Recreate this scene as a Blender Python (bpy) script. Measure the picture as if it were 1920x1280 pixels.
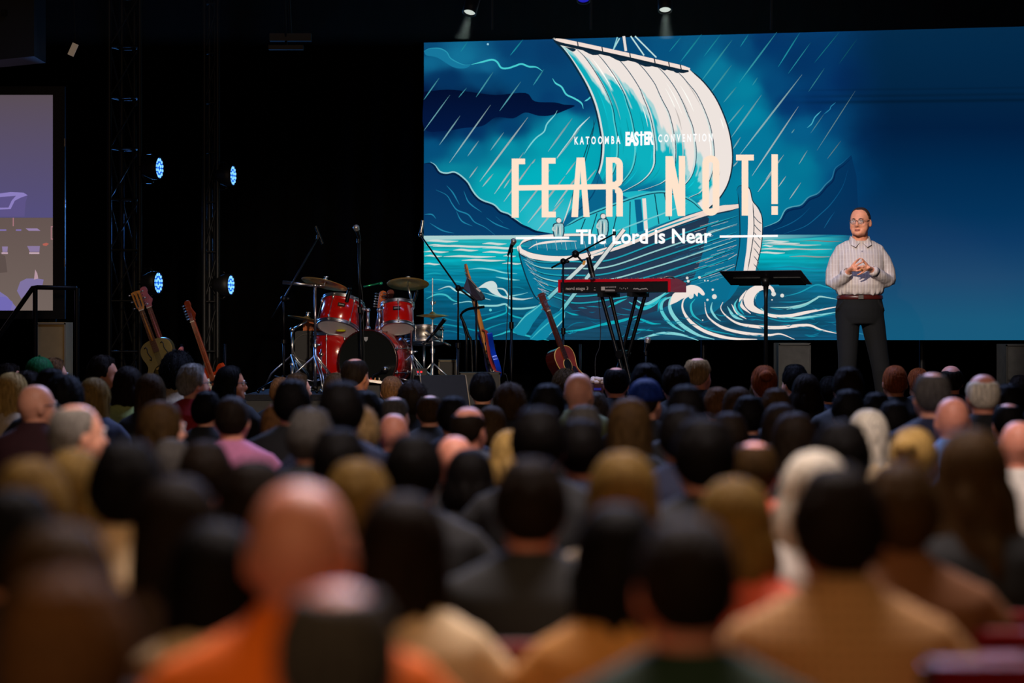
import bpy, bmesh, math, random
import numpy as np
from mathutils import Vector, Matrix, Euler

for o in list(bpy.data.objects):
    bpy.data.objects.remove(o, do_unlink=True)
SC = bpy.context.scene
COL = SC.collection
R = math.radians
PI = math.pi
random.seed(7)

# ------------------------------------------------------------------ camera, world, lights
EYE = 1.56            # camera height
F = 4533.0            # focal length in pixels of the 1920 wide frame
HOR = 623.0           # pixel row of the horizon
cam_d = bpy.data.cameras.new('camera')
cam = bpy.data.objects.new('camera', cam_d)
COL.objects.link(cam)
cam.location = (0, 0, EYE)
cam.rotation_euler = (R(90), 0, 0)
cam_d.sensor_width = 36.0
cam_d.lens = F / 1920 * 36
cam_d.shift_y = (HOR - 640) / 1920
cam_d.clip_start = 0.05
cam_d.clip_end = 200
cam_d.dof.use_dof = True
cam_d.dof.focus_distance = 20.4
cam_d.dof.aperture_fstop = 1.45
SC.camera = cam

world = bpy.data.worlds.new('dark_hall')
SC.world = world
world.use_nodes = True
bgn = world.node_tree.nodes['Background']
bgn.inputs[0].default_value = (0.35, 0.45, 1.0, 1)
bgn.inputs[1].default_value = 0.0006

SC.view_settings.view_transform = 'Standard'
SC.view_settings.look = 'None'
SC.view_settings.exposure = 0.0
SC.view_settings.gamma = 1.0
SC.view_settings.use_curve_mapping = False

def light(kind, name, loc, target, energy, color, size=1.0, spot=None, blend=0.3, size_y=None):
    d = bpy.data.lights.new(name, kind)
    d.energy = energy
    d.color = color
    if kind == 'AREA':
        d.size = size
        if size_y:
            d.shape = 'RECTANGLE'; d.size_y = size_y
    elif kind == 'SPOT':
        d.shadow_soft_size = size
        d.spot_size = R(spot); d.spot_blend = blend
    else:
        d.shadow_soft_size = size
    o = bpy.data.objects.new(name, d)
    COL.objects.link(o)
    o.location = loc
    v = Vector(target) - Vector(loc)
    o.rotation_euler = v.to_track_quat('-Z', 'Y').to_euler()
    return o

# front of house spots that light the stage
light('SPOT', 'key_spot', (-1.0, 8.5, 6.6), (2.95, 20.4, 1.9), 6400, (1.0, 0.86, 0.76), 0.12, 11, 0.5)
light('SPOT', 'kit_spot', (0.6, 5.0, 3.7), (-1.35, 21.2, 1.6), 3600, (1.0, 0.80, 0.62), 0.12, 13, 0.6)
light('SPOT', 'piano_spot', (0.2, 6.0, 4.6), (0.85, 21.0, 1.75), 3400, (1.0, 0.84, 0.76), 0.12, 7, 0.6)
light('SPOT', 'guitar_spot', (-2.0, 9.0, 6.6), (-3.0, 21.3, 1.5), 650, (1.0, 0.76, 0.48), 0.12, 9, 0.6)
# blue side wash and cool back wash from the stage rig over the audience
light('AREA', 'blue_side_wash', (-3.6, 24.2, 2.6), (-0.9, 21.2, 1.7), 45, (0.10, 0.35, 1.0), 0.5)
light('AREA', 'stage_back_wash', (0.3, 18.6, 6.4), (0.0, 10.0, 1.2), 900, (0.40, 0.52, 1.0), 6.0, size_y=0.6)
light('AREA', 'front_row_house_light', (0.5, 7.8, 6.2), (0.3, 4.6, 1.2), 620, (1.0, 0.84, 0.80), 2.6, size_y=1.2)
# warm house lights above and behind the photographer
light('AREA', 'warm_house_light', (-1.0, -2.5, 4.6), (0.3, 6.5, 1.0), 130, (1.0, 0.62, 0.32), 2.5, size_y=1.2)
light('AREA', 'warm_aisle_light', (2.0, 3.5, 6.7), (0.5, 12.0, 1.0), 45, (1.0, 0.66, 0.36), 2.0, size_y=1.2)

# ------------------------------------------------------------------ helpers
def P(px, py, d):
    """point that the photograph shows at pixel px,py when it stands d metres ahead"""
    return Vector(((px - 960) / F * d, d, EYE - (py - HOR) / F * d))

def s2l(c):
    c = c / 255.0
    return c / 12.92 if c <= 0.04045 else ((c + 0.055) / 1.055) ** 2.4

def L(r, g, b):
    return (s2l(r), s2l(g), s2l(b), 1.0)

_mats = {}
def mat(name, rgb, rough=0.6, metal=0.0, spec=0.4, noise=0.0, nscale=20.0, bump=0.0, emit=None, estr=1.0, coat=0.0, stretch=(1, 1, 1), sheen=0.0):
    if name in _mats:
        return _mats[name]
    m = bpy.data.materials.new(name)
    m.use_nodes = True
    nt = m.node_tree
    b = nt.nodes['Principled BSDF']
    col = L(*rgb)
    b.inputs['Base Color'].default_value = col
    b.inputs['Roughness'].default_value = rough
    b.inputs['Metallic'].default_value = metal
    b.inputs['Specular IOR Level'].default_value = spec
    b.inputs['Coat Weight'].default_value = coat
    if sheen:
        b.inputs['Sheen Weight'].default_value = sheen
    if noise or bump:
        tc = nt.nodes.new('ShaderNodeTexCoord')
        mp = nt.nodes.new('ShaderNodeMapping')
        mp.inputs['Scale'].default_value = stretch
        nz = nt.nodes.new('ShaderNodeTexNoise')
        nz.inputs['Scale'].default_value = nscale
        nz.inputs['Detail'].default_value = 4
        nt.links.new(tc.outputs['Object'], mp.inputs['Vector'])
        nt.links.new(mp.outputs['Vector'], nz.inputs['Vector'])
        if noise:
            rp = nt.nodes.new('ShaderNodeValToRGB')
            rp.color_ramp.elements[0].position = 0.3
            rp.color_ramp.elements[1].position = 0.7
            lo = tuple(c * (1 - noise) for c in col[:3]) + (1,)
            hi = tuple(min(1, c * (1 + noise)) for c in col[:3]) + (1,)
            rp.color_ramp.elements[0].color = lo
            rp.color_ramp.elements[1].color = hi
            nt.links.new(nz.outputs['Fac'], rp.inputs['Fac'])
            nt.links.new(rp.outputs['Color'], b.inputs['Base Color'])
        if bump:
            bp = nt.nodes.new('ShaderNodeBump')
            bp.inputs['Strength'].default_value = bump
            bp.inputs['Distance'].default_value = 0.004
            nt.links.new(nz.outputs['Fac'], bp.inputs['Height'])
            nt.links.new(bp.outputs['Normal'], b.inputs['Normal'])
    if emit:
        b.inputs['Emission Color'].default_value = L(*emit)
        b.inputs['Emission Strength'].default_value = estr
    _mats[name] = m
    return m

def screen_mat(name, strength=1.0):
    """light emitting picture surface; the picture is the mesh's own colour attribute"""
    m = bpy.data.materials.new(name)
    m.use_nodes = True
    nt = m.node_tree
    b = nt.nodes['Principled BSDF']
    at = nt.nodes.new('ShaderNodeAttribute')
    at.attribute_name = 'Picture'
    b.inputs['Base Color'].default_value = (0.004, 0.004, 0.004, 1)
    b.inputs['Roughness'].default_value = 1.0
    b.inputs['Specular IOR Level'].default_value = 0.0
    nt.links.new(at.outputs['Color'], b.inputs['Emission Color'])
    b.inputs['Emission Strength'].default_value = strength
    return m

def tag(o, label=None, cat=None, group=None, kind=None):
    if label: o['label'] = label
    if cat: o['category'] = cat
    if group: o['group'] = group
    if kind: o['kind'] = kind
    return o

def empty(name, loc, label=None, cat=None, group=None, rz=0.0, kind=None):
    o = bpy.data.objects.new(name, None)
    COL.objects.link(o)
    o.location = loc
    o.rotation_euler = (0, 0, rz)
    o.empty_display_size = 0.1
    return tag(o, label, cat, group, kind)

def link_mesh(name, me, mats, parent=None, smooth=True):
    o = bpy.data.objects.new(name, me)
    COL.objects.link(o)
    if mats is not None and len(me.materials) == 0:
        for m in (mats if isinstance(mats, (list, tuple)) else [mats]):
            me.materials.append(m)
    if parent is not None:
        o.parent = parent
    return o

def basis(p0, p1):
    z = (Vector(p1) - Vector(p0))
    ln = z.length
    z = z.normalized() if ln > 1e-9 else Vector((0, 0, 1))
    a = Vector((0, 0, 1)) if abs(z.z) < 0.95 else Vector((1, 0, 0))
    x = a.cross(z).normalized()
    y = z.cross(x)
    return x, y, z, ln

class MB:
    """collects shapes for ONE mesh object. inv maps world points into the parent's space."""
    def __init__(s):
        s.v = []; s.f = []; s.sm = []; s.mi = []; s.M = None; s.m = 0
    def _add(s, vs, fs, smooth):
        b = len(s.v)
        if s.M is not None:
            vs = [s.M @ Vector(p) for p in vs]
        s.v += [tuple(p) for p in vs]
        for f in fs:
            s.f.append([i + b for i in f]); s.sm.append(smooth); s.mi.append(s.m)
        return s
    def box(s, c, size, rot=None):
        hx, hy, hz = [q / 2 for q in size]
        m = Matrix.Identity(3) if rot is None else (rot.to_matrix() if isinstance(rot, Euler) else rot)
        c = Vector(c)
        vs = [c + m @ Vector((x * hx, y * hy, z * hz)) for x in (-1, 1) for y in (-1, 1) for z in (-1, 1)]
        fs = [(0, 1, 3, 2), (4, 6, 7, 5), (0, 4, 5, 1), (2, 3, 7, 6), (0, 2, 6, 4), (1, 5, 7, 3)]
        return s._add(vs, fs, False)
    def cyl(s, p0, p1, r0, r1=None, n=12, caps=True):
        r1 = r0 if r1 is None else r1
        x, y, z, ln = basis(p0, p1)
        p0 = Vector(p0); p1 = Vector(p1)
        vs = []; fs = []
        for k in range(n):
            a = 2 * PI * k / n
            d = x * math.cos(a) + y * math.sin(a)
            vs.append(p0 + d * r0); vs.append(p1 + d * r1)
        for k in range(n):
            j = (k + 1) % n
            fs.append((2 * k, 2 * j, 2 * j + 1, 2 * k + 1))
        s._add(vs, fs, True)
        if caps:
            s._add(vs, [[2 * k for k in range(n)][::-1], [2 * k + 1 for k in range(n)]], False)
        return s
    def tube(s, pts, r, n=8, caps=True):
        pts = [Vector(p) for p in pts]
        rs = r if isinstance(r, (list, tuple)) else [r] * len(pts)
        x, y, z, _ = basis(pts[0], pts[1])
        vs = []; fs = []
        for i, p in enumerate(pts):
            t = (pts[min(i + 1, len(pts) - 1)] - pts[max(i - 1, 0)]).normalized()
            x = (x - t * x.dot(t)).normalized()
            y = t.cross(x)
            rr = rs[i]
            ra, rb = (rr if isinstance(rr, tuple) else (rr, rr))
            for k in range(n):
                a = 2 * PI * k / n
                vs.append(p + x * (math.cos(a) * ra) + y * (math.sin(a) * rb))
        for i in range(len(pts) - 1):
            for k in range(n):
                j = (k + 1) % n
                fs.append((i * n + k, i * n + j, (i + 1) * n + j, (i + 1) * n + k))
        if caps:
            fs.append(list(range(n))[::-1]); fs.append([(len(pts) - 1) * n + k for k in range(n)])
        return s._add(vs, fs, True)
    def lathe(s, prof, p0=(0, 0, 0), p1=(0, 0, 1), n=24, smooth=True):
        x, y, z, _ = basis(p0, p1)
        p0 = Vector(p0)
        vs = []; fs = []
        for (r, h) in prof:
            for k in range(n):
                a = 2 * PI * k / n
                vs.append(p0 + z * h + (x * math.cos(a) + y * math.sin(a)) * r)
        for i in range(len(prof) - 1):
            for k in range(n):
                j = (k + 1) % n
                fs.append((i * n + k, i * n + j, (i + 1) * n + j, (i + 1) * n + k))
        return s._add(vs, fs, smooth)
    def ell(s, c, r, nu=16, nv=10, rot=None):
        c = Vector(c)
        if not isinstance(r, (tuple, list)): r = (r, r, r)
        vs = []; fs = []
        for i in range(nv + 1):
            e = PI * i / nv - PI / 2
            for k in range(nu):
                a = 2 * PI * k / nu
                p = Vector((r[0] * math.cos(e) * math.cos(a), r[1] * math.cos(e) * math.sin(a), r[2] * math.sin(e)))
                if rot is not None: p = rot @ p
                vs.append(c + p)
        for i in range(nv):
            for k in range(nu):
                j = (k + 1) % nu
                fs.append((i * nu + k, i * nu + j, (i + 1) * nu + j, (i + 1) * nu + k))
        return s._add(vs, fs, True)
    def prism(s, outline, th, M=None, smooth_side=False):
        """outline: list of (x,z); extruded from y=0 to y=th"""
        M = M or Matrix.Identity(4)
        n = len(outline)
        vs = [M @ Vector((x, 0, z)) for x, z in outline] + [M @ Vector((x, th, z)) for x, z in outline]
        s._add(vs, [list(range(n)), [n + k for k in range(n)][::-1]], False)
        return s._add(vs, [(k, n + k, n + (k + 1) % n, (k + 1) % n) for k in range(n)], smooth_side)
    def rings(s, rings, n=20, caps=True):
        """rings: (cx,cy,cz,rx,ry[,power]) stacked ellipses in horizontal planes"""
        vs = []; fs = []
        for rg in rings:
            cx, cy, cz, rx, ry = rg[:5]
            pw = rg[5] if len(rg) > 5 else 1.0
            for k in range(n):
                a = 2 * PI * k / n
                c_, s_ = math.cos(a), math.sin(a)
                vs.append((cx + rx * math.copysign(abs(c_) ** pw, c_), cy + ry * math.copysign(abs(s_) ** pw, s_), cz))
        for i in range(len(rings) - 1):
            for k in range(n):
                j = (k + 1) % n
                fs.append((i * n + k, i * n + j, (i + 1) * n + j, (i + 1) * n + k))
        if caps:
            fs.append(list(range(n))[::-1]); fs.append([(len(rings) - 1) * n + k for k in range(n)])
        return s._add(vs, fs, True)
    def mesh(s, name='m'):
        me = bpy.data.meshes.new(name)
        me.from_pydata(s.v, [], s.f)
        me.polygons.foreach_set('use_smooth', s.sm)
        me.polygons.foreach_set('material_index', s.mi)
        me.update()
        bm = bmesh.new(); bm.from_mesh(me)
        bmesh.ops.recalc_face_normals(bm, faces=bm.faces)
        bm.to_mesh(me); bm.free()
        return me
    def build(s, name, mats, parent=None, world=True, kind=None, label=None):
        """world=True: points were given in world space, moved into the parent's space"""
        me = s.mesh(name)
        o = link_mesh(name, me, mats, parent)
        if parent is not None and world:
            inv = local_inv(parent)
            me.transform(inv)
        if kind: o['kind'] = kind
        if label: o['label'] = label
        return o

def local_inv(o):
    M = Matrix.Identity(4)
    chain = []
    while o is not None:
        chain.append(o); o = o.parent
    for q in reversed(chain):
        M = M @ Matrix.LocRotScale(q.location, q.rotation_euler, q.scale)
    return M.inverted()

def fused(mb, voxel, smooth=6, name='fused'):
    """melt the overlapping shapes of one builder into one continuous skin"""
    me = mb.mesh(name)
    o = bpy.data.objects.new(name, me)
    COL.objects.link(o)
    r = o.modifiers.new('r', 'REMESH'); r.mode = 'VOXEL'; r.voxel_size = voxel
    if smooth:
        sm = o.modifiers.new('s', 'SMOOTH'); sm.factor = 0.5; sm.iterations = smooth
    dg = bpy.context.evaluated_depsgraph_get()
    me2 = bpy.data.meshes.new_from_object(o.evaluated_get(dg))
    bpy.data.objects.remove(o, do_unlink=True)
    bpy.data.meshes.remove(me)
    me2.polygons.foreach_set('use_smooth', [True] * len(me2.polygons))
    me2.name = name
    me2.materials.clear()
    return me2

def crom(pts, k=6):
    """Catmull-Rom through 2-D or 3-D points"""
    pts = [np.array(p, float) for p in pts]
    if len(pts) < 3: return [tuple(p) for p in pts]
    out = []
    for i in range(len(pts) - 1):
        p0 = pts[i - 1] if i > 0 else 2 * pts[0] - pts[1]
        p1, p2 = pts[i], pts[i + 1]
        p3 = pts[i + 2] if i + 2 < len(pts) else 2 * pts[-1] - pts[-2]
        for j in range(k):
            t = j / k
            out.append(tuple(0.5 * ((2 * p1) + (-p0 + p2) * t + (2 * p0 - 5 * p1 + 4 * p2 - p3) * t * t + (-p0 + 3 * p1 - 3 * p2 + p3) * t ** 3)))
    out.append(tuple(pts[-1]))
    return out

# ------------------------------------------------------------------ materials
M_black = mat('black_paint', (14, 14, 15), 0.55, noise=0.3, nscale=8)
M_blackmetal = mat('black_metal', (16, 16, 18), 0.4, 0.6)
M_blackrubber = mat('black_rubber', (10, 10, 10), 0.8)
M_drape = mat('black_drape', (5, 5, 6), 0.95, spec=0.05, noise=0.4, nscale=3)
M_chrome = mat('chrome', (215, 215, 220), 0.28, 1.0)
M_steel = mat('brushed_steel', (150, 148, 145), 0.3, 1.0, noise=0.15, nscale=60)
M_brass = mat('cymbal_bronze', (214, 176, 100), 0.42, 0.75, noise=0.15, nscale=30)
M_red = mat('red_lacquer', (190, 18, 12), 0.18, 0.0, 0.6, noise=0.15, nscale=4, coat=0.7)
M_skinhead = mat('white_drum_skin', (228, 228, 232), 0.45)
M_cable = mat('cable_black', (12, 12, 12), 0.5)
# ------------------------------------------------------------------ setting
def struct(name, mb, m, parent=None):
    o = mb.build(name, m, parent)
    if parent is None: o['kind'] = 'structure'
    return o

M_floor = mat('dark_carpet', (20, 17, 17), 0.95, noise=0.4, nscale=40, bump=0.3)
M_wall = mat('dark_wall', (12, 12, 15), 0.9, noise=0.2, nscale=4)
M_ceil = mat('dark_ceiling', (9, 9, 16), 0.9, noise=0.2, nscale=2)
M_stage = mat('black_stage_deck', (16, 15, 15), 0.5, noise=0.3, nscale=12)
SZ = 0.84      # stage deck height
b = MB(); b.box((0, 11, -0.05), (24, 34, 0.1)); struct('floor', b, M_floor)
b = MB(); b.box((0, 11, 8.05), (24, 34, 0.1)); struct('ceiling', b, M_ceil)
b = MB(); b.box((-12.05, 11, 4), (0.1, 34, 8)); struct('wall_left', b, M_wall)
b = MB(); b.box((12.05, 11, 4), (0.1, 34, 8)); struct('wall_right', b, M_wall)
b = MB(); b.box((0, 28.05, 4), (24.2, 0.1, 8)); struct('wall_far', b, M_wall)
b = MB(); b.box((0, -6.05, 4), (24.2, 0.1, 8)); struct('wall_near', b, M_wall)

st = empty('stage', (0, 19.6, 0), 'low black stage platform under the band gear and the standing speaker', 'stage')
b = MB(); b.box((0.8, 22.8, SZ - 0.02), (13.6, 6.4, 0.04)); b.build('deck', M_stage, st)
b = MB(); b.box((0.8, 19.66, SZ / 2 - 0.02), (13.5, 0.04, SZ - 0.04)); b.build('front_skirt', M_drape, st)
for xx in (-5.95, 7.55):
    b = MB(); b.box((xx, 22.8, SZ / 2 - 0.02), (0.04, 6.3, SZ - 0.04)); b.build('side_skirt', M_drape, st)

rs = empty('drum_riser', (-1.35, 21.6, SZ), 'low black carpeted riser under the red drum kit', 'riser')
RZ = SZ + 0.19
b = MB(); b.box((-1.36, 21.65, SZ + 0.165), (1.86, 2.1, 0.05)); b.build('carpet_top', mat('riser_carpet', (26, 24, 22), 0.95, noise=0.4, nscale=60, bump=0.4), rs)
b = MB(); b.box((-1.36, 21.65, SZ + 0.07), (1.82, 2.06, 0.138)); b.build('frame', M_black, rs)

# pleated backdrop curtain
def curtain(name, x0, x1, y, z0, z1, label):
    b = MB()
    n = int(abs(x1 - x0) / 0.045)
    vs = []
    for i in range(n + 1):
        x = x0 + (x1 - x0) * i / n
        yy = y + 0.05 * math.sin(i * 0.9) + 0.02 * math.sin(i * 0.37)
        vs += [(x, yy, z0), (x, yy + 0.02 * math.sin(i * 0.5), z1)]
    b._add(vs, [(2 * i, 2 * i + 2, 2 * i + 3, 2 * i + 1) for i in range(n)], True)
    o = b.build(name, M_drape)
    md = o.modifiers.new('t', 'SOLIDIFY'); md.thickness = 0.008
    return tag(o, label, 'curtain')
curtain('backdrop_curtain', -6.0, 7.6, 25.4, SZ + 0.01, 7.5, 'full height black pleated curtain closing off the back of the stage')

# ------------------------------------------------------------------ LED wall
SA = Vector((-0.826, 22.7, 0)); SB = Vector((4.55, 21.5, 0))
ST = (SB - SA).normalized()
SN = Vector((ST.y, -ST.x, 0))                # faces the audience
if SN.y > 0: SN = -SN
SCR_L = 8.0
ZB, ZT = 1.492, 4.279
def scr_uv(px, py):
    """photo pixel -> metres on the screen plane (u to the right, z up)"""
    dx = (px - 960) / F
    t = (SA.x * SN.x + SA.y * SN.y) / (dx * SN.x + SN.y)
    x, y = dx * t, t
    return (x - SA.x) * ST.x + (y - SA.y) * ST.y, EYE - (py - HOR) / F * t
def scr_pos(u, z, layer=0.0):
    p = SA + ST * u + SN * (0.002 + layer * 0.002)
    return (p.x, p.y, z)
def uv_px(u, z):
    x = SA.x + ST.x * u; y = SA.y + ST.y * u
    return 960 + x / y * F, HOR + (EYE - z) / y * F

led = empty('led_wall', (SA.x + ST.x * 4, SA.y + ST.y * 4, SZ), 'huge LED video wall showing a storm-tossed sailing boat behind the stage', 'screen')
b = MB()
rotz = math.atan2(ST.y, ST.x)
cc = SA + ST * (SCR_L / 2) - SN * 0.06
b.box((cc.x, cc.y, (ZB + ZT) / 2), (SCR_L, 0.12, ZT - ZB), Euler((0, 0, rotz)))
b.build('cabinet', M_black, led)
b = MB()
for u in (0.6, 2.6, 4.6, 6.6):
    q = SA + ST * u - SN * 0.3
    b.cyl((q.x, q.y, SZ), (q.x, q.y, ZB + 1.0), 0.03)
    b.cyl((q.x, q.y, ZB + 0.3), tuple((SA + ST * u - SN * 0.11)[:2]) + (ZB + 0.3,), 0.03)
    b.box((q.x, q.y, SZ + 0.02), (0.5, 0.5, 0.04))
b.build('ground_support', M_blackmetal, led)
M_led = screen_mat('led_picture', 1.0)

def vnoise(x, y, seed=0):
    xi = np.floor(x).astype(int); yi = np.floor(y).astype(int)
    xf = x - xi; yf = y - yi
    def h(a, c):
        n = np.sin(a * 127.1 + c * 311.7 + seed * 74.7) * 43758.5453
        return n - np.floor(n)
    u = xf * xf * (3 - 2 * xf); v = yf * yf * (3 - 2 * yf)
    return (h(xi, yi) * (1 - u) + h(xi + 1, yi) * u) * (1 - v) + (h(xi, yi + 1) * (1 - u) + h(xi + 1, yi + 1) * u) * v
def fbm(x, y, seed=0):
    return sum(vnoise(x * 2 ** k, y * 2 ** k, seed + k) / 2 ** (k + 1) for k in range(4))
def lin(a):
    a = np.clip(a, 0, 255) / 255.0
    return np.where(a <= 0.04045, a / 12.92, ((a + 0.055) / 1.055) ** 2.4)
def sstep(a, b_, x):
    t = np.clip((x - a) / (b_ - a), 0, 1)
    return t * t * (3 - 2 * t)

class Art:
    """flat coloured shapes lying on the picture plane"""
    def __init__(s, layer):
        s.v = []; s.f = []; s.c = []; s.lay = layer; s.n = 0
    def _l(s):
        s.n += 1
        return s.lay + s.n * 0.006
    def poly(s, pts, col, smooth=0):
        if smooth:
            pts = crom(list(pts) + [pts[0]], smooth)[:-1]
        l = s._l(); b_ = len(s.v)
        for p in pts:
            u, z = scr_uv(*p); s.v.append(scr_pos(u, z, l))
        s.f.append(list(range(b_, b_ + len(pts))))
        cols = [col] * len(pts) if not callable(col) else [col(*p) for p in pts]
        s.c += [tuple(float(q) for q in lin(np.array(c, float))) for c in cols]
        return s
    def stroke(s, pts, w, col, taper=0.25, sm=6, col2=None, tip=0.15):
        pts = crom(pts, sm)
        n = len(pts); l = s._l(); b_ = len(s.v)
        cum = [0]
        for i in range(1, n):
            cum.append(cum[-1] + math.hypot(pts[i][0] - pts[i - 1][0], pts[i][1] - pts[i - 1][1]))
        T = cum[-1] or 1
        for i, p in enumerate(pts):
            a = pts[max(0, i - 1)]; c = pts[min(n - 1, i + 1)]
            dx, dy = c[0] - a[0], c[1] - a[1]
            q = math.hypot(dx, dy) or 1
            t = cum[i] / T
            ww = w / 2
            if taper:
                ww *= tip + (1 - tip) * min(1, t / taper, (1 - t) / taper)
            nx, ny = -dy / q * ww, dx / q * ww
            cc = col if col2 is None else tuple(col[k] * (1 - t) + col2[k] * t for k in range(3))
            for sg in (-1, 1):
                u, z = scr_uv(p[0] + sg * nx, p[1] + sg * ny)
                s.v.append(scr_pos(u, z, l))
                s.c.append(tuple(float(k) for k in lin(np.array(cc, float))))
        for i in range(n - 1):
            s.f.append([b_ + 2 * i, b_ + 2 * i + 1, b_ + 2 * i + 3, b_ + 2 * i + 2])
        return s
    def grid(s, P2, C):
        """P2: (n,m,2) pixels; C: (n,m,3) srgb"""
        l = s._l(); b_ = len(s.v)
        n, m = P2.shape[:2]
        for i in range(n):
            for j in range(m):
                u, z = scr_uv(P2[i, j, 0], P2[i, j, 1]); s.v.append(scr_pos(u, z, l))
        s.c += [tuple(map(float, q)) for q in lin(C).reshape(-1, 3)]
        for i in range(n - 1):
            for j in range(m - 1):
                s.f.append([b_ + i * m + j, b_ + i * m + j + 1, b_ + (i + 1) * m + j + 1, b_ + (i + 1) * m + j])
        return s
    def disc(s, x, y, r, col):
        return s.poly([(x + r * math.cos(a * PI / 6), y + r * math.sin(a * PI / 6)) for a in range(12)], col)
    def build(s, name, parent):
        me = bpy.data.meshes.new(name)
        me.from_pydata(s.v, [], s.f)
        at = me.color_attributes.new('Picture', 'FLOAT_COLOR', 'POINT')
        arr = np.ones((len(s.v), 4), 'f'); arr[:, :3] = np.array(s.c)
        at.data.foreach_set('color', arr.ravel())
        me.update()
        o = link_mesh(name, me, M_led, parent)
        me.transform(local_inv(parent))
        return o

# ---- picture: sky, sea and the plain blue right side
ctl = [(800, 85, 8, 72, 115), (800, 108, 14, 100, 140), (860, 105, 18, 112, 150), (905, 125, 16, 98, 140), (960, 95, 6, 62, 108), (1030, 100, 6, 58, 104),
       (840, 150, 4, 48, 92), (900, 150, 6, 66, 110), (960, 145, 5, 70, 116), (1040, 150, 6, 66, 112), (800, 190, 2, 22, 62), (870, 195, 1, 17, 55), (930, 200, 2, 16, 52),
       (1000, 180, 6, 70, 115), (1030, 185, 5, 60, 108), (1085, 185, 6, 60, 110), (1060, 235, 8, 150, 172), (960, 240, 4, 62, 108), (820, 240, 3, 32, 76), (880, 245, 4, 50, 98),
       (810, 275, 4, 78, 122), (870, 280, 5, 110, 145), (950, 275, 5, 142, 165), (1020, 270, 4, 158, 176), (1090, 280, 3, 166, 182), (850, 320, 8, 130, 155), (930, 340, 5, 168, 180),
       (1000, 330, 2, 176, 190), (1060, 330, 0, 178, 190), (1000, 390, 30, 182, 196), (1020, 420, 60, 190, 204), (960, 400, 20, 178, 192), (1100, 420, 60, 195, 205), (1200, 400, 30, 185, 200),
       (1180, 100, 5, 70, 115), (1290, 90, 8, 88, 130), (1260, 85, 6, 80, 125), (1340, 130, 8, 118, 152), (1400, 170, 5, 128, 158), (1390, 90, 6, 75, 120), (1440, 80, 3, 52, 102), (1450, 160, 4, 70, 118), (1500, 110, 3, 50, 98), (1480, 190, 4, 52, 104),
       (1400, 220, 2, 130, 162), (1420, 270, 3, 118, 154), (1500, 240, 5, 92, 136), (1540, 190, 3, 48, 98), (1500, 310, 3, 118, 150), (1420, 350, 3, 132, 162), (1480, 370, 3, 120, 152), (1560, 290, 5, 90, 132), (1570, 230, 4, 70, 118), (1600, 150, 3, 42, 92),
       (1600, 330, 4, 68, 118), (1640, 260, 3, 50, 100), (1640, 400, 4, 54, 104), (1700, 90, 3, 42, 84), (1900, 90, 3, 40, 82), (1750, 200, 3, 32, 86), (1750, 300, 3, 44, 100), (1900, 250, 3, 44, 98), (1900, 400, 5, 58, 108), (1750, 420, 6, 58, 110),
       (1800, 500, 20, 72, 115), (1700, 560, 26, 78, 118), (1850, 600, 14, 84, 126), (1700, 630, 16, 84, 128), (1950, 500, 18, 70, 114)]
ctl = np.array(ctl, float)
def sky(px, py):
    wx = px + 26 * (fbm(px / 60, py / 60, 3) - 0.5); wy = py + 22 * (fbm(px / 50, py / 50, 9) - 0.5)
    d = ((wx[..., None] - ctl[:, 0]) ** 2 + ((wy[..., None] - ctl[:, 1]) * 1.25) ** 2 + 60) ** 1.7
    w = 1 / d
    return (w[..., None] * ctl[:, 2:]).sum(-2) / w.sum(-1)[..., None]
def picture(px, py):
    c = sky(px, py)
    # plain gradient of the right side
    gy = np.array([40, 150, 240, 320, 400, 450, 520, 600, 640])
    gr = np.stack([np.interp(py, gy, v) for v in ([2, 2, 1, 0, 3, 12, 26, 20, 18], [42, 37, 30, 42, 50, 56, 70, 86, 88], [74, 68, 64, 80, 90, 98, 108, 120, 122])], -1)
    gm = sstep(1540, 1680, px + 24 * (fbm(px / 40, py / 30, 11) - 0.5))[..., None]
    c = c * (1 - gm) + gr * gm
    # sea
    t = py - 441
    stops = np.array([0, 14, 40, 70, 100, 140, 195]); 
    rr = np.interp(t, stops, [60, 25, 2, 2, 3, 3, 5]); gg = np.interp(t, stops, [185, 176, 168, 135, 108, 92, 80]); bb = np.interp(t, stops, [190, 186, 178, 162, 140, 124, 114])
    sea = np.stack([rr, gg, bb], -1)
    slate = np.array([34., 64, 88]) - 0
    sw = (sstep(1030, 1080, px) * (1 - sstep(1420, 1560, px)) * sstep(80, 125, t))[..., None] * 0.85
    sea = sea * (1 - sw) + slate * sw
    low = sstep(60, 150, t)[..., None] * 0.35
    sea = sea * (1 - low) + np.array([6., 74, 104]) * low
    strk = fbm(px / 70, py / 3.0, 21) - 0.5
    sea = sea * (1 + 0.5 * strk[..., None])
    m = ((t > 0) * (1 - sstep(1530, 1640, px + 14 * fbm(px / 20, py / 8, 5))))[..., None]
    c = c * (1 - m) + sea * m
    band = np.exp(-((py - 190 + (px - 1700) * 0.012) / 3) ** 2) + 0.6 * np.exp(-((py - 179 + (px - 1700) * 0.012) / 2.6) ** 2) + 0.5 * np.exp(-((py - 167 + (px - 1700) * 0.012) / 1.6) ** 2)
    c *= (1 - 0.22 * band * sstep(1440, 1600, px))[..., None]
    return c
a = Art(0)
nu_, nz_ = 560, 260
us = np.linspace(0, SCR_L, nu_); zs = np.linspace(ZB, ZT, nz_)
U, Z = np.meshgrid(us, zs)
X_ = SA.x + ST.x * U; Y_ = SA.y + ST.y * U
PX = 960 + X_ / Y_ * F; PY = HOR + (EYE - Z) / Y_ * F
Cb = lin(picture(PX, PY))
for i in range(nz_):
    for j in range(nu_):
        a.v.append(scr_pos(U[i, j], Z[i, j], 0))
a.c = [tuple(map(float, q)) for q in Cb.reshape(-1, 3)]
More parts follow.
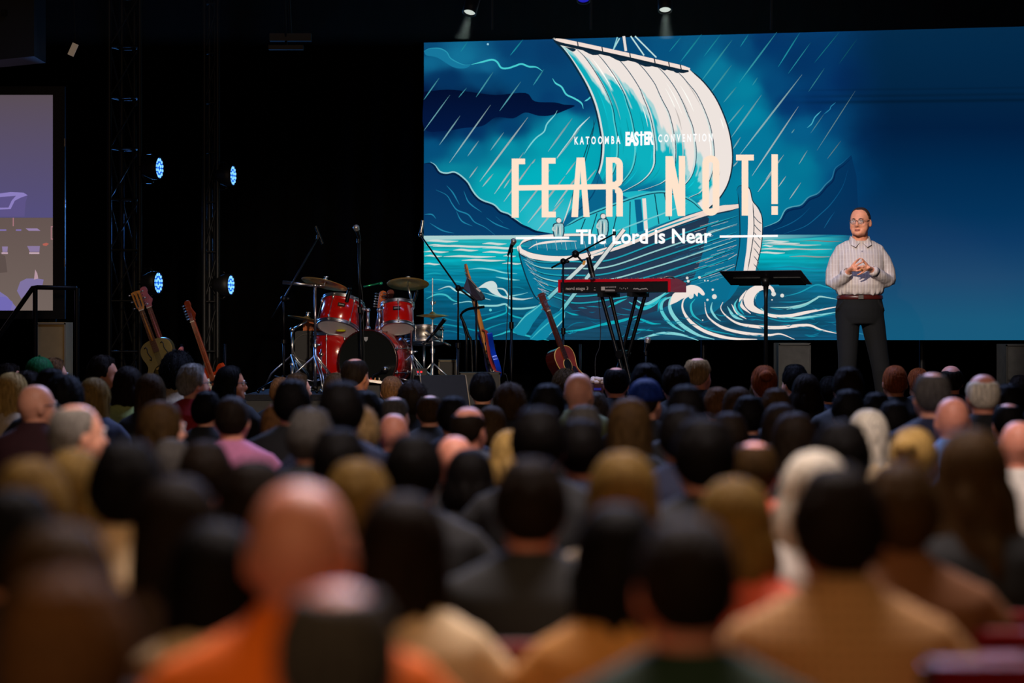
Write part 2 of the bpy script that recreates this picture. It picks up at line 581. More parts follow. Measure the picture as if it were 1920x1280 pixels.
ii = np.arange((nz_ - 1) * (nu_ - 1)); r_ = ii // (nu_ - 1); c_ = ii % (nu_ - 1); q0 = r_ * nu_ + c_
a.f = np.stack([q0, q0 + 1, q0 + nu_ + 1, q0 + nu_], 1).tolist()
a.build('sky_and_sea_picture', led)

CR = (240, 226, 218); TL = (10, 175, 188); LT = (130, 210, 214); NV = (3, 18, 54); DT = (5, 92, 132); SL = (28, 58, 84)
# clouds
a = Art(1)
a.poly([(795, 172), (840, 168), (880, 172), (930, 178), (985, 174), (1003, 190), (1040, 192), (1058, 196), (1078, 198), (1062, 206), (1035, 216), (1010, 217), (985, 211), (962, 222), (930, 220), (905, 236), (870, 240), (830, 246), (795, 240)],
       lambda x, y: (2, 14 + (y - 170) * 0.12, 46 + (y - 170) * 0.25), 4)
a.poly([(795, 96), (806, 91), (825, 91), (838, 98), (846, 110), (868, 122), (882, 122), (872, 128), (850, 126), (820, 108), (800, 104)], (22, 118, 156), 4)
a.stroke([(795, 96), (806, 91), (825, 91), (838, 98), (846, 110), (868, 121), (884, 121)], 2, (40, 150, 178), 0.3)
a.stroke([(884, 121), (905, 116), (922, 112), (932, 116), (940, 127), (952, 128), (965, 124), (978, 120), (992, 125), (1006, 126), (1018, 134)], 3.2, (70, 205, 208), 0.15)
a.stroke([(1036, 147), (1042, 156), (1053, 163), (1062, 177), (1076, 184), (1090, 193), (1094, 204)], 3.0, (80, 210, 212), 0.15)
a.stroke([(1096, 190), (1103, 186), (1109, 180)], 2.6, (80, 205, 210), 0.2)
a.stroke([(1045, 207), (1040, 216), (1026, 232), (1020, 247), (1006, 258), (994, 272), (982, 290)], 2.4, LT, 0.2)
a.stroke([(1106, 219), (1084, 241), (1070, 262), (1044, 296)], 2.6, (200, 225, 225), 0.2)
a.stroke([(1540, 208), (1528, 220), (1522, 232), (1513, 240)], 2.0, (70, 170, 190), 0.2)
a.stroke([(1567, 192), (1558, 200), (1556, 205), (1545, 214)], 1.6, (40, 130, 165), 0.2)
a.build('cloud_picture', led)
# rain
a = Art(2)
rain = [(843, 305, 920, 197, 2.2), (824, 272, 863, 217, 2), (795, 245, 844, 178, 1.6), (795, 187, 824, 146, 1.8), (893, 182, 925, 135, 2), (937, 208, 977, 153, 2), (1000, 160, 1020, 130, 2), (860, 183, 875, 165, 1.3), (957, 104, 981, 74, 2), (864, 97, 878, 77, 1.3),
        (877, 293, 898, 264, 1.8), (920, 282, 945, 248, 1.9), (900, 340, 990, 220, 2.8), (880, 334, 896, 312, 1.8), (1028, 284, 1073, 222, 2.6), (1044, 298, 1090, 238, 2.4), (998, 307, 1004, 298, 2), (1061, 328, 1080, 302, 2), (945, 353, 957, 335, 1.8), (1100, 340, 1118, 318, 2), (1017, 334, 1032, 318, 2.2),
        (927, 364, 982, 286, 2.4), (945, 378, 1000, 302, 2.4), (975, 398, 1020, 340, 2.4), (990, 418, 1060, 330, 3), (1008, 432, 1058, 372, 2.8), (1040, 388, 1090, 320, 2.6), (1060, 360, 1084, 330, 2), (905, 350, 925, 326, 2),
        (1276, 116, 1316, 64, 2.2), (1255, 97, 1278, 69, 1.4), (1320, 106, 1352, 64, 1.6), (1313, 155, 1373, 75, 2.4), (1330, 178, 1372, 122, 2.4), (1357, 192, 1381, 163, 2), (1386, 155, 1457, 60, 2.4), (1365, 233, 1395, 197, 2), (1371, 258, 1428, 178, 2.4), (1374, 280, 1389, 257, 2),
        (1386, 292, 1504, 140, 2.6), (1410, 330, 1497, 200, 2.4), (1375, 312, 1384, 302, 2), (1436, 336, 1470, 290, 2.2), (1459, 126, 1500, 61, 2), (1478, 138, 1520, 80, 1.4), (1516, 172, 1546, 128, 1.4), (1411, 160, 1421, 145, 1.4), (1484, 250, 1490, 242, 1.4), (1388, 88, 1404, 64, 1.5),
        (1421, 360, 1452, 318, 2), (1480, 374, 1502, 342, 1.6), (1498, 308, 1514, 282, 1.5), (1460, 350, 1474, 330, 1.6), (1532, 282, 1604, 170, 1.3), (1527, 118, 1574, 60, 1.2), (1551, 298, 1577, 264, 1.2), (1520, 250, 1545, 214, 1.1), (1573, 120, 1608, 72, 0.9)]
for x0, y0, x1, y1, w in rain:
    t = max(0.0, min(1.0, (y0 - 120) / 230)); fade = 1 - sstep(1450, 1620, np.array(float(x0)))
    c0 = tuple((30 + 170 * t, 160 + 56 * t, 180 + 36 * t)[k] * (0.50 + 0.42 * fade) for k in range(3))
    c1 = tuple(c * 0.8 for c in c0)
    a.stroke([(x0, y0), ((x0 + x1) / 2, (y0 + y1) / 2), (x1, y1)], w * 1.15, c0, 0.3, 3, c1)
a.disc(915, 83, 2.0, (150, 205, 225))
a.build('rain_picture', led)
# mountains
a = Art(3)
ml = [(795, 307), (806, 306), (815, 312), (824, 324), (836, 327), (850, 325), (862, 331), (876, 344), (884, 358), (893, 370), (904, 378), (925, 386), (938, 398), (952, 403), (964, 412), (978, 422), (992, 428), (1005, 434), (1030, 437), (1060, 440), (1060, 443), (795, 443)]
a.poly(ml, lambda x, y: (4, 44 + (y - 300) * 0.12, 88 + (y - 300) * 0.12))
a.stroke(ml[:-3], 4.5, (3, 28, 62), 0.1)
a.stroke([(x + 1.5, y - 2.5) for x, y in ml[1:-6]], 2.6, (150, 205, 210), 0.12)
for pts in [[(818, 356), (838, 366), (848, 382), (858, 394), (878, 402), (890, 416), (910, 426), (928, 440)], [(838, 348), (850, 362), (862, 384)], [(870, 358), (880, 380), (904, 398)], [(796, 402), (810, 402), (818, 410)], [(912, 408), (930, 420), (956, 430)], [(806, 418), (830, 432), (852, 437)], [(856, 396), (866, 414), (886, 424)], [(930, 406), (944, 418)]]:
    a.stroke(pts, 2.2, (30, 130, 165), 0.4)
mr = [(1430, 441), (1432, 426), (1448, 420), (1462, 412), (1472, 394), (1484, 388), (1502, 384), (1516, 370), (1534, 362), (1548, 346), (1560, 334), (1566, 316), (1580, 305), (1596, 290), (1612, 280), (1650, 290), (1650, 441)]
def mrc(x, y):
    t = float(sstep(1540, 1640, np.array(float(x))))
    return (3, 54 - 8 * t, 96 - 8 * t)
a.poly(mr[:-3] + [(1606, 330), (1612, 441)], mrc)
a.stroke(mr[1:-3], 2.2, (110, 190, 200), 0.2, 6, (12, 84, 128))
a.stroke([(x + 2, y + 5) for x, y in mr[2:-3]], 2.6, (3, 36, 78), 0.2)
for pts in [[(1450, 432), (1480, 420), (1502, 406), (1520, 388)], [(1470, 438), (1510, 424), (1540, 400), (1560, 380), (1580, 350), (1590, 318)], [(1545, 428), (1556, 410), (1566, 396)]]:
    a.stroke(pts, 1.8, (20, 104, 146), 0.4, 6, (8, 72, 118))
a.build('mountain_picture', led)
# sea: streaks and swell
a = Art(4)
W = CR; 
a.poly([(795, 442), (1000, 441), (1060, 443), (1000, 449), (900, 448), (795, 450)], (170, 208, 208))
a.poly([(1428, 440), (1560, 440), (1590, 441), (1520, 446), (1428, 449)], lambda x, y: (120, 190, 196) if x < 1500 else (10, 120, 150))
for x0, x1, y, w in [(795, 860, 452, 4), (800, 850, 460, 3), (812, 930, 462, 3.6), (905, 950, 457, 4), (905, 972, 465, 4), (850, 897, 469, 3.4), (795, 842, 472, 3.4), (905, 960, 473, 3.4), (796, 830, 480, 3), (832, 930, 481, 3.6), (944, 968, 480, 3),
                     (866, 948, 488, 3.6), (942, 980, 494, 3), (795, 826, 495, 3), (1428, 1480, 452, 3), (1430, 1500, 456, 3.6), (1440, 1540, 459, 2.6), (1430, 1450, 461, 3), (1425, 1495, 467, 3.4), (1420, 1472, 474, 3.4), (1440, 1560, 467, 2.4), (1480, 1560, 481, 2.4), (1500, 1580, 452, 2)]:
    fd = 1 - 0.6 * float(sstep(1460, 1580, np.array((x0 + x1) / 2)))
    a.stroke([(x0, y), ((x0 * 2 + x1) / 3, y - 1), ((x0 + x1 * 2) / 3, y + 0.6), (x1, y)], w, tuple(c * fd for c in (205, 218, 214)), 0.3, 4)
for pts, w, c in [([(880, 505), (900, 503), (925, 506), (945, 511), (970, 513)], 2.6, LT), ([(795, 515), (815, 512), (830, 514)], 2.4, (20, 160, 180)), ([(840, 522), (870, 528), (900, 530)], 2.4, (15, 135, 160)), ([(930, 519), (960, 524), (975, 525)], 3, LT),
                  ([(795, 532), (812, 524), (840, 526), (870, 530), (890, 536)], 2.4, (30, 165, 182)), ([(795, 508), (840, 507), (880, 510)], 2.0, (15, 140, 165)), ([(950, 540), (968, 538), (985, 542)], 2, (15, 130, 155)),
                  ([(800, 560), (818, 552), (836, 553), (850, 563), (866, 567)], 3.2, (60, 185, 195)), ([(822, 543), (842, 537), (856, 545), (880, 552), (920, 562)], 3.4, (170, 214, 214)), ([(795, 545), (820, 548), (840, 541)], 2, (20, 130, 155)),
                  ([(850, 570), (880, 565), (898, 572), (930, 573), (948, 570), (960, 578), (1000, 576), (1050, 560)], 3.4, (140, 208, 210)), ([(948, 570), (950, 584), (940, 590), (915, 598), (898, 604)], 3.2, (20, 168, 182)), ([(950, 584), (962, 592), (985, 598)], 3, (20, 165, 180)),
                  ([(795, 610), (830, 608), (860, 612), (900, 620), (925, 612), (950, 605), (968, 608)], 2.6, (15, 140, 162)), ([(915, 633), (940, 626), (955, 621), (970, 624), (1000, 632), (1030, 638)], 3.2, (40, 176, 188)), ([(795, 592), (812, 588), (840, 598), (870, 604)], 2, (12, 116, 146)),
                  ([(905, 548), (940, 556), (975, 552), (990, 548)], 2.6, (120, 200, 205)), ([(880, 592), (910, 590), (950, 580)], 2, (12, 120, 150)), ([(795, 626), (840, 620), (880, 630)], 2, (12, 112, 142)),
                  ([(1060, 583), (1075, 589), (1092, 588), (1108, 580)], 3.0, (15, 172, 186)), ([(1062, 575), (1110, 566), (1170, 562)], 2.6, (10, 120, 150)), ([(1050, 622), (1090, 618), (1130, 608), (1160, 600), (1180, 596)], 4.0, (15, 170, 184)), ([(1062, 616), (1078, 606), (1098, 604)], 2, (10, 110, 140)),
                  ([(1128, 582), (1150, 574), (1180, 560)], 4, (110, 205, 210)), ([(1440, 504), (1480, 500), (1530, 505), (1570, 502)], 2.4, (20, 130, 160)), ([(1440, 512), (1500, 515), (1560, 518)], 2, (14, 120, 150)), ([(1470, 527), (1520, 535), (1560, 538), (1575, 542)], 2, (14, 116, 148))]:
    a.stroke(pts, w, c, 0.3)
a.poly([(896, 540), (912, 529), (925, 527), (932, 534), (934, 545), (946, 556), (980, 562), (950, 560), (924, 550), (912, 540)], (205, 220, 218), 4)
a.stroke([(922, 540), (940, 541), (948, 545), (956, 556), (978, 561), (1000, 558)], 3.0, (190, 216, 214), 0.25)
a.disc(920, 581, 2.6, (90, 200, 205))
a.build('sea_swell_picture', led)
# sail
a = Art(5)
LK = 20
Lc = crom([(1036, 72), (1060, 98), (1082, 130), (1102, 165), (1116, 200), (1125, 240), (1129, 275), (1124, 315), (1108, 350), (1080, 392), (1036, 442)], LK)
Rc = crom([(1294, 131), (1318, 152), (1340, 180), (1356, 212), (1368, 248), (1374, 290), (1371, 325), (1362, 352), (1346, 376), (1335, 386), (1322, 397)], LK)
m_ = 110; n_ = len(Lc)
P2 = np.zeros((n_, m_, 2)); C2 = np.zeros((n_, m_, 3))
for i in range(n_):
    t = i / (n_ - 1)
    for j in range(m_):
        s_ = j / (m_ - 1)
        bulge = 60 * math.sin(PI * s_) * max(0, (t - 0.45) / 0.55) ** 2
        P2[i, j] = (Lc[i][0] * (1 - s_) + Rc[i][0] * s_, Lc[i][1] * (1 - s_) + Rc[i][1] * s_ - bulge)
S_, T_ = np.meshgrid(np.linspace(0, 1, m_), np.linspace(0, 1, n_))
nz = fbm(S_ * 13, T_ * 3.6, 4)
seam = (S_ * 7) % 1
wht = sstep(0.30, 0.48, (1 - T_) * 0.95 + S_ * 0.62 - 0.43 + 0.5 * sstep(0.9, 0.96, S_) + 0.40 * (nz - 0.5) + 0.16 * (seam - 0.5))
wht = 0.5 * sstep(0.1, 0.3, wht) + 0.5 * sstep(0.6, 0.85, wht)
mid = np.array([12, 176, 190.]); dark = np.array([6, 104, 145.]); cream = np.array([238, 228, 222.]); pale = np.array([165, 212, 214.])
low = sstep(0.60, 0.92, T_ - S_ * 0.18 + 0.2 * (nz - 0.5))
base = mid * (1 - low[..., None]) + dark * low[..., None]
wm = sstep(0.0, 0.5, wht)[..., None]; wc = sstep(0.45, 1.0, wht)[..., None]
C2 = base * (1 - wm) + pale * wm
C2 = C2 * (1 - wc) + cream * wc
edge = (S_ < 0.07)[..., None] * sstep(0.02, 0.3, T_)[..., None]
C2 = C2 * (1 - edge) + np.array([10, 168, 182.]) * edge
a.grid(P2, C2)
a.stroke(Lc, 4.0, (10, 44, 66), 0.02, 1); a.stroke([(x + 3, y - 1) for x, y in Lc], 3.6, (215, 222, 220), 0.3, 1); a.stroke(Rc, 2.6, (14, 40, 58), 0.05, 1)
for k, s_ in enumerate((0.13, 0.27, 0.42, 0.57, 0.72, 0.86)):
    pts = []
    for i in range(0, n_, 10):
        j = min(m_ - 1, int(round((s_ + 0.006 * math.sin(i * 0.03 + k)) * (m_ - 1)))); pts.append(tuple(P2[i, j]))
    a.stroke([(x - 2.2, y) for x, y in pts[5:]], 3.0, (205, 226, 224) if k > 1 else (90, 205, 208), 0.45, 3)
    a.stroke(pts, 1.5, (20, 70, 92), 0.1, 3)
rnd = random.Random(3)
for k in range(46):
    s_ = rnd.uniform(0.05, 0.97); t0 = rnd.uniform(0.1, 0.85); ln = rnd.uniform(0.08, 0.2)
    i0 = int(t0 * (n_ - 1)); i1 = min(n_ - 1, int((t0 + ln) * (n_ - 1)))
    j = int(s_ * (m_ - 1))
    if i1 - i0 < 13: continue
    c = tuple(C2[i0, j] * rnd.choice((0.82, 0.88, 1.12)))
    a.stroke([tuple(P2[i, j]) for i in range(i0, i1, 6)], rnd.uniform(1.2, 2.6), c, 0.45, 2)
# yard and stays
a.stroke([(1145, 103), (1162, 72)], 2.4, (170, 220, 220), 0); a.stroke([(1150, 95), (1158, 70)], 2.0, (150, 215, 218), 0)
a.stroke([(1170, 68), (1174, 96)], 6.5, (16, 40, 56), 0); a.stroke([(1170, 68), (1174, 96)], 5, (228, 222, 218), 0)
a.stroke([(1183, 68), (1208, 104)], 2.6, (190, 222, 222), 0); a.stroke([(1191, 68), (1231, 108)], 2.6, (190, 222, 222), 0)
a.stroke([(1039, 76), (1100, 90), (1180, 108), (1260, 127), (1292, 134)], 12, (14, 34, 50), 0.04, 6)
a.stroke([(1042, 74), (1100, 86), (1180, 103.5), (1260, 122), (1294, 130)], 7.4, (242, 222, 212), 0.05, 6, None, 0.5)
for x, y in [(1084, 83), (1130, 93), (1182, 104), (1228, 114), (1255, 121), (1277, 126)]:
    a.stroke([(x - 1, y - 5), (x + 1, y + 6)], 2.0, (20, 40, 56), 0)
for x0, y0, x1, y1 in [(1060, 90, 1080, 94), (1090, 95, 1126, 102), (1140, 106, 1178, 114), (1186, 116, 1226, 124), (1232, 126, 1252, 129), (1256, 131, 1276, 134)]:
    a.poly([(x0, y0 - 2), (x1, y1 - 2), ((x0 + x1) / 2 + 4, (y0 + y1) / 2 + 5)], (14, 40, 60), 3)
a.build('sail_picture', led)
# boat
a = Art(6)
arch = [(1036, 444), (1062, 424), (1090, 408), (1140, 388), (1180, 373), (1215, 363), (1245, 360), (1275, 366), (1300, 378), (1320, 397), (1330, 420), (1180, 446)]
a.poly(arch, lambda x, y: (40, 184, 198))
a.poly([(1036, 440), (1100, 360), (1122, 322), (1135, 350), (1180, 372), (1140, 388), (1090, 408), (1062, 424)], (8, 100, 140))
a.stroke([(1048, 424), (1078, 386), (1104, 350)], 3, (16, 130, 160), 0.3)
a.stroke([(1070, 410), (1110, 368), (1124, 330)], 2.4, (4, 70, 112), 0.3)
a.stroke(arch[1:10], 5, (16, 60, 84), 0.05); a.stroke([(x, y - 1) for x, y in arch[1:10]], 3.0, (70, 190, 200), 0.05)
for pts in [[(1182, 378), (1181, 440)], [(1196, 380), (1196, 430)], [(1228, 364), (1236, 420)], [(1246, 362), (1256, 412)], [(1160, 388), (1150, 432)], [(1120, 400), (1108, 440)], [(1140, 392), (1132, 430)], [(1270, 372), (1276, 400)], [(1098, 410), (1086, 440)]]:
    a.stroke(pts, 1.8, (12, 44, 66), 0, 2)
a.stroke([(1196, 374), (1202, 440)], 12, (8, 96, 136), 0, 2); a.stroke([(1208, 372), (1212, 432)], 7, (236, 222, 214), 0, 2)
a.stroke([(1140, 440), (1190, 420), (1250, 398), (1290, 380)], 2.4, (120, 200, 206), 0.2)
hull = [(973, 462), (975, 480), (982, 504), (992, 532), (1004, 556), (1016, 564), (1040, 575), (1090, 592), (1160, 602), (1260, 600), (1340, 585), (1368, 560), (1380, 520), (1388, 460), (1388, 380), (1340, 388), (1290, 402), (1240, 420), (1190, 441), (1150, 456), (1110, 464), (1060, 468), (1010, 464)]
a.poly(hull, lambda x, y: (26, 56, 84) if 1050 < x < 1330 and y > 470 else ((6, 118, 150) if x < 1050 else (10, 108, 142)))
a.poly([(1060, 480), (1120, 476), (1200, 450), (1300, 416), (1330, 410), (1310, 470), (1290, 520), (1260, 570), (1160, 600), (1090, 590), (1058, 560), (1052, 520)], (32, 54, 78), 3)
a.poly([(1120, 478), (1200, 452), (1290, 424), (1325, 420), (1310, 500), (1270, 560), (1180, 598), (1100, 590), (1070, 540)], (36, 56, 80), 3)
# inside of the boat
a.poly([(976, 458), (990, 449), (1020, 444), (1080, 441), (1180, 440), (1240, 418), (1180, 448), (1120, 462), (1060, 467), (1000, 464)], (30, 130, 158), 3)
for k in range(16):
    x = 1000 + k * 9
    a.stroke([(x, 470 - abs(k - 4) * 0.6), (x - 3, 452)], 3.0, (228, 214, 208) if k % 2 else (40, 80, 104), 0.2, 2)
a.stroke([(974, 462), (984, 452), (1010, 445), (1060, 441), (1120, 440)], 6, (16, 50, 70), 0.1); a.stroke([(974, 461), (984, 451), (1010, 444), (1060, 440.5), (1120, 440)], 4.6, CR, 0.1)
a.stroke([(992, 466), (1010, 457), (1050, 452), (1082, 452)], 4, CR, 0.3)
a.stroke([(973, 461), (978, 472), (1000, 481), (1040, 486), (1080, 484), (1130, 472), (1180, 456), (1240, 430), (1300, 408), (1345, 395), (1386, 388)], 13, (18, 54, 76), 0.04)
a.stroke([(973, 461), (978, 471), (1000, 480), (1040, 485), (1080, 483), (1130, 471), (1180, 455), (1240, 429), (1300, 407), (1345, 394), (1386, 386)], 10, CR, 0.04, 6, (236, 214, 204), 0.7)
a.stroke([(1250, 424), (1300, 406), (1345, 392), (1386, 384)], 9, (240, 216, 204), 0.2)
a.stroke([(1110, 478), (1180, 452), (1240, 428), (1310, 404)], 3.0, (16, 150, 172), 0.2)
# strakes
for k in range(7):
    t = k / 6
    y0 = 474 + t * 72; x0 = 976 + t * 36
    pts = [(x0, y0), (x0 + 34, y0 + 16 - 4 * t), (1070 + 10 * t, y0 + 16 + 6 * t), (1140, 488 + t * 74), (1230, 456 + t * 88), (1310, 428 + t * 92), (1384 - 6 * t, 404 + t * 92)]
    a.stroke([(x, y + 1.6) for x, y in pts], 2.0, (10, 42, 62), 0.1)
    a.stroke(pts, 2.6, (30, 158, 176) if k not in (1, 3) else (150, 206, 206), 0.12)
rnd = random.Random(5)
for k in range(110):
    t = rnd.random() ** 0.8; x0 = rnd.uniform(1240, 1372)
    base_y = 404 + t * 110 + (1384 - x0) * 0.27
    ln = rnd.uniform(14, 44)
    xw = 1356 - abs(t - 0.45) * 30
    c = rnd.choice([(238, 216, 204), (225, 212, 206), (110, 200, 206), (20, 130, 160), (8, 92, 132)]) if abs(x0 - xw) < 46 else rnd.choice([(12, 120, 152), (30, 150, 172), (8, 84, 124)])
    a.stroke([(x0, base_y), (min(1382, x0 + ln), base_y - ln * 0.3)], rnd.uniform(1.4, 3.2), c, 0.45, 2)
for k in range(46):
    t = rnd.random(); y0 = 478 + t * 70; x0 = 978 + t * 34 + rnd.uniform(0, 10)
    a.stroke([(x0, y0), (x0 + rnd.uniform(6, 18), y0 + rnd.uniform(4, 9))], rnd.uniform(1.4, 3), rnd.choice([(235, 215, 208), (150, 206, 208), (20, 140, 165), (6, 78, 118)]), 0.4, 2)
a.stroke([(973, 462), (976, 484), (988, 522), (1002, 553), (1014, 566)], 2.4, (12, 44, 62), 0.1)
# stern post
a.poly([(1381, 356), (1386, 349), (1394, 350), (1404, 380), (1404, 470), (1396, 510), (1380, 545), (1362, 565), (1374, 530), (1384, 480), (1388, 420), (1386, 380)], (8, 112, 148), 2)
a.poly([(1396, 350), (1404, 352), (1412, 376), (1414, 420), (1410, 470), (1402, 512), (1394, 512), (1400, 470), (1403, 420), (1402, 384)], CR, 2)
a.poly([(1412, 378), (1422, 392), (1430, 412), (1430, 440), (1426, 474), (1416, 510), (1402, 512), (1410, 470), (1414, 420)], (236, 220, 212), 2)
a.stroke([(1381, 357), (1386, 349), (1395, 349), (1406, 354), (1412, 377), (1424, 392), (1430, 415), (1428, 460), (1417, 508)], 1.8, (16, 44, 60), 0.1)
a.stroke([(1384, 362), (1387, 400), (1387, 460), (1376, 520)], 2.0, (12, 44, 62), 0.1); a.stroke([(1412, 380), (1414, 430), (1408, 475), (1402, 508)], 1.6, (16, 44, 60), 0.1)
for k in range(7):
    y = 404 + k * 15
    a.stroke([(1413, y), (1421, y + 10), (1429 - k * 1.2, y + 16)], 1.4, (40, 70, 86), 0.1, 3)
# crew
for cx, cy, h in ((1048, 408, 50), (1131, 400, 58)):
    a.poly([(cx - 11, cy + h * 0.28), (cx - 7, cy + 10), (cx + 6, cy + 9), (cx + 11, cy + h * 0.30), (cx + 9, cy + h * 0.73), (cx - 9, cy + h * 0.73)], (20, 58, 80), 2)
    a.poly([(cx - 9, cy + h * 0.30), (cx - 6, cy + 12), (cx + 5, cy + 11), (cx + 9, cy + h * 0.32), (cx + 7, cy + h * 0.7), (cx - 7, cy + h * 0.7)], (150, 196, 200), 2)
    for dx in (-5, -1, 4): a.stroke([(cx + dx, cy + 14), (cx + dx * 0.7, cy + h * 0.4), (cx + dx, cy + h * 0.7)], 2.2, (214, 216, 210) if dx != -1 else (30, 74, 96), 0.3, 3)
    a.stroke([(cx - 8, cy + 16), (cx - 11, cy + h * 0.45), (cx - 2, cy + h * 0.52)], 3.2, (190, 204, 202), 0.2, 3)
    a.disc(cx, cy + 5, 5.6, (30, 66, 86)); a.disc(cx + 0.6, cy + 5.4, 4.6, (230, 220, 214))
    a.stroke([(cx - 4, cy + h * 0.7), (cx - 7, cy + h)], 4, (120, 180, 190), 0.1, 2); a.stroke([(cx + 4, cy + h * 0.7), (cx + 6, cy + h)], 4, (210, 216, 212), 0.1, 2)
    a.stroke([(cx - 3, cy + 14), (cx - 3, cy + h * 0.7)], 1.4, (24, 60, 80), 0.2, 2); a.stroke([(cx + 8, cy + 16), (cx + 9, cy + h * 0.55)], 2, (24, 60, 80), 0.2, 2)
a.stroke([(1056, 420), (1062, 404), (1068, 386), (1076, 362)], 2.2, (215, 216, 210), 0.2); a.stroke([(1070, 384), (1084, 330), (1120, 218)], 1.6, (14, 52, 74), 0.1, 4); a.stroke([(1114, 222), (1112, 250), (1092, 322)], 1.4, (14, 52, 74), 0.1, 4)
# oars
for (x0, y0, x1, y1) in ((1112, 480, 1022, 565), (1171, 430, 1046, 592)):
    a.stroke([(x0, y0), (x1, y1)], 9, (18, 58, 80), 0, 2); a.stroke([(x0, y0), (x1, y1)], 6.4, CR, 0, 2, (60, 186, 196))
a.poly([(1026, 556), (1030, 564), (1012, 590), (1000, 606), (984, 630), (962, 620), (972, 608), (988, 586), (1010, 572)], (14, 136, 164), 2)
a.poly([(1056, 578), (1060, 586), (1052, 604), (1034, 622), (1024, 636), (994, 636), (1004, 620), (1024, 598), (1044, 586)], (12, 130, 160), 2)
a.stroke([(1028, 560), (1000, 582), (984, 594), (966, 616)], 2.2, (90, 195, 202), 0.2); a.stroke([(1058, 582), (1040, 596), (1014, 618), (996, 636)], 2.2, (60, 182, 194), 0.2); a.stroke([(1060, 584), (1056, 600), (1030, 628)], 2, (120, 204, 208), 0.3)
a.build('boat_picture', led)
# breaking waves
a = Art(8)
wv = [([(1196, 636), (1240, 625), (1276, 627), (1310, 638)], 5, LT), ([(1130, 610), (1170, 600), (1196, 592)], 5, (18, 172, 186)), ([(1188, 600), (1200, 598), (1222, 606), (1240, 607)], 4, (18, 172, 186)), ([(1184, 618), (1206, 618), (1226, 620)], 3, (18, 160, 178)),
      ([(1180, 566), (1204, 578), (1226, 570), (1240, 556), (1256, 548)], 7, (40, 184, 196)), ([(1190, 560), (1210, 570), (1232, 560), (1252, 546)], 5, (120, 208, 210)), ([(1140, 576), (1160, 566), (1176, 560)], 4, (30, 180, 192)),
      ([(1284, 545), (1262, 556), (1256, 572), (1262, 590), (1280, 610), (1310, 628), (1340, 636)], 7, LT), ([(1268, 554), (1246, 562), (1240, 576), (1246, 592), (1262, 610), (1284, 622)], 6, (90, 200, 206)), ([(1250, 556), (1238, 566), (1234, 584)], 4, (20, 170, 186)),
      ([(1300, 552), (1284, 560), (1280, 576), (1288, 594), (1304, 610), (1330, 624), (1370, 634), (1420, 636)], 6, CR), ([(1304, 560), (1296, 572), (1300, 590), (1316, 602)], 4, (40, 180, 192)), ([(1322, 566), (1324, 584), (1332, 598), (1356, 614), (1394, 624), (1440, 628), (1464, 626), (1490, 636)], 5.4, CR),
      ([(1336, 566), (1334, 580), (1342, 594), (1352, 602)], 4, LT), ([(1356, 566), (1352, 578), (1362, 592), (1384, 606), (1418, 612), (1460, 614), (1500, 610), (1520, 610), (1540, 618), (1575, 626)], 6, CR), ([(1364, 574), (1376, 592), (1394, 600)], 5, LT), ([(1372, 570), (1382, 586), (1400, 598)], 4, CR),
      ([(1384, 560), (1378, 572), (1384, 586), (1398, 594)], 4, (90, 200, 206)), ([(1400, 544), (1390, 560), (1392, 574), (1408, 588)], 6, CR), ([(1414, 540), (1408, 556), (1412, 572), (1428, 584), (1450, 592), (1480, 592), (1520, 584), (1575, 574)], 6, CR), ([(1424, 546), (1418, 560), (1424, 574), (1434, 584)], 4.4, LT),
      ([(1418, 590), (1470, 602), (1520, 596), (1570, 588)], 3, (20, 140, 165)), ([(1464, 594), (1500, 596), (1540, 590), (1575, 584)], 4, LT), ([(1445, 576), (1480, 576), (1510, 570), (1530, 560), (1540, 556), (1575, 562)], 3.6, (150, 206, 206)), ([(1475, 580), (1505, 574), (1530, 562)], 3, (120, 200, 204)),
      ([(1470, 556), (1500, 548), (1530, 534), (1550, 538), (1575, 544)], 2.6, (24, 150, 174)), ([(1300, 600), (1330, 618), (1380, 628)], 2.6, (20, 150, 172)), ([(1460, 566), (1490, 566), (1520, 562)], 2, (16, 130, 158)), ([(1560, 606), (1600, 622), (1640, 630)], 2.4, (40, 120, 150))]
for pts, w, c in wv: a.stroke(pts, w, c, 0.35)
a.poly([(1256, 572), (1262, 552), (1280, 540), (1296, 534), (1312, 538), (1322, 550), (1318, 554), (1310, 548), (1308, 556), (1302, 550), (1300, 558), (1292, 556), (1280, 560), (1270, 566)], CR, 3)
a.poly([(1394, 560), (1402, 544), (1420, 534), (1440, 532), (1448, 540), (1440, 542), (1424, 546), (1414, 560), (1416, 576), (1430, 588), (1410, 584), (1398, 574)], CR, 3)
a.poly([(1416, 562), (1422, 549), (1432, 547), (1438, 556), (1436, 566), (1428, 578), (1420, 574)], (8, 100, 138), 3)
a.stroke([(1438, 534), (1448, 542), (1452, 554)], 6, CR, 0.3); a.stroke([(1392, 560), (1386, 574), (1396, 590)], 4, (20, 150, 172), 0.3)
for x, y, r in [(1289, 521, 2.6), (1291, 527, 2.6), (1312, 520, 2.6), (1340, 556, 4.6), (1337, 543, 2.2), (1327, 562, 2.2), (1296, 556, 4), (1451, 551, 4.4), (1467, 554, 3.6), (1322, 526, 1.4), (1328, 526, 1.4), (1318, 600, 1.4), (1448, 562, 1.4)]:
    a.disc(x, y, r, (222, 222, 216))
rnd = random.Random(8)
for k in range(70):
    x = rnd.uniform(1060, 1560); y = rnd.uniform(570, 632)
    ln = rnd.uniform(12, 34)
    a.stroke([(x, y), (x + ln / 2, y + rnd.uniform(0, 4)), (x + ln, y + rnd.uniform(-4, 5))], rnd.uniform(1, 2.2), rnd.choice([(12, 118, 148), (10, 98, 132), (16, 140, 166)]), 0.45, 3)
a.build('breaking_wave_picture', led)

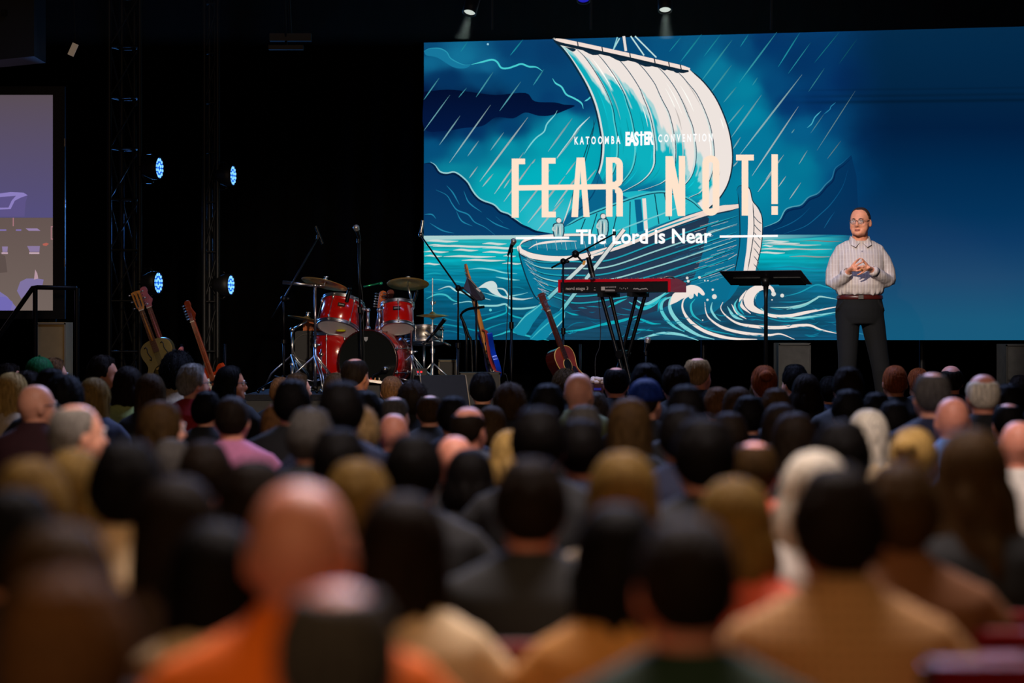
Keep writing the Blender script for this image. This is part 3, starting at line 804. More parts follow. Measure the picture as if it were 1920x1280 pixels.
# ---- lettering
FT = (255, 228, 204)
a = Art(9.5)
def bar(x0, y0, x1, y1): a.poly([(x0, y0), (x1, y0), (x1, y1), (x0, y1)], FT)
def quad(*p): a.poly(list(p), FT)
bar(960.3, 297.5, 973.6, 408); bar(960.3, 297.5, 985.5, 308)
bar(1016.6, 296.2, 1029.4, 407.5); bar(1016.6, 296.2, 1042.5, 307); bar(1016.6, 396.8, 1043, 407.5)
quad((1082, 295.5), (1097, 295.5), (1106.6, 406.8), (1094.8, 406.8), (1089, 320), (1084.6, 407), (1072, 407))
bar(1137, 295, 1149.2, 406.3)
def arcpoly(cx, cy, rx, ry, w, a0, a1, n=10):
    outer = [(cx + rx * math.cos(R(t)), cy + ry * math.sin(R(t))) for t in np.linspace(a0, a1, n)]
    inner = [(cx + (rx - w) * math.cos(R(t)), cy + (ry - w) * math.sin(R(t))) for t in np.linspace(a1, a0, n)]
    a.poly(outer + inner, FT)
bar(1146, 295, 1156, 305); bar(1156.4, 309, 1168.6, 338); arcpoly(1154, 309.6, 14.6, 14.8, 12, -90, 0); arcpoly(1154, 337, 14.6, 14.5, 12, 0, 90); bar(1147, 341, 1157, 352)
arcpoly(1154, 364, 14.6, 14.5, 12, -90, 0); bar(1156.4, 362, 1168.6, 406)
quad((960.3, 347.6), (1156, 345), (1156, 355), (960.3, 357.5))
bar(1248.5, 293, 1260.6, 405.4); bar(1273.4, 292.6, 1285.4, 405); quad((1248.5, 293), (1262.5, 293), (1285.4, 405), (1271.6, 405))
bar(1317.4, 306, 1330, 390); bar(1336.8, 306, 1349.4, 390); arcpoly(1333.4, 307.5, 16, 16, 12.4, 180, 360, 14); arcpoly(1333.4, 388.5, 16, 16, 12.4, 0, 180, 14)
bar(1380.6, 290.2, 1414, 301); bar(1391.2, 290.2, 1403.6, 404.2)
bar(1447, 289.6, 1459, 382.6); bar(1447, 386.6, 1459, 402.8)
a.build('title_lettering', led)
WT = (255, 255, 255)
a = Art(9.5)
a.stroke([(968, 446.5), (1068, 445.5)], 4.2, WT, 0, 2); a.stroke([(1350, 443.6), (1459, 442.2)], 4.2, WT, 0, 2)
a.build('subtitle_rule', led)

def text_mesh(body, width, height, bold=0.0, spacing=1.0, shear=0.0):
    """flat lettering mesh in x (0..width) and z (0..height of a capital)"""
    cu = bpy.data.curves.new('t', 'FONT')
    cu.body = body; cu.size = 1; cu.offset = bold; cu.space_character = spacing; cu.shear = shear
    cu.resolution_u = 3
    o = bpy.data.objects.new('t', cu); COL.objects.link(o)
    dg = bpy.context.evaluated_depsgraph_get()
    me = bpy.data.meshes.new_from_object(o.evaluated_get(dg))
    bpy.data.objects.remove(o, do_unlink=True)
    co = np.zeros(len(me.vertices) * 3); me.vertices.foreach_get('co', co); co = co.reshape(-1, 3)
    # capital height measured from an H
    cu2 = bpy.data.curves.new('h', 'FONT'); cu2.body = 'H'; cu2.size = 1
    o2 = bpy.data.objects.new('h', cu2); COL.objects.link(o2)
    dg = bpy.context.evaluated_depsgraph_get()
    m2 = bpy.data.meshes.new_from_object(o2.evaluated_get(dg)); hh = max(v.co.y for v in m2.vertices)
    bpy.data.objects.remove(o2, do_unlink=True); bpy.data.meshes.remove(m2)
    x0, x1 = co[:, 0].min(), co[:, 0].max()
    out = np.zeros_like(co)
    out[:, 0] = (co[:, 0] - x0) / (x1 - x0) * width
    out[:, 2] = co[:, 1] / hh * height
    me.vertices.foreach_set('co', out.ravel()); me.update()
    return me
def led_text(name, body, x0, x1, ytop, ybase, bold, spacing, col=WT, layer=10):
    u0, z0 = scr_uv(x0, ybase); u1, _ = scr_uv(x1, ybase); _, z1 = scr_uv((x0 + x1) / 2, ytop); _, zc = scr_uv((x0 + x1) / 2, ybase)
    me = text_mesh(body, u1 - u0, z1 - zc, bold, spacing)
    c = [scr_pos(u0 + v.co.x, zc + v.co.z, layer) for v in me.vertices]
    me.vertices.foreach_set('co', np.array(c).ravel())
    at = me.color_attributes.new('Picture', 'FLOAT_COLOR', 'POINT')
    q = lin(np.array(col, float))
    at.data.foreach_set('color', np.tile(np.array([q[0], q[1], q[2], 1]), len(me.vertices)))
    me.materials.clear()
    o = link_mesh(name, me, M_led, led)
    me.transform(local_inv(led))
    return o
led_text('subtitle_lettering', 'The Lord is Near', 1081, 1335, 430, 456, 0.022, 1.0)
led_text('place_lettering', 'KATOOMBA', 1078, 1164, 256.5, 270, 0.03, 1.7)
led_text('convention_lettering', 'CONVENTION', 1235, 1337, 252, 265.6, 0.03, 1.7)
led_text('season_lettering', 'EAS', 1173.5, 1198.5, 249, 272, 0.05, 0.82)
led_text('season_lettering', 'ER', 1208.5, 1227, 248.4, 270.4, 0.05, 0.82)
a = Art(10)
a.stroke([(1203.2, 246.5), (1203.2, 273)], 3.4, WT, 0, 2); a.stroke([(1198, 253.4), (1208.4, 253)], 3.2, WT, 0, 2)
a.build('season_lettering', led)
# ------------------------------------------------------------------ gear on the stage
def lerp(a, b_, t): return Vector(a) * (1 - t) + Vector(b_) * t
def down(p, z): return Vector((p[0], p[1], z))

def tripod(e, x, y, z0, h, spread, r=0.008, m=None, n=3, a0=0.4, low=0.03):
    for k in range(n):
        a = a0 + 2 * PI * k / n
        b = MB(); b.tube([(x, y, z0 + h), (x + spread * math.cos(a), y + spread * math.sin(a), z0 + low)], r, 6)
        b.ell((x + spread * math.cos(a), y + spread * math.sin(a), z0 + 0.014), 0.014, 8, 6)
        b.build('leg', m or M_blackmetal, e)

# ---- drums
def drum(name, c0, c1, r, label, cat='drum', front=None, lugs=6, shell=None, head=None, badge=True):
    """c0: bottom (or front) head centre, c1: top (or rear) head centre"""
    c0 = Vector(c0); c1 = Vector(c1)
    e = empty(name, (c0.x, c0.y, min(c0.z, c1.z)), label, cat)
    x, y, z, ln = basis(c0, c1)
    b = MB(); b.lathe([(r * 0.985, 0.012), (r, 0.014), (r, ln - 0.014), (r * 0.985, ln - 0.012)], c0, c1, 36); b.build('shell', shell or M_red, e)
    for p, q, nm in ((c0, c0 + z * 0.03, 'hoop'), (c1 - z * 0.03, c1, 'hoop')):
        b = MB(); b.lathe([(r + 0.001, 0), (r + 0.012, 0), (r + 0.012, 0.006), (r + 0.006, 0.008), (r + 0.006, 0.024), (r + 0.012, 0.025), (r + 0.012, 0.03), (r + 0.001, 0.03), (r + 0.001, 0)], p, q, 36)
        b.build(nm, front or M_chrome, e)
    b = MB(); b.lathe([(r, 0.006), (r * 0.9, 0.007), (0.0001, 0.008)], c0, c1, 36); b.build('drum_head', (head or M_skinhead), e)
    b = MB(); b.lathe([(r, ln - 0.006), (r * 0.9, ln - 0.007), (0.0001, ln - 0.008)], c0, c1, 36); b.build('drum_head', M_skinhead, e)
    for k in range(lugs):
        a = 2 * PI * (k + 0.5) / lugs
        d = x * math.cos(a) + y * math.sin(a)
        b = MB()
        b.cyl(c0 + d * (r + 0.012) + z * 0.01, c1 + d * (r + 0.012) - z * 0.01, 0.0035, n=6)
        for t in (0.16, 0.84):
            p = c0 + z * (ln * t) + d * (r + 0.008)
            b.ell(p, (0.011, 0.011, 0.02), 8, 6)
            b.ell(c0 + d * (r + 0.012) + z * (0.012 if t < .5 else ln - 0.012), 0.008, 8, 6)
        b.build('lug', M_chrome, e)
    return e, (x, y, z, ln)

DY = 21.3
M_kickhead = mat('black_drum_skin', (10, 14, 12), 0.35)
yaw = R(16)
kf = P(689, 673, 21.05); kax = Vector((math.sin(yaw), math.cos(yaw), 0))
k0 = Vector((kf.x, kf.y, RZ + 0.285)); k1 = k0 + kax * 0.42
kd, (kx, ky, kz, kl) = drum('bass_drum', k0, k1, 0.262, 'red lacquered bass drum with black front skin in the middle of the kit', front=mat('dark_red_hoop', (58, 14, 12), 0.25, coat=0.6), lugs=8, head=M_kickhead)
b = MB()
for dx, dz, rr in ((0.04, -0.10, 0.0), ):
    pass
b.lathe([(0.055, 0), (0.062, 0.004), (0.055, 0.006)], k0 + Vector((0.1, -0.004, -0.12)), k0 + Vector((0.1, -0.004, -0.12)) + kax, 20)
b.build('port_ring', mat('dark_port', (30, 30, 30), 0.4), kd)
b = MB(); cpos = k0 - kax * 0.004 + Vector((-0.012, 0, 0.185))
b.prism([(-0.018, 0.02), (0.018, 0.02), (0.014, -0.006), (0, -0.022), (-0.014, -0.006)], 0.002, Matrix.Translation(cpos)); b.build('crest_badge', mat('pale_badge', (150, 152, 150), 0.5), kd)
b = MB(); pb = P(722, 692, 20.9); b.cyl(pb, pb + Vector((0.02, 0.12, 0.01)), 0.028, 0.022, 14); b.ell(pb + Vector((0, -0.01, 0)), (0.03, 0.03, 0.03), 12, 8)
mic_m = b
# spurs
for s in (-1, 1):
    b = MB(); b.tube([k0 + Vector((s * 0.24, 0.1, -0.12)), (k0.x + s * 0.36, k0.y - 0.02, RZ + 0.01)], 0.009, 8); b.build('spur', M_chrome, kd)
for s, tx in ((-1, 675), (1, 705)):
    b = MB(); base = k0 + kax * 0.16 + Vector((s * 0.05, 0, 0.26)); b.tube([base, base + Vector((0, 0, 0.17))], 0.014, 8); b.ell(base + Vector((0, 0, 0.02)), 0.026, 10, 6); b.ell(base + Vector((0, 0, 0.18)), 0.022, 10, 6)
    b.tube([base + Vector((0, 0, 0.18)), base + Vector((s * 0.09, 0.0, 0.20))], 0.012, 8); b.build('tom_arm', M_chrome, kd)
e = empty('kick_microphone', tuple(pb), 'small round microphone in front of the bass drum skin', 'microphone')
mic_m.build('capsule', M_steel, e)
b = MB(); b.tube([pb + Vector((0.0, 0.02, -0.01)), pb + Vector((-0.1, -0.05, -0.05)), down(pb + Vector((-0.14, -0.1, 0)), RZ + 0.01)], 0.007, 6); b.lathe([(0.0001, 0), (0.07, 0), (0.07, 0.012), (0.0001, 0.02)], down(pb + Vector((-0.14, -0.1, 0)), RZ), down(pb + Vector((-0.14, -0.1, 0)), RZ + 1), 16); b.build('short_stand', M_blackmetal, e)

def tomdrum(px, py, d, r, ln, tilt, roll, label):
    c0 = P(px, py, d)
    ax = Matrix.Rotation(R(roll), 3, 'Y') @ (Matrix.Rotation(R(-tilt), 3, 'X') @ Vector((0, 0, 1)))
    c1 = c0 + ax * ln
    e, (x, y, z, _) = drum('tom_drum', c0, c1, r, label)
    # badge on the side that faces the hall
    d_ = (Vector((0, -1, 0)) - z * Vector((0, -1, 0)).dot(z)).normalized()
    side = z.cross(d_)
    M = Matrix((( side.x, d_.x, z.x, 0), (side.y, d_.y, z.y, 0), (side.z, d_.z, z.z, 0), (0, 0, 0, 1)))
    M = Matrix.Translation(c0 + z * ln * 0.60 + d_ * (r + 0.001)) @ M
    b = MB(); b.prism([(-0.032, -0.017), (0.032, -0.017), (0.032, 0.017), (-0.032, 0.017)], 0.003, M); b.build('badge', mat('dark_badge', (22, 20, 18), 0.3, 0.5), e)
    b = MB(); b.prism([(-0.024, -0.003), (0.024, -0.003), (0.022, 0.006), (-0.022, 0.006)], 0.0045, M); b.build('badge_mark', mat('pale_badge', (150, 152, 150), 0.5), e)
    return e, c0, c1
t1, a0, a1 = tomdrum(633, 617, 21.2, 0.178, 0.27, 22, 11, 'larger red tom drum on the left with a yellow smudge below')
b = MB(); b.ell(a0 + Vector((0.03, -0.02, -0.012)), (0.045, 0.02, 0.012), 12, 6); b.build('yellow_smudge', mat('yellow_tape', (190, 190, 20), 0.6), t1)
t2, a0, a1 = tomdrum(746, 617, 21.2, 0.14, 0.235, 22, -2, 'smaller red tom drum on the right side of the kit')
f0 = P(632, 706, 21.55); f1 = Vector((f0.x, f0.y, 1.56 - (622 - 623) / F * 21.55))
ft, (fx, fy, fz, fl) = drum('floor_tom', f0, f1, 0.2, 'tall red floor tom behind the left side of the bass drum', lugs=8)
for k in range(3):
    a = -2.2 + k * 2.1
    q = Vector((f0.x + 0.215 * math.cos(a), f0.y + 0.215 * math.sin(a), 0)); b = MB(); b.tube([(q.x, q.y, f0.z + 0.25), (q.x, q.y, RZ + 0.01)], 0.007, 8); b.ell((q.x, q.y, RZ + 0.015), 0.015, 8, 6); b.ell((q.x, q.y, f0.z + 0.2), 0.022, 8, 6); b.build('leg', M_chrome, ft)
s0 = P(795, 644, 21.75); s1 = s0 + Vector((0, 0.02, 0.15))
sn, _q = drum('snare_drum', s0, s1, 0.17, 'metal snare drum glinting blue behind the right tom', shell=M_steel, lugs=8)
b = MB(); b.tube([s0, down(s0, RZ + 0.12)], 0.012, 8)
for k in range(3):
    a = 0.5 + 2 * PI * k / 3
    b.tube([down(s0, RZ + 0.2), (s0.x + 0.22 * math.cos(a), s0.y + 0.22 * math.sin(a), RZ + 0.012)], 0.008, 6); b.tube([s0, s0 + Vector((0.17 * math.cos(a), 0.17 * math.sin(a), 0.01))], 0.008, 6)
b.build('stand', M_chrome, sn)

def cymbal_mesh(c, nrm, r, dome=0.028):
    b = MB(); n = Vector(nrm).normalized(); c = Vector(c)
    b.lathe([(0.006, 0.0), (r * 0.10, -0.004), (r * 0.19, -dome * 0.55), (r * 0.22, -dome * 0.62), (r * 0.6, -dome * 0.85), (r, -dome * 1.25), (r, -dome * 1.25 - 0.002), (r * 0.6, -dome * 0.85 - 0.002), (r * 0.22, -dome * 0.62 - 0.003), (r * 0.10, -0.008), (0.006, -0.004)], c, c + n, 40)
    return b
def cymstand(label, cpx, cpy, d, r, nrm, pole_px, pole_top, floor_z, boom=True, chrome=M_chrome, legs=True, base_px=None, arm_end=None):
    c = P(cpx, cpy, d); pt = P(pole_px, pole_top, d)
    e = empty('cymbal_stand', (pt.x, pt.y, floor_z), label, 'cymbal')
    cymbal_mesh(c, nrm, r).build('cymbal', M_brass, e)
    n = Vector(nrm).normalized()
    b = MB(); b.cyl(c - n * 0.05, c + n * 0.035, 0.005, n=8); b.cyl(c + n * 0.002, c + n * 0.014, 0.016, n=12); b.ell(c + n * 0.03, (0.02, 0.006, 0.008), 8, 6); b.build('wing_nut', M_chrome, e)
    b = MB()
    b.tube([c - n * 0.05, pt], 0.010, 8); b.ell(pt, 0.024, 10, 8)
    if arm_end is not None: b.tube([pt, P(*arm_end)], [0.011, 0.017], 8)
    b.build('boom_arm', chrome, e)
    mid = 0.55
    b = MB(); b.tube([pt, lerp(pt, down(pt, floor_z), mid)], 0.011, 10); b.tube([lerp(pt, down(pt, floor_z), mid), down(pt, floor_z + 0.06)], 0.015, 10); b.cyl(lerp(pt, down(pt, floor_z), mid - 0.01), lerp(pt, down(pt, floor_z), mid + 0.02), 0.024); b.ell(lerp(pt, down(pt, floor_z), mid) + Vector((0.03, 0, 0)), (0.022, 0.008, 0.01), 8, 6); b.build('pole', chrome, e)
    for k in range(3):
        a = -1.2 + 2 * PI * k / 3
        foot = Vector((pt.x + 0.27 * math.cos(a), pt.y + 0.27 * math.sin(a), floor_z + 0.015))
        b = MB()
        for off in (-0.012, 0.012):
            sd = Vector((-math.sin(a) * off, math.cos(a) * off, 0))
            b.tube([down(pt, floor_z + 0.33) + sd, lerp(down(pt, floor_z + 0.33), foot, 0.6) + Vector((0.03 * math.cos(a), 0.03 * math.sin(a), 0.02)) + sd, foot + sd * 0.5], 0.006, 6)
        b.tube([lerp(down(pt, floor_z + 0.33), foot, 0.6), down(pt, floor_z + 0.1)], 0.005, 6)
        b.ell(foot, (0.018, 0.018, 0.014), 8, 6)
        b.build('leg', chrome, e)
    return e
cymstand('thin bronze crash cymbal tilted on a long boom at upper left of kit', 610, 525, 21.0, 0.205, (0.22, 0.20, 1), 591, 535, RZ, arm_end=(530, 529, 21.0))
cymstand('bronze ride cymbal tipped toward the hall at upper right of kit', 765, 525, 21.25, 0.185, (0.0, 0.30, 1), 772, 565, RZ)
cymstand('low bronze cymbal at far left behind the boom pole', 577, 592, 21.7, 0.175, (0.2, 0.08, 1), 548, 618, RZ)
# hi-hat
hc = P(811, 586, 21.6)
e = empty('hi_hat', (hc.x, hc.y, RZ), 'closed pair of bronze hi-hat cymbals in front of the video wall', 'cymbal')
cymbal_mesh(hc + Vector((0, 0, 0.01)), (0, -0.03, 1), 0.145, 0.03).build('cymbal', M_brass, e)
cymbal_mesh(hc + Vector((0, 0, -0.06)), (0, 0.03, -1), 0.145, 0.025).build('cymbal', M_brass, e)
b = MB(); b.cyl((hc.x, hc.y, hc.z - 0.1), (hc.x, hc.y, hc.z + 0.31), 0.0045, n=8); b.cyl((hc.x, hc.y, hc.z + 0.07), (hc.x, hc.y, hc.z + 0.10), 0.02); b.ell((hc.x + 0.02, hc.y, hc.z + 0.09), 0.013, 8, 6); b.build('pull_rod', M_chrome, e)
b = MB(); b.cyl((hc.x, hc.y, hc.z - 0.34), (hc.x, hc.y, hc.z - 0.09), 0.009, n=8); b.cyl((hc.x, hc.y, RZ + 0.05), (hc.x, hc.y, hc.z - 0.33), 0.014, n=10); b.cyl((hc.x, hc.y, hc.z - 0.36), (hc.x, hc.y, hc.z - 0.32), 0.022); b.build('pole', M_chrome, e)
tripod(e, hc.x, hc.y, RZ, 0.26, 0.26, 0.008, M_chrome)
b = MB(); b.box((hc.x, hc.y - 0.2, RZ + 0.06), (0.09, 0.3, 0.012), Euler((R(18), 0, 0))); b.build('pedal', M_steel, e)
# drummer's stool (mostly hidden)
dt = P(700, 660, 22.1)
e = empty('drum_stool', (dt.x, dt.y, RZ), 'round black padded drum stool behind the bass drum', 'stool')
b = MB(); b.lathe([(0.0001, 0), (0.16, 0), (0.175, 0.03), (0.165, 0.08), (0.0001, 0.09)], (dt.x, dt.y, RZ + 0.45), (dt.x, dt.y, 3), 24); b.build('seat', M_black, e)
b = MB(); b.cyl((dt.x, dt.y, RZ + 0.12), (dt.x, dt.y, RZ + 0.45), 0.016); b.build('post', M_chrome, e)
tripod(e, dt.x, dt.y, RZ, 0.25, 0.24, 0.01, M_chrome)
# drum sticks crossing near the hi-hat
e = MB(); e.tube([P(798, 618, 21.35), P(828, 640, 21.3)], [0.007, 0.006], 8); e.tube([P(832, 642, 21.3), P(845, 649, 21.3)], [0.010, 0.012], 8)
tag(e.build('microphone', M_steel, None), 'slim pale pencil microphone pointing up beside the hi-hat', 'microphone')

# ---- microphones and stands
def mic(name, tip, tail, label, m_body=None, ball=0.027, m_ball=None, parent=None):
    tip = Vector(tip); tail = Vector(tail); z = (tip - tail).normalized()
    e = empty(name, tuple(tail), label, 'microphone')
    b = MB(); b.cyl(tail, tip - z * ball * 1.6, 0.012, 0.019, 14); b.cyl(tail - z * 0.025, tail, 0.009, n=10); b.build('body', m_body or M_blackmetal, e)
    b = MB(); b.ell(tip - z * ball, ball, 16, 10); b.cyl(tip - z * ball * 2.0, tip - z * ball * 0.9, ball * 0.8, ball * 1.02, 16); b.build('grille', m_ball or mat('mic_grille', (190, 185, 180), 0.45, 0.9, noise=0.5, nscale=300), e)
    return e
def cable(name, pts, label, r=0.004, m=None):
    b = MB(); b.tube([Vector(p) for p in crom(pts, 6)], r, 6)
    return tag(b.build(name, m or M_cable, None), label, 'cable')
def stand(label, foot_xy, z0, top, boom=None, legs=3, m=None, r=0.009, tail=None, round_base=False, a0=0.4):
    e = empty('microphone_stand', (foot_xy[0], foot_xy[1], z0), label, 'stand')
    m = m or M_blackmetal
    top = Vector(top); ft = Vector((foot_xy[0], foot_xy[1], z0))
    mid = lerp(ft, top, 0.55)
    b = MB(); b.tube([ft + Vector((0, 0, 0.03)), mid], r * 1.35, 10); b.tube([mid, top], r, 10); b.cyl(lerp(ft, top, 0.53), lerp(ft, top, 0.57), r * 2.2, n=12); b.build('pole', m, e)
    if round_base:
        b = MB(); b.lathe([(0.0001, 0.0), (0.14, 0.0), (0.14, 0.012), (0.03, 0.03), (0.0001, 0.03)], ft, ft + Vector((0, 0, 1)), 28); b.build('round_base', m, e)
    else:
        tripod(e, ft.x, ft.y, z0, 0.16, 0.3, 0.008, m, a0=a0)
    if boom is not None:
        b = MB(); b.tube([Vector(tail) if tail is not None else top, top, Vector(boom)], [r * 0.9, r * 0.9, r * 0.75], 8); b.ell(top, 0.028, 10, 8); b.ell(top + Vector((0.035, 0, 0.0)), (0.02, 0.008, 0.014), 8, 6); b.build('boom_arm', m, e)
    b = MB(); q = Vector(boom) if boom is not None else top; b.cyl(q - Vector((0, 0, 0.015)), q + Vector((0, 0, 0.02)), 0.014, n=10); b.build('clip', m, e)
    return e
# centre vocal stand
vt = P(959, 470, 20.7)
stand('straight black microphone stand alone between the blue bass and the piano', (vt.x, vt.y), SZ, vt, round_base=True)
mic('vocal_microphone', P(965, 447, 20.68), P(954, 474, 20.72), 'silver-headed vocal microphone on the lone straight stand')
cable('microphone_cable', [P(953.5, 476, 20.7), P(952, 500, 20.66), P(954, 540, 20.64), P(951, 600, 20.64), P(948, 660, 20.6), P(944, 700, 20.6), P(950, 706, 20.6), down(P(966, 712, 20.5), SZ + 0.01)], 'thin black cable hanging from the lone vocal microphone')
# drum overhead vocal mic
dt = P(672, 452, 20.85)
stand('tall dark microphone stand rising in front of the bass drum', (dt.x + 0.03, dt.y), RZ, dt, round_base=True)
mic('vocal_microphone', P(666, 421, 20.82), P(674, 446, 20.86), 'ball-headed microphone above the centre of the drum kit')
cable('microphone_cable', [P(675, 448, 20.83), P(676, 480, 20.8), P(675, 520, 20.8), P(680, 560, 20.8), P(682, 640, 20.8), down(P(684, 700, 20.8), RZ + 0.01)], 'cable dropping down the dark stand in front of the kit')
# left boom with pencil mic
lt = P(532, 560, 20.9)
stand('dark boom stand leaning over the left end of the drum kit', (lt.x, lt.y), SZ + 0.19, lt, boom=P(596, 445, 20.9), tail=P(510, 596, 20.9))
b = MB(); b.cyl(P(592, 424, 20.9), P(605, 457, 20.9), 0.011); tag(b.build('pencil_microphone', M_blackmetal), 'slim dark overhead microphone at upper left above the crash cymbal', 'microphone')
# right boom in front of video wall
rt = P(859, 540, 21.0)
stand('dark boom stand reaching up left past the edge of the video wall', (rt.x, rt.y), SZ, rt, boom=P(788, 440, 21.1), tail=P(890, 563, 20.98))
b = MB(); b.cyl(P(793, 413, 21.1), P(789, 438, 21.1), 0.013); b.ell(P(789, 440, 21.1), 0.022, 10, 8); tag(b.build('pencil_microphone', M_steel), 'small metal microphone at the corner of the video wall', 'microphone')
# black low mic by hi-hat
ht = P(812, 612, 21.0)
b = MB(); b.tube([P(800, 640, 21.2), P(815, 622, 21.15)], 0.012, 8); b.cyl(P(815, 622, 21.15), P(834, 598, 21.1), 0.016, 0.020); tag(b.build('black_microphone', M_blackmetal), 'black stick microphone slanting up beneath the hi-hat', 'microphone')
# snare and tom clip microphones
b = MB(); b.cyl(P(650, 566, 21.1), P(655, 545, 21.1), 0.016, 0.02); b.ell(P(656, 541, 21.1), 0.016, 10, 8); tag(b.build('clip_microphone', M_blackmetal), 'small clip microphone on the rim of the larger tom', 'microphone')
b = MB(); b.cyl(P(776, 566, 21.1), P(781, 548, 21.1), 0.012, 0.016); b.ell(P(781, 546, 21.1), 0.014, 10, 8); tag(b.build('clip_microphone', M_blackmetal), 'small clip microphone beside the ride cymbal pole', 'microphone')
b = MB(); b.tube([P(682, 537, 21.4), P(712, 531, 21.45)], 0.008, 8); b.ell(P(714, 531, 21.45), 0.016, 8, 6)
tag(b.build('microphone', mat('green_lit_metal', (60, 190, 130), 0.3, 0.8)), 'green-tinted microphone arm behind the tom drums', 'microphone')

# ---- music stand
def plate(b, c, w, dpt, yaw, tilt, th=0.004):
    b.box(c, (w, dpt, th), Euler((R(tilt), 0, R(yaw)), 'XYZ'))
ms = P(1436, 534, 20.5)
e = empty('music_stand', (ms.x, ms.y, SZ), 'wide black music stand on a single pole before the speaker', 'music stand')
c = P(1435, 520.5, 20.5)
Mr = Matrix.Rotation(R(-26), 3, 'Z') @ Matrix.Rotation(R(-22), 3, 'X')
M_desk = mat('satin_black_desk', (58, 50, 56), 0.4, 0.3)
b = MB(); b.box(c, (0.73, 0.30, 0.004), Mr); b.build('desk', M_desk, e)
b = MB(); b.box(c + Mr @ Vector((0, 0.15, 0.008)), (0.73, 0.004, 0.012), Mr); b.build('lip', M_desk, e)
for s in (-0.16, 0.2):
    b = MB(); b.box(c + Mr @ Vector((s, 0.06, -0.008)), (0.24, 0.16, 0.010), Mr); b.build('support_panel', mat('dull_black_panel', (14, 15, 14), 0.6), e)
b = MB(); b.tube([(ms.x, ms.y, SZ + 0.02), (ms.x, ms.y, ms.z - 0.12), (ms.x, ms.y, ms.z)], [0.019, 0.016, 0.024], 12); b.tube([(ms.x, ms.y, ms.z - 0.01), tuple(c)], [0.03, 0.05], 12); b.build('pole', M_blackmetal, e)
b = MB(); b.lathe([(0.0001, 0), (0.17, 0), (0.17, 0.01), (0.03, 0.04), (0.0001, 0.04)], (ms.x, ms.y, SZ), (ms.x, ms.y, 3), 28); b.build('round_base', M_blackmetal, e)
# small music stand near the bass
ms2 = P(886, 545, 20.95)
e = empty('music_stand', (ms2.x - 0.02, ms2.y, SZ), 'tilted black folding music stand in front of the guitar headstock', 'music stand')
b = MB()
b._add([P(869, 540, 20.9), P(876, 520, 20.95), P(884, 524, 20.95), P(908, 553, 20.95), P(910, 560, 20.9), P(904, 562, 20.88), P(893, 562, 20.86), P(884, 552, 20.86)], [tuple(range(8))], False)
o = b.build('desk', M_desk, e); md = o.modifiers.new('t', 'SOLIDIFY'); md.thickness = 0.01
b = MB(); b.tube([P(893, 560, 20.92), down(P(893, 560, 20.92), SZ + 0.03)], 0.010, 8); b.build('pole', M_blackmetal, e)
q = P(893, 560, 20.92); tripod(e, q.x, q.y, SZ, 0.25, 0.25, 0.007)
b = MB(); b.box(P(897, 543, 20.84), (0.045, 0.004, 0.018), Euler((0, R(42), 0))); b.build('paper_label', mat('paper', (215, 210, 205), 0.7), e)

# ---- keyboard
kyaw = R(-27)
kc = P(1166, 536, 20.95)
Mk = Matrix.Translation(kc) @ Matrix.Rotation(kyaw, 4, 'Z')
KL, KD, KH = 1.04, 0.34, 0.115
e = empty('stage_piano', tuple(kc - Vector((0, 0, KH / 2))), 'bright red stage piano with black back panel on an X stand', 'keyboard', rz=0)
M_nred = mat('bright_red_metal', (225, 8, 36), 0.35, coat=0.3)
M_npan = mat('dark_back_panel', (24, 20, 20), 0.45)
b = MB(); b.M = Mk; b.box((0, 0, -0.006), (KL - 0.02, KD - 0.01, KH - 0.012)); b.build('case', M_npan, e)
# top lid slopes down toward the player (+y)
b = MB(); b.M = Mk
zt = KH / 2
b._add([(-KL / 2, -KD / 2, zt - 0.024), (KL / 2, -KD / 2, zt - 0.024), (KL / 2, -KD / 2, zt), (-KL / 2, -KD / 2, zt), (-KL / 2, 0.02, zt), (KL / 2, 0.02, zt), (-KL / 2, 0.02, zt - 0.012), (KL / 2, 0.02, zt - 0.012)], [(0, 1, 2, 3), (3, 2, 5, 4), (4, 5, 7, 6), (0, 3, 4, 6), (1, 7, 5, 2), (0, 6, 7, 1)], False)
b.build('top_panel', M_nred, e)
for s in (-1, 1):
    b = MB(); b.M = Mk
    x0 = s * KL / 2; x1 = x0 + s * 0.012
    prof = [(-KD / 2, -KH / 2), (-KD / 2, zt), (0.0, zt - 0.002), (KD / 2, zt - 0.034), (KD / 2, -KH / 2)]
    vs = [(x0 - s * 0.004, y, z) for y, z in prof] + [(x1, y, z) for y, z in prof]
    b._add(vs, [(0, 1, 2, 3, 4), (9, 8, 7, 6, 5)] + [(k, 5 + k, 5 + (k + 1) % 5, (k + 1) % 5) for k in range(5)], False)
    b.build('end_cheek', M_nred, e)
    b = MB(); b.M = Mk; b.box((s * (KL / 2 - 0.004), -KD / 2 - 0.001, 0), (0.014, 0.006, KH)); b.build('edge_strip', M_nred, e)
def kmesh(me, x, z, y=-KD / 2 - 0.003):
    M = Mk @ Matrix.Translation((x, y, z)); me.transform(M); me.transform(local_inv(e)); return me
M_ink = mat('printed_cream', (205, 196, 186), 0.6)
M_ink.node_tree.nodes['Principled BSDF'].inputs['Emission Strength'].default_value = 0
me = text_mesh('nord stage 3', 0.215, 0.027, 0.012, 0.93); me.materials.clear(); kmesh(me, -0.455, -0.034); o = link_mesh('maker_lettering', me, M_ink, e)
for k, (txt, x, w, h) in enumerate((('MADE IN SWEDEN BY', -0.075, 0.10, 0.012), ('HANDMADE', -0.075, 0.10, 0.010))):
    me = text_mesh(txt, w, h, 0.01, 1.0); me.materials.clear(); kmesh(me, x, -0.018 - k * 0.018); link_mesh('small_lettering', me, M_ink, e)
    if k == 0: break
b = MB(); b.M = Mk
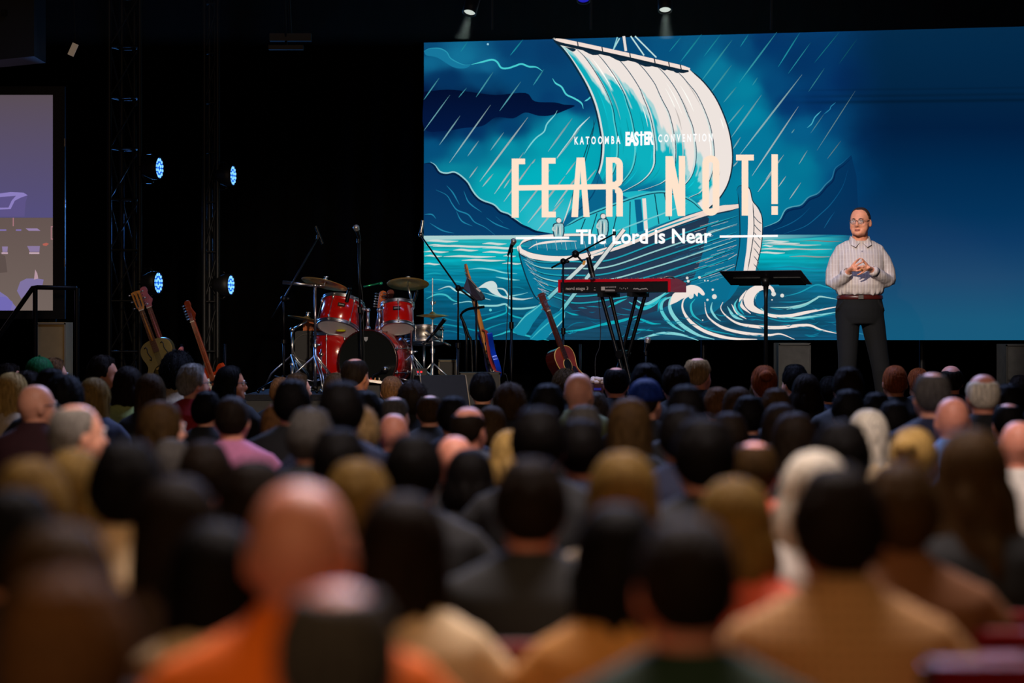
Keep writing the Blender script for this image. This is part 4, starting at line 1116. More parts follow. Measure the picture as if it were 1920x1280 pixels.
b.box((-0.10, -KD / 2 - 0.002, -0.024), (0.034, 0.003, 0.032))
b.build('logo_block', M_ink, e)
rk = random.Random(4)
b = MB(); b.M = Mk
for k in range(30):
    x = -0.078 + (k % 15) * 0.0062; b.box((x, -KD / 2 - 0.002, -0.036 + (k // 15) * -0.008), (0.004, 0.002, 0.006))
for k in range(5): b.box((0.06 + k * 0.018, -KD / 2 - 0.002, -0.022 - (k % 2) * 0.006), (0.005, 0.002, 0.010))
for k in range(16): b.box((0.19 + k * 0.0085, -KD / 2 - 0.002, -0.026 - rk.random() * 0.01), (0.005, 0.002, 0.010))
b.box((-0.18, -KD / 2 - 0.002, -0.016), (0.008, 0.002, 0.004)); b.box((-0.18, -KD / 2 - 0.002, -0.036), (0.018, 0.002, 0.006))
b.build('socket_marks', M_ink, e, kind='stuff')
b = MB(); b.M = Mk
for k in range(8):
    b.cyl((-0.05 + k * 0.058, -KD / 2 + 0.002, 0.005), (-0.05 + k * 0.058, -KD / 2 - 0.003, 0.005), 0.007, n=10)
b.build('socket', M_black, e, kind='stuff')
b = MB(); b.M = Mk
for k in range(36):
    b.box((-0.49 + k * 0.0275, 0.11, zt - 0.028), (0.0255, 0.12, 0.012))
b.build('white_key', mat('ivory_key', (225, 222, 215), 0.3), e, kind='stuff')
b = MB(); b.M = Mk
for k in range(36):
    if k % 7 not in (2, 6): b.box((-0.476 + k * 0.0275, 0.085, zt - 0.018), (0.012, 0.075, 0.012))
b.build('black_key', M_black, e, kind='stuff')
b = MB(); b.M = Mk
for k in range(26):
    b.cyl((-0.42 + k * 0.034, -0.09 + 0.02 * (k % 3), zt), (-0.42 + k * 0.034, -0.09 + 0.02 * (k % 3), zt + 0.012), 0.006, n=8)
b.build('control_knob', mat('grey_knob', (120, 110, 110), 0.4), e, kind='stuff')
b = MB(); b.tube([Vector(p) for p in crom([P(1238, 526, 20.9), P(1248, 519, 20.92), P(1262, 520, 20.9), P(1272, 528, 20.85)], 5)], 0.008, 8); b.ell(P(1240, 522, 20.9), (0.03, 0.02, 0.014), 10, 6)
tag(b.build('headphones', M_steel), 'silver headset resting on the right end of the red piano', 'headphones')
# X stand
e = empty('keyboard_stand', (kc.x, kc.y, SZ), 'black double-braced X stand holding the red stage piano', 'stand')
zb = kc.z - KH / 2
for s in (-1, 1):
    for off in (-0.028, 0.055):
        yy = 0.10 * (1 if s > 0 else -1)
        b = MB(); b.M = Matrix.Translation((kc.x, kc.y, 0)) @ Matrix.Rotation(kyaw, 4, 'Z')
        b.box((0, 0, 0), (0, 0, 0)) if False else None
        x0, x1 = s * 0.14 + off, -s * 0.15 + off * 0.5
        p0 = Vector((x0, yy * 0.5, zb - 0.035)); p1 = Vector((x1, yy * 0.5, SZ + 0.02))
        b.cyl(p0, p1, 0.017, n=8)
        b.build('brace_tube', M_blackmetal, e)
    b = MB(); b.M = Matrix.Translation((kc.x, kc.y, 0)) @ Matrix.Rotation(kyaw, 4, 'Z')
    b.cyl((s * 0.14 - 0.05, 0, zb - 0.018), (s * 0.14 + 0.09, 0, zb - 0.018), 0.02, n=10); b.box((s * 0.14 + 0.014, 0, zb - 0.02), (0.05, 0.36, 0.035)); b.build('support_arm', M_blackrubber, e)
    b = MB(); b.M = Matrix.Translation((kc.x, kc.y, 0)) @ Matrix.Rotation(kyaw, 4, 'Z'); b.box((-s * 0.15 + 0.01, 0, SZ + 0.018), (0.05, 0.40, 0.035)); b.build('foot_bar', M_blackmetal, e)
b = MB(); b.M = Matrix.Translation((kc.x, kc.y, 0)) @ Matrix.Rotation(kyaw, 4, 'Z'); b.cyl((0.012, -0.09, (zb + SZ) / 2), (0.012, 0.09, (zb + SZ) / 2), 0.035, n=16); b.build('pivot', M_blackmetal, e)
# piano boom mic
pt = P(1056, 490, 20.75)
stand('black boom stand beside the left end of the red piano', (pt.x, pt.y), SZ, pt, boom=P(1152, 438, 20.8), tail=P(1034, 502, 20.72))
b = MB(); b.ell(P(1079, 476, 20.76), 0.034, 12, 8); b.tube([P(1079, 476, 20.76), P(1092, 490, 20.72)], 0.009, 8); tag(b.build('clamp', M_blackmetal), 'black clamp knob halfway along the piano boom', 'clamp')
b = MB(); b.box(P(1095, 492.5, 20.7), (0.022, 0.012, 0.036), Euler((0, R(20), 0))); tag(b.build('yellow_tag', mat('yellow_tag', (250, 170, 20), 0.5)), 'small yellow tag hanging beneath the piano boom clamp', 'tag')
b = MB(); b.tube([P(1101, 467, 20.78), P(1106, 480, 20.74)], 0.012, 8); o1 = b
e = empty('vocal_microphone', tuple(P(1106, 480, 20.72)), 'dark microphone hanging head down over the red piano', 'microphone')
o1.build('swivel', M_steel, e)
b = MB(); b.cyl(P(1103, 482, 20.72), P(1110, 512, 20.72), 0.022, 0.026, 14); b.build('body', M_blackmetal, e)
b = MB(); b.cyl(P(1110, 510, 20.72), P(1112.5, 520, 20.72), 0.026, 0.02, 14); b.build('grille', M_steel, e)
cable('piano_cable', [P(1124, 552, 20.8), P(1123, 570, 20.8), P(1126, 610, 20.8), P(1124, 650, 20.78), P(1116, 680, 20.75), down(P(1120, 700, 20.7), SZ + 0.01)], 'thin cable hanging beneath the red stage piano')
# low microphone at right of the piano stand
lm = P(1212, 660, 20.4)
stand('short stand with a low microphone right of the piano stand', (lm.x, lm.y), SZ, P(1211, 662, 20.4), round_base=True)
mic('vocal_microphone', P(1216, 631, 20.4), P(1210, 655, 20.4), 'low silver-headed microphone just below the video wall')

# ---- guitars
def spine_pt(p0, p1, t, off=0.0):
    v = Vector(p1) - Vector(p0); return Vector(p0) + v * t
def guitar_frame(top, bottom, face=(0, -1, 0)):
    """frame with +z along the neck (bottom -> top), -y out of the face"""
    z = (Vector(top) - Vector(bottom)); ln = z.length; z.normalize()
    f = Vector(face); f = (f - z * f.dot(z)).normalized()     # outward
    x = (-f).cross(z)
    M = Matrix(((x.x, -f.x, z.x, 0), (x.y, -f.y, z.y, 0), (x.z, -f.z, z.z, 0), (0, 0, 0, 1)))
    return Matrix.Translation(Vector(bottom)) @ M, ln
def sym(half):
    return half + [(-x, z) for x, z in reversed(half)]
AC = [(0.0, 0.0), (0.09, 0.004), (0.155, 0.035), (0.185, 0.085), (0.19, 0.135), (0.172, 0.19), (0.14, 0.235), (0.12, 0.27), (0.122, 0.31), (0.136, 0.355), (0.14, 0.40), (0.128, 0.44), (0.095, 0.472), (0.05, 0.488), (0.0, 0.49)]
def outline(half, k=4):
    h = crom(half, k); return sym(h)[:-1]
def guitar(name, label, top, bottom, m_body, m_top, kind='acoustic', face=(0, -1, 0), m_neck=None, m_head=None, scale=1.0, cat='guitar', binding=None, flen=None):
    M, ln = guitar_frame(top, bottom, face)
    e = empty(name, tuple(bottom), label, cat)
    m_neck = m_neck or mat('dark_fretboard', (60, 36, 24), 0.5)
    def nb():
        b = MB(); b.M = M; return b
    S = scale
    if kind in ('acoustic', 'resonator'):
        ol = [(x * S, z * S) for x, z in outline(AC)]
        b = nb(); b.prism(ol, 0.10 * S, Matrix.Translation((0, 0, 0)), True); b.build('body', m_body, e)
        b = nb(); b.prism([(x * 0.985, z * 0.985 + 0.004) for x, z in ol], 0.004, Matrix.Translation((0, -0.003, 0))); b.build('top_plate', m_top, e)
        if binding:
            b = nb(); b.tube([(x, -0.001, z) for x, z in ol] + [(ol[0][0], -0.001, ol[0][1])], 0.0045, 6); b.build('edge_binding', binding, e)
        blen = 0.49 * S
        if kind == 'acoustic':
            b = nb(); b.cyl((0, -0.004, 0.325 * S), (0, -0.0045, 0.325 * S), 0.05 * S, n=24); b.build('sound_hole', M_black, e)
            b = nb(); b.lathe([(0.052 * S, 0), (0.060 * S, 0), (0.060 * S, 0.002), (0.052 * S, 0.002), (0.052 * S, 0)], (0, -0.0055, 0.325 * S), (0, 1, 0.325 * S), 24); b.build('rosette', binding or M_brass, e)
            b = nb(); b.box((0, -0.009, 0.155 * S), (0.13 * S, 0.012, 0.022)); b.box((0, -0.015, 0.16 * S), (0.07, 0.006, 0.005)); b.build('bridge', mat('pale_bridge', (210, 180, 140), 0.4) if binding else m_neck, e)
            b = nb(); b.prism([(0.045, 0.31), (0.09, 0.29), (0.11, 0.24), (0.08, 0.205), (0.045, 0.24)], 0.002, Matrix.Translation((0, -0.0052, 0))); b.build('pickguard', mat('dark_tortoise', (40, 14, 8), 0.2, coat=0.4), e)
        else:
            b = nb(); b.lathe([(0.105, 0), (0.102, 0.006), (0.09, 0.01), (0.06, 0.008), (0.03, 0.012), (0.0001, 0.012)], (0, -0.004, 0.165), (0, -1, 0.165), 32); b.build('cone_cover', mat('worn_gold_metal', (120, 104, 58), 0.35, 0.9, noise=0.3, nscale=30), e)
            b = nb()
            for k in range(9):
                a = 2 * PI * k / 9; b.cyl((0.065 * math.cos(a), -0.0135, 0.165 + 0.065 * math.sin(a)), (0.065 * math.cos(a), -0.016, 0.165 + 0.065 * math.sin(a)), 0.012, n=8)
            b.build('cover_hole', M_black, e, kind='stuff')
            b = nb(); b.box((0, -0.022, 0.245), (0.10, 0.012, 0.016), Euler((0, R(-8), 0))); b.build('hand_rest', mat('pale_gold', (205, 165, 90), 0.3, 0.8), e)
            b = nb(); b.box((0, -0.02, 0.06), (0.05, 0.01, 0.02)); b.build('tailpiece', M_steel, e)
            for s in (-1, 1):
                b = nb(); b.tube([(s * 0.075 + q[0], -0.0045, 0.385 + q[1]) for q in ((-0.018, 0.055), (-0.004, 0.062), (0.004, 0.045), (-0.002, 0.015), (0.004, -0.012), (0.014, -0.04), (0.008, -0.058), (-0.006, -0.05))], [0.006, 0.006, 0.005, 0.005, 0.005, 0.005, 0.006, 0.006], 6); b.build('sound_slot', M_black, e)
    else:
        # solid electric body
        if kind == 'strat':
            ol = [(0.0, 0.0), (0.07, 0.0), (0.135, 0.03), (0.16, 0.08), (0.15, 0.14), (0.12, 0.19), (0.112, 0.235), (0.125, 0.28), (0.15, 0.33), (0.155, 0.36), (0.135, 0.365), (0.10, 0.335), (0.06, 0.30), (0.03, 0.30), (-0.03, 0.30), (-0.05, 0.31), (-0.085, 0.35), (-0.115, 0.39), (-0.15, 0.40), (-0.16, 0.37), (-0.14, 0.31), (-0.115, 0.25), (-0.12, 0.2), (-0.15, 0.15), (-0.165, 0.09), (-0.14, 0.03), (-0.07, 0.0)]
        else:
            ol = [(0.0, 0.0), (0.08, 0.0), (0.14, 0.03), (0.165, 0.09), (0.15, 0.15), (0.12, 0.20), (0.115, 0.25), (0.135, 0.31), (0.125, 0.36), (0.08, 0.34), (0.05, 0.31), (-0.03, 0.31), (-0.06, 0.36), (-0.11, 0.38), (-0.135, 0.34), (-0.125, 0.27), (-0.115, 0.22), (-0.14, 0.16), (-0.165, 0.09), (-0.14, 0.03), (-0.08, 0.0)]
        ol = [(x * S, z * S) for x, z in crom(ol + [ol[0]], 3)[:-1]]
        b = nb(); b.prism(ol, 0.045, Matrix.Translation((0, 0, 0)), True); o = b.build('body', m_body, e)
        b = nb(); b.prism([(-0.08 * S, 0.27 * S), (0.05 * S, 0.28 * S), (0.11 * S, 0.22 * S), (0.07 * S, 0.07 * S), (0.0, 0.10 * S), (-0.06 * S, 0.16 * S)], 0.003, Matrix.Translation((0, -0.0035, 0))); b.build('pickguard', m_top, e)
        for zz in (0.12, 0.17, 0.23):
            b = nb(); b.box((0, -0.008, zz * S), (0.075, 0.012, 0.018)); b.build('pickup', M_black if m_top is not M_black else M_steel, e)
        b = nb(); b.box((0, -0.01, 0.075 * S), (0.07, 0.015, 0.03)); b.build('bridge', M_steel, e)
        b = nb()
        for zz in (0.05, 0.09): b.cyl((0.09 * S, 0, zz), (0.09 * S, -0.018, zz), 0.011, n=12)
        b.build('knob', M_chrome, e, kind='stuff')
        blen = 0.31 * S
    # neck
    hl = 0.17 if kind != 'acoustic' else 0.165
    z0 = blen - 0.11; z1 = ln - hl
    b = nb(); b._add([(-0.027, -0.014, z0), (0.027, -0.014, z0), (0.021, -0.014, z1), (-0.021, -0.014, z1), (-0.027, -0.005, z0), (0.027, -0.005, z0), (0.021, -0.005, z1), (-0.021, -0.005, z1)], [(0, 1, 2, 3), (7, 6, 5, 4), (0, 4, 5, 1), (1, 5, 6, 2), (2, 6, 7, 3), (3, 7, 4, 0)], False)
    b.build('fretboard', m_neck, e)
    b = nb(); b.tube([(0, 0.004, blen - 0.01), (0, 0.006, z1)], [(0.026, 0.014), (0.02, 0.012)], 10); b.build('neck', m_head or m_neck, e)
    b = nb()
    for k in range(1, 20):
        zz = z1 - (z1 - z0 + 0.16) * (1 - 2 ** (-k / 12.0)) * 1.25
        if zz > z0: b.box((0, -0.0148, zz), (0.046, 0.002, 0.0022))
    b.build('fret', M_steel, e, kind='stuff')
    b = nb()
    for k in range(6):
        x = (-0.5 + k / 5) * 0.038
        b.tube([(x * 1.2, -0.019, 0.10), (x * 0.9, -0.018, z1), (x * 1.3, -0.012, z1 + 0.10)], 0.0008, 4)
    b.build('string', M_steel, e, kind='stuff')
    b = nb(); b.box((0, -0.016, z1), (0.044, 0.008, 0.007)); b.build('nut', mat('bone', (225, 215, 195), 0.4), e)
    # head
    if kind in ('acoustic', 'resonator'):
        hd = [(-0.022, 0), (0.022, 0), (0.034, 0.03), (0.040, hl - 0.005), (0.0, hl), (-0.040, hl - 0.005), (-0.034, 0.03)]
        b = nb(); b.prism(hd, 0.016, Matrix.Translation((0, -0.006, z1))); b.build('headstock', m_head or m_neck, e)
        if kind == 'resonator':
            for s in (-1, 1):
                b = nb(); b.box((s * 0.016, -0.0068, z1 + 0.085), (0.011, 0.003, 0.11)); b.build('tuner_slot', M_black, e)
        sides = (-1, 1); nt_ = 3
    else:
        hd = [(-0.022, 0), (0.022, 0), (0.026, 0.02), (0.05, 0.055), (0.042, 0.075), (0.026, 0.12), (0.034, 0.145), (0.026, 0.178), (0.0, 0.186), (-0.022, 0.175), (-0.03, 0.15), (-0.03, 0.05)]
        hd = crom(hd + [hd[0]], 3)[:-1]
        b = nb(); b.prism(hd, 0.015, Matrix.Translation((0, -0.006, z1))); b.build('headstock', m_head or m_neck, e)
        sides = (-1,); nt_ = 6
    b = nb()
    for s in sides:
        for k in range(nt_):
            zz = z1 + 0.03 + k * (hl - 0.05) / max(1, nt_ - 1)
            b.cyl((s * 0.03, 0.004, zz), (s * 0.052, 0.004, zz), 0.004, n=8); b.ell((s * 0.06, 0.004, zz), (0.011, 0.006, 0.008), 8, 6)
            b.cyl((s * 0.018, -0.018, zz), (s * 0.018, -0.004, zz), 0.004, n=8)
    b.build('tuning_peg', M_chrome, e, kind='stuff')
    return e, M, ln
def gstand(label, x, y, h=0.62):
    e = empty('guitar_stand', (x, y, SZ), label, 'stand')
    b = MB(); b.tube([(x, y, SZ + 0.05), (x, y + 0.03, SZ + h)], 0.011, 8); b.build('post', M_blackmetal, e)
    tripod(e, x, y, SZ, 0.2, 0.22, 0.009)
    b = MB(); b.tube([(x - 0.1, y - 0.10, SZ + 0.13), (x - 0.09, y, SZ + 0.11), (x + 0.09, y, SZ + 0.11), (x + 0.1, y - 0.10, SZ + 0.13)], 0.009, 8); b.build('cradle', M_blackrubber, e)
    return e
M_gold = mat('aged_gold_metal', (150, 134, 84), 0.38, 0.75, noise=0.12, nscale=8)
def along(top, d, ln, dirpx):
    """bottom point from top point, direction in the picture, real length"""
    v = Vector((dirpx[0], 0, -dirpx[1])).normalized(); return top + v * ln
tp = P(253, 546, 20.7); bt = along(tp, 0, 0.93, (62, 171)); bt.z = max(bt.z, SZ + 0.08)
guitar('resonator_guitar', 'gold metal resonator guitar with two f-shaped slots at far left', tp, bt, M_gold, M_gold, 'resonator', face=(-0.15, -1, 0.15), m_head=mat('amber_wood', (205, 130, 50), 0.4, noise=0.2, nscale=20), m_neck=mat('brown_fretboard', (92, 52, 30), 0.5))
gstand('guitar stand beneath the gold resonator guitar', bt.x, bt.y + 0.1)
tp = P(268, 541, 20.95); bt = along(tp, 0, 0.95, (58, 165)); bt.z = max(bt.z, SZ + 0.08)
guitar('electric_guitar', 'pink-headed electric guitar standing behind the gold resonator guitar', tp, bt, mat('shell_pink', (200, 120, 130), 0.3, coat=0.5), mat('white_plastic', (220, 215, 205), 0.3), 'strat', face=(-0.15, -1, 0.1), m_head=mat('shell_pink_head', (190, 105, 118), 0.35), m_neck=mat('rosewood', (110, 52, 40), 0.5))
gstand('guitar stand beneath the pink-headed guitar', bt.x, bt.y + 0.14)
tp = P(350, 567, 20.8); bt = along(tp, 0, 0.95, (66, 190)); bt.z = max(bt.z, SZ + 0.08)
M_sunb = mat('sunburst_orange', (170, 54, 12), 0.25, noise=0.35, nscale=5, coat=0.6)
guitar('electric_guitar', 'orange electric guitar with white pickguard standing between two blue lamps', tp, bt, M_sunb, mat('pearl_white', (225, 222, 215), 0.3), 'tele', face=(-0.75, -1, 0.1), m_head=mat('red_brown_wood', (120, 46, 20), 0.4), m_neck=mat('light_brown_wood', (150, 80, 50), 0.5))
gstand('guitar stand beneath the orange electric guitar', bt.x, bt.y + 0.14)
# blue bass on its stand
tp = P(873, 498, 21.05); bt = along(tp, 0, 1.02, (50, 203)); bt.z = max(bt.z, SZ + 0.08)
ge, Mg, gl = guitar('bass_guitar', 'glossy blue bass guitar with maple neck and red strap', tp, bt, mat('glossy_blue', (12, 60, 200), 0.12, coat=1.0), mat('pale_plastic', (200, 205, 215), 0.3), 'strat', face=(-4.0, -1, 0.1), m_head=mat('maple', (225, 150, 70), 0.4), m_neck=mat('maple_fretboard', (215, 140, 62), 0.4), scale=1.1, cat='guitar')
b = MB(); b.tube([Vector(p) for p in crom([P(905, 618, 20.96), P(912, 622, 20.94), P(915, 645, 20.92), P(918, 668, 20.9), P(926, 690, 20.9), P(938, 700, 20.88)], 6)], (0.022, 0.005) and [(0.024, 0.005)] * 31, 8); b.build('strap', mat('rust_strap', (170, 50, 36), 0.7), ge)
gstand('guitar stand holding the blue bass guitar', bt.x, bt.y + 0.14)
# bent black stand arms left of the bass
q = P(862, 592, 21.1)
e = empty('guitar_stand', (q.x + 0.05, q.y, SZ), 'bent black tubular stand left of the blue bass', 'stand')
b = MB(); b.tube([Vector(p) for p in crom([P(908, 575, 21.0), P(893, 577, 21.02), P(876, 580, 21.05), P(864, 590, 21.1), P(870, 605, 21.1), P(878, 628, 21.1), P(884, 650, 21.1), down(P(888, 690, 21.1), SZ + 0.02)], 4)], 0.012, 8); b.build('bent_tube', M_blackmetal, e)
b = MB(); b.tube([P(864, 590, 21.12), P(875, 630, 21.12), down(P(875, 680, 21.12), SZ + 0.02)], 0.012, 8); b.build('rear_tube', M_blackmetal, e)
# acoustic guitar leaning right
tp = P(1014, 549, 20.6); bt = along(tp, 0, 0.98, (64, 172)); bt.z = max(bt.z, SZ + 0.07)
guitar('acoustic_guitar', 'sunburst acoustic guitar with cream edging beside the piano stand', tp, bt, mat('dark_mahogany', (58, 14, 8), 0.2, coat=0.6), mat('sunburst_top', (150, 50, 16), 0.2, noise=0.45, nscale=3.2, coat=0.7), 'acoustic', face=(1.35, -1, 0.12), m_head=mat('dark_walnut', (95, 42, 34), 0.4), m_neck=mat('dark_walnut_board', (70, 34, 28), 0.5), binding=mat('cream_binding', (225, 180, 95), 0.4))
gstand('guitar stand beneath the sunburst acoustic guitar', bt.x, bt.y + 0.15)
# guitar necks behind the kit
for px0, px1, y0, y1, c, lb in ((718, 706, 548, 616, (205, 100, 30), 'orange-brown guitar neck standing behind the tom drums'), (732, 728, 546, 600, (110, 40, 22), 'dark red guitar neck standing behind the smaller tom')):
    tp = P(px0, y0, 22.2); bt = P(px1 - (px0 - px1) * 1.1, y1 + (y1 - y0) * 1.3, 22.2); bt.z = SZ + 0.28
    guitar('electric_guitar', lb, tp, bt, mat('plum', (70, 16, 20), 0.3), M_black, 'tele', face=(0.3, -1, 0), m_head=mat('neckwood%d' % px0, c, 0.4), m_neck=mat('neckboard%d' % px0, c, 0.5))
    b = MB(); b.box((bt.x, bt.y + 0.05, SZ + 0.139), (0.34, 0.32, 0.278)); tag(b.build('equipment_case', M_black), ('black case beneath the orange-necked guitar' if px0 == 718 else 'black case beneath the dark red-necked guitar') + ' behind the kit', 'case')

# ---- monitors, amplifiers, cases
def wedge(name, label, px, py0, w, h, d, y, yawd, cat='speaker'):
    c = P(px, py0, y)
    e = empty(name, (c.x, c.y, SZ), label, cat, rz=0)
    Mw = Matrix.Translation((c.x, c.y, SZ)) @ Matrix.Rotation(R(yawd), 4, 'Z')
    b = MB(); b.M = Mw
    pr = [(-d / 2, 0), (d / 2, 0), (d / 2, h * 0.35), (d * 0.05, h), (-d * 0.22, h)]
    vs = [(-w / 2, y_, z_) for y_, z_ in pr] + [(w / 2, y_, z_) for y_, z_ in pr]
    b._add(vs, [(0, 1, 2, 3, 4), (9, 8, 7, 6, 5)] + [(k, 5 + k, 5 + (k + 1) % 5, (k + 1) % 5) for k in range(5)], False)
    o = b.build('cabinet', mat('speaker_black', (22, 21, 19), 0.6, noise=0.2, nscale=40), e)
    b = MB(); b.M = Mw; b.box((0, d * 0.275, h * 0.675), (w * 0.92, 0.01, h * 0.75), Euler((math.atan2(d * 0.45, h * 0.65), 0, 0))); b.build('grille', M_black, e)
    for s in (-1, 1):
        b = MB(); b.M = Mw; b.tube([(s * w / 2, -d / 2, 0.01), (s * w / 2, -d * 0.22, h), (s * w / 2, d * 0.05, h)], 0.0045, 6); b.build('edge_trim', mat('worn_edge', (150, 132, 100), 0.5), e)
    return e
wedge('stage_monitor', 'black wedge stage monitor with worn edge right of the drum kit', 822, 700, 0.42, 0.36, 0.42, 20.35, 26)
def cab(name, label, x0, x1, y0, d, dep, m, trim=None, z0=SZ, cat='amplifier', ybot=None):
    a0 = P(x0, y0, d); a1 = P(x1, y0, d)
    w = a1.x - a0.x; h = a0.z - z0
    e = empty(name, ((a0.x + a1.x) / 2, d + dep / 2, z0), label, cat)
    b = MB(); b.box(((a0.x + a1.x) / 2, d + dep / 2, z0 + h / 2), (w, dep, h)); b.build('cabinet', m, e)
    if trim:
        b = MB(); t_ = 0.012
        b.box(((a0.x + a1.x) / 2, d - 0.004, a0.z - t_), (w, 0.012, t_)); b.box((a0.x + t_ / 2, d - 0.004, z0 + h / 2), (t_, 0.012, h)); b.box((a1.x - t_ / 2, d - 0.004, z0 + h / 2), (t_, 0.012, h)); b.build('edge_piping', trim, e)
    return e, a0, a1
M_pipe = mat('cream_piping', (120, 108, 84), 0.6)
cab('amplifier', 'black cased amplifier with pale piping behind the wedge monitor', 822, 858, 674, 21.95, 0.3, M_black, M_pipe, cat='amplifier')
cab('equipment_case', 'low black case with pale rim in front of the blue bass', 861, 938, 698, 20.5, 0.3, M_black, mat('dull_rim', (52, 46, 32), 0.6), cat='case')
ce, c0_, c1_ = cab('guitar_amplifier', 'black speaker cabinet with round grille at far left of kit', 553, 606, 620, 22.0, 0.3, M_black, z0=RZ, cat='amplifier')
cc = P(575, 652, 21.99)
b = MB(); b.lathe([(0.118, 0), (0.128, 0.004), (0.135, 0.0)], (cc.x, 21.995, cc.z), (cc.x, 0, cc.z), 32); b.build('speaker_ring', mat('grey_ring', (52, 50, 46), 0.5), ce)
ha = P(583, 602, 21.95)
he, h0, h1 = cab('guitar_amplifier', 'orange amplifier head with cream sign on the black cabinet', 568, 606, 601, 22.02, 0.2, mat('orange_vinyl', (196, 98, 34), 0.6, noise=0.15, nscale=30), z0=P(0, 620, 22.02).z + 0.001, cat='amplifier')
me = text_mesh('ORCC', 0.11, 0.042, 0.02, 1.1); me.materials.clear(); me.transform(Matrix.Translation(P(580, 615.5, 22.0) + Vector((0.0, 0.012, 0)))); me.transform(local_inv(he)); link_mesh('sign_lettering', me, mat('dark_ink', (36, 22, 14), 0.6), he)
# dim grey boxes under the video wall
M_dim = mat('dull_grey_case', (46, 45, 42), 0.8, noise=0.25, nscale=14)
def boxy(name, label, x0, x1, y0, d, dep, m, cat):
    e, a0, a1 = cab(name, label, x0, x1, y0, d, dep, m, mat('dark_corner', (30, 30, 28), 0.5), cat=cat)
    b = MB(); b.box(((a0.x + a1.x) / 2, d - 0.008, (a0.z + SZ) / 2), (a1.x - a0.x - 0.04, 0.01, 0.012)); b.build('seam', M_black, e)
boxy('road_case', 'dim grey road case under the video wall left of the speaker', 1460, 1520, 643, 21.0, 0.4, M_dim, 'case')
boxy('road_case', 'dim grey road case at the right end under the video wall', 1886, 1990, 645, 20.9, 0.4, M_dim, 'case')
# pedal board
pc = P(700, 716, 20.42); pz = P(700, 712, 20.42).z
e = empty('pedal_board', (pc.x, pc.y, SZ), 'small pedal board with red and orange pedals before the bass drum', 'pedal board')
b = MB(); b.box((pc.x, pc.y, pz - 0.03), (0.16, 0.24, 0.02), Euler((R(-10), R(8), 0))); b.build('tray', M_steel, e)
b = MB(); b.box((pc.x, pc.y, (pz - 0.04 + SZ) / 2), (0.12, 0.2, pz - 0.05 - SZ)); b.build('stand_box', M_black, e)
for k, cl in enumerate([(220, 40, 24), (205, 50, 30), (225, 150, 80), (230, 200, 150)]):
    b = MB(); b.box((pc.x - 0.052 + k * 0.035, pc.y - 0.06, pz - 0.006 - k * 0.005), (0.03, 0.06, 0.028), Euler((R(-10), R(8), 0))); b.cyl((pc.x - 0.052 + k * 0.035, pc.y - 0.06, pz), (pc.x - 0.052 + k * 0.035, pc.y - 0.06, pz + 0.02), 0.005, n=8); b.build('effect_pedal', mat('pedal%d' % k, cl, 0.4), e)
# red display of a small unit
rc = P(787, 697, 21.1)
e = empty('rack_unit', (rc.x, rc.y, RZ), 'small black unit with two red lit digits behind the cymbal stand', 'electronics')
b = MB(); b.box((rc.x, rc.y + 0.06, (rc.z + 0.03 + RZ) / 2), (0.12, 0.10, rc.z + 0.03 - RZ)); b.build('case', M_black, e)
for s in (-0.013, 0.013):
    b = MB(); b.box((rc.x + s, rc.y + 0.006, rc.z), (0.016, 0.004, 0.014)); b.build('lit_digit', mat('red_led', (255, 20, 30), 0.5, emit=(255, 24, 44), estr=1.3), e)
# white flowers / cloth on stand by the acoustic
fc = P(1120, 712, 20.0)
e = empty('crumpled_papers', (fc.x, fc.y, SZ), 'crumpled white papers on top of a small dark box by the stage edge', 'papers')
rr = random.Random(2); b = MB()
for k in range(9): b.ell(fc + Vector((rr.uniform(-0.04, 0.04), rr.uniform(-0.03, 0.03), rr.uniform(-0.02, 0.02))), (0.026, 0.022, 0.02), 7, 5)
b.build('paper_ball', mat('warm_white', (240, 215, 200), 0.7), e, kind='stuff')
b = MB(); b.box((fc.x, fc.y, (fc.z - 0.03 + SZ) / 2), (0.10, 0.08, fc.z - 0.03 - SZ)); b.build('box', mat('dark_red_box', (70, 16, 18), 0.6), e)
b = MB(); b.box((fc.x, fc.y - 0.043, fc.z - 0.075), (0.06, 0.004, 0.02)); b.build('blue_label', mat('blue_label', (60, 60, 190), 0.5), e)

# ---- left: projection screen, rail, panel
pd = 21.2
pa = P(-330, 178, pd); pb_ = P(100, 582, pd)
e = empty('projection_screen', ((pa.x + pb_.x) / 2, pd, pb_.z - 0.25), 'dim projection screen at the far left showing an armchair on a stage', 'screen')
fw = 0.105
b = MB()
xa, xb, za, zb_ = pa.x, pb_.x, pb_.z, pa.z
for c_, s_ in (((xb + fw / 2, pd, (za + zb_) / 2), (fw, 0.05, zb_ - za + 2 * fw * 0.7)), ((xa - fw / 2, pd, (za + zb_) / 2), (fw, 0.05, zb_ - za + 2 * fw * 0.7)), (((xa + xb) / 2, pd, zb_ + fw * 0.35), (xb - xa, 0.05, fw * 0.7)), (((xa + xb) / 2, pd, za - fw * 0.35), (xb - xa, 0.05, fw * 0.7))):
    b.box(c_, s_)
b.build('frame', mat('screen_frame', (10, 10, 11), 0.6), e)
for xx in (xa + 0.3, xb - 0.02):
    b = MB(); b.box((xx, pd + 0.08, (za + SZ) / 2), (0.06, 0.06, za - SZ)); b.box((xx, pd + 0.08, SZ + 0.02), (0.08, 0.8, 0.04))
    b.build('support_leg', M_blackmetal, e)
M_proj = screen_mat('projected_picture', 1.0)
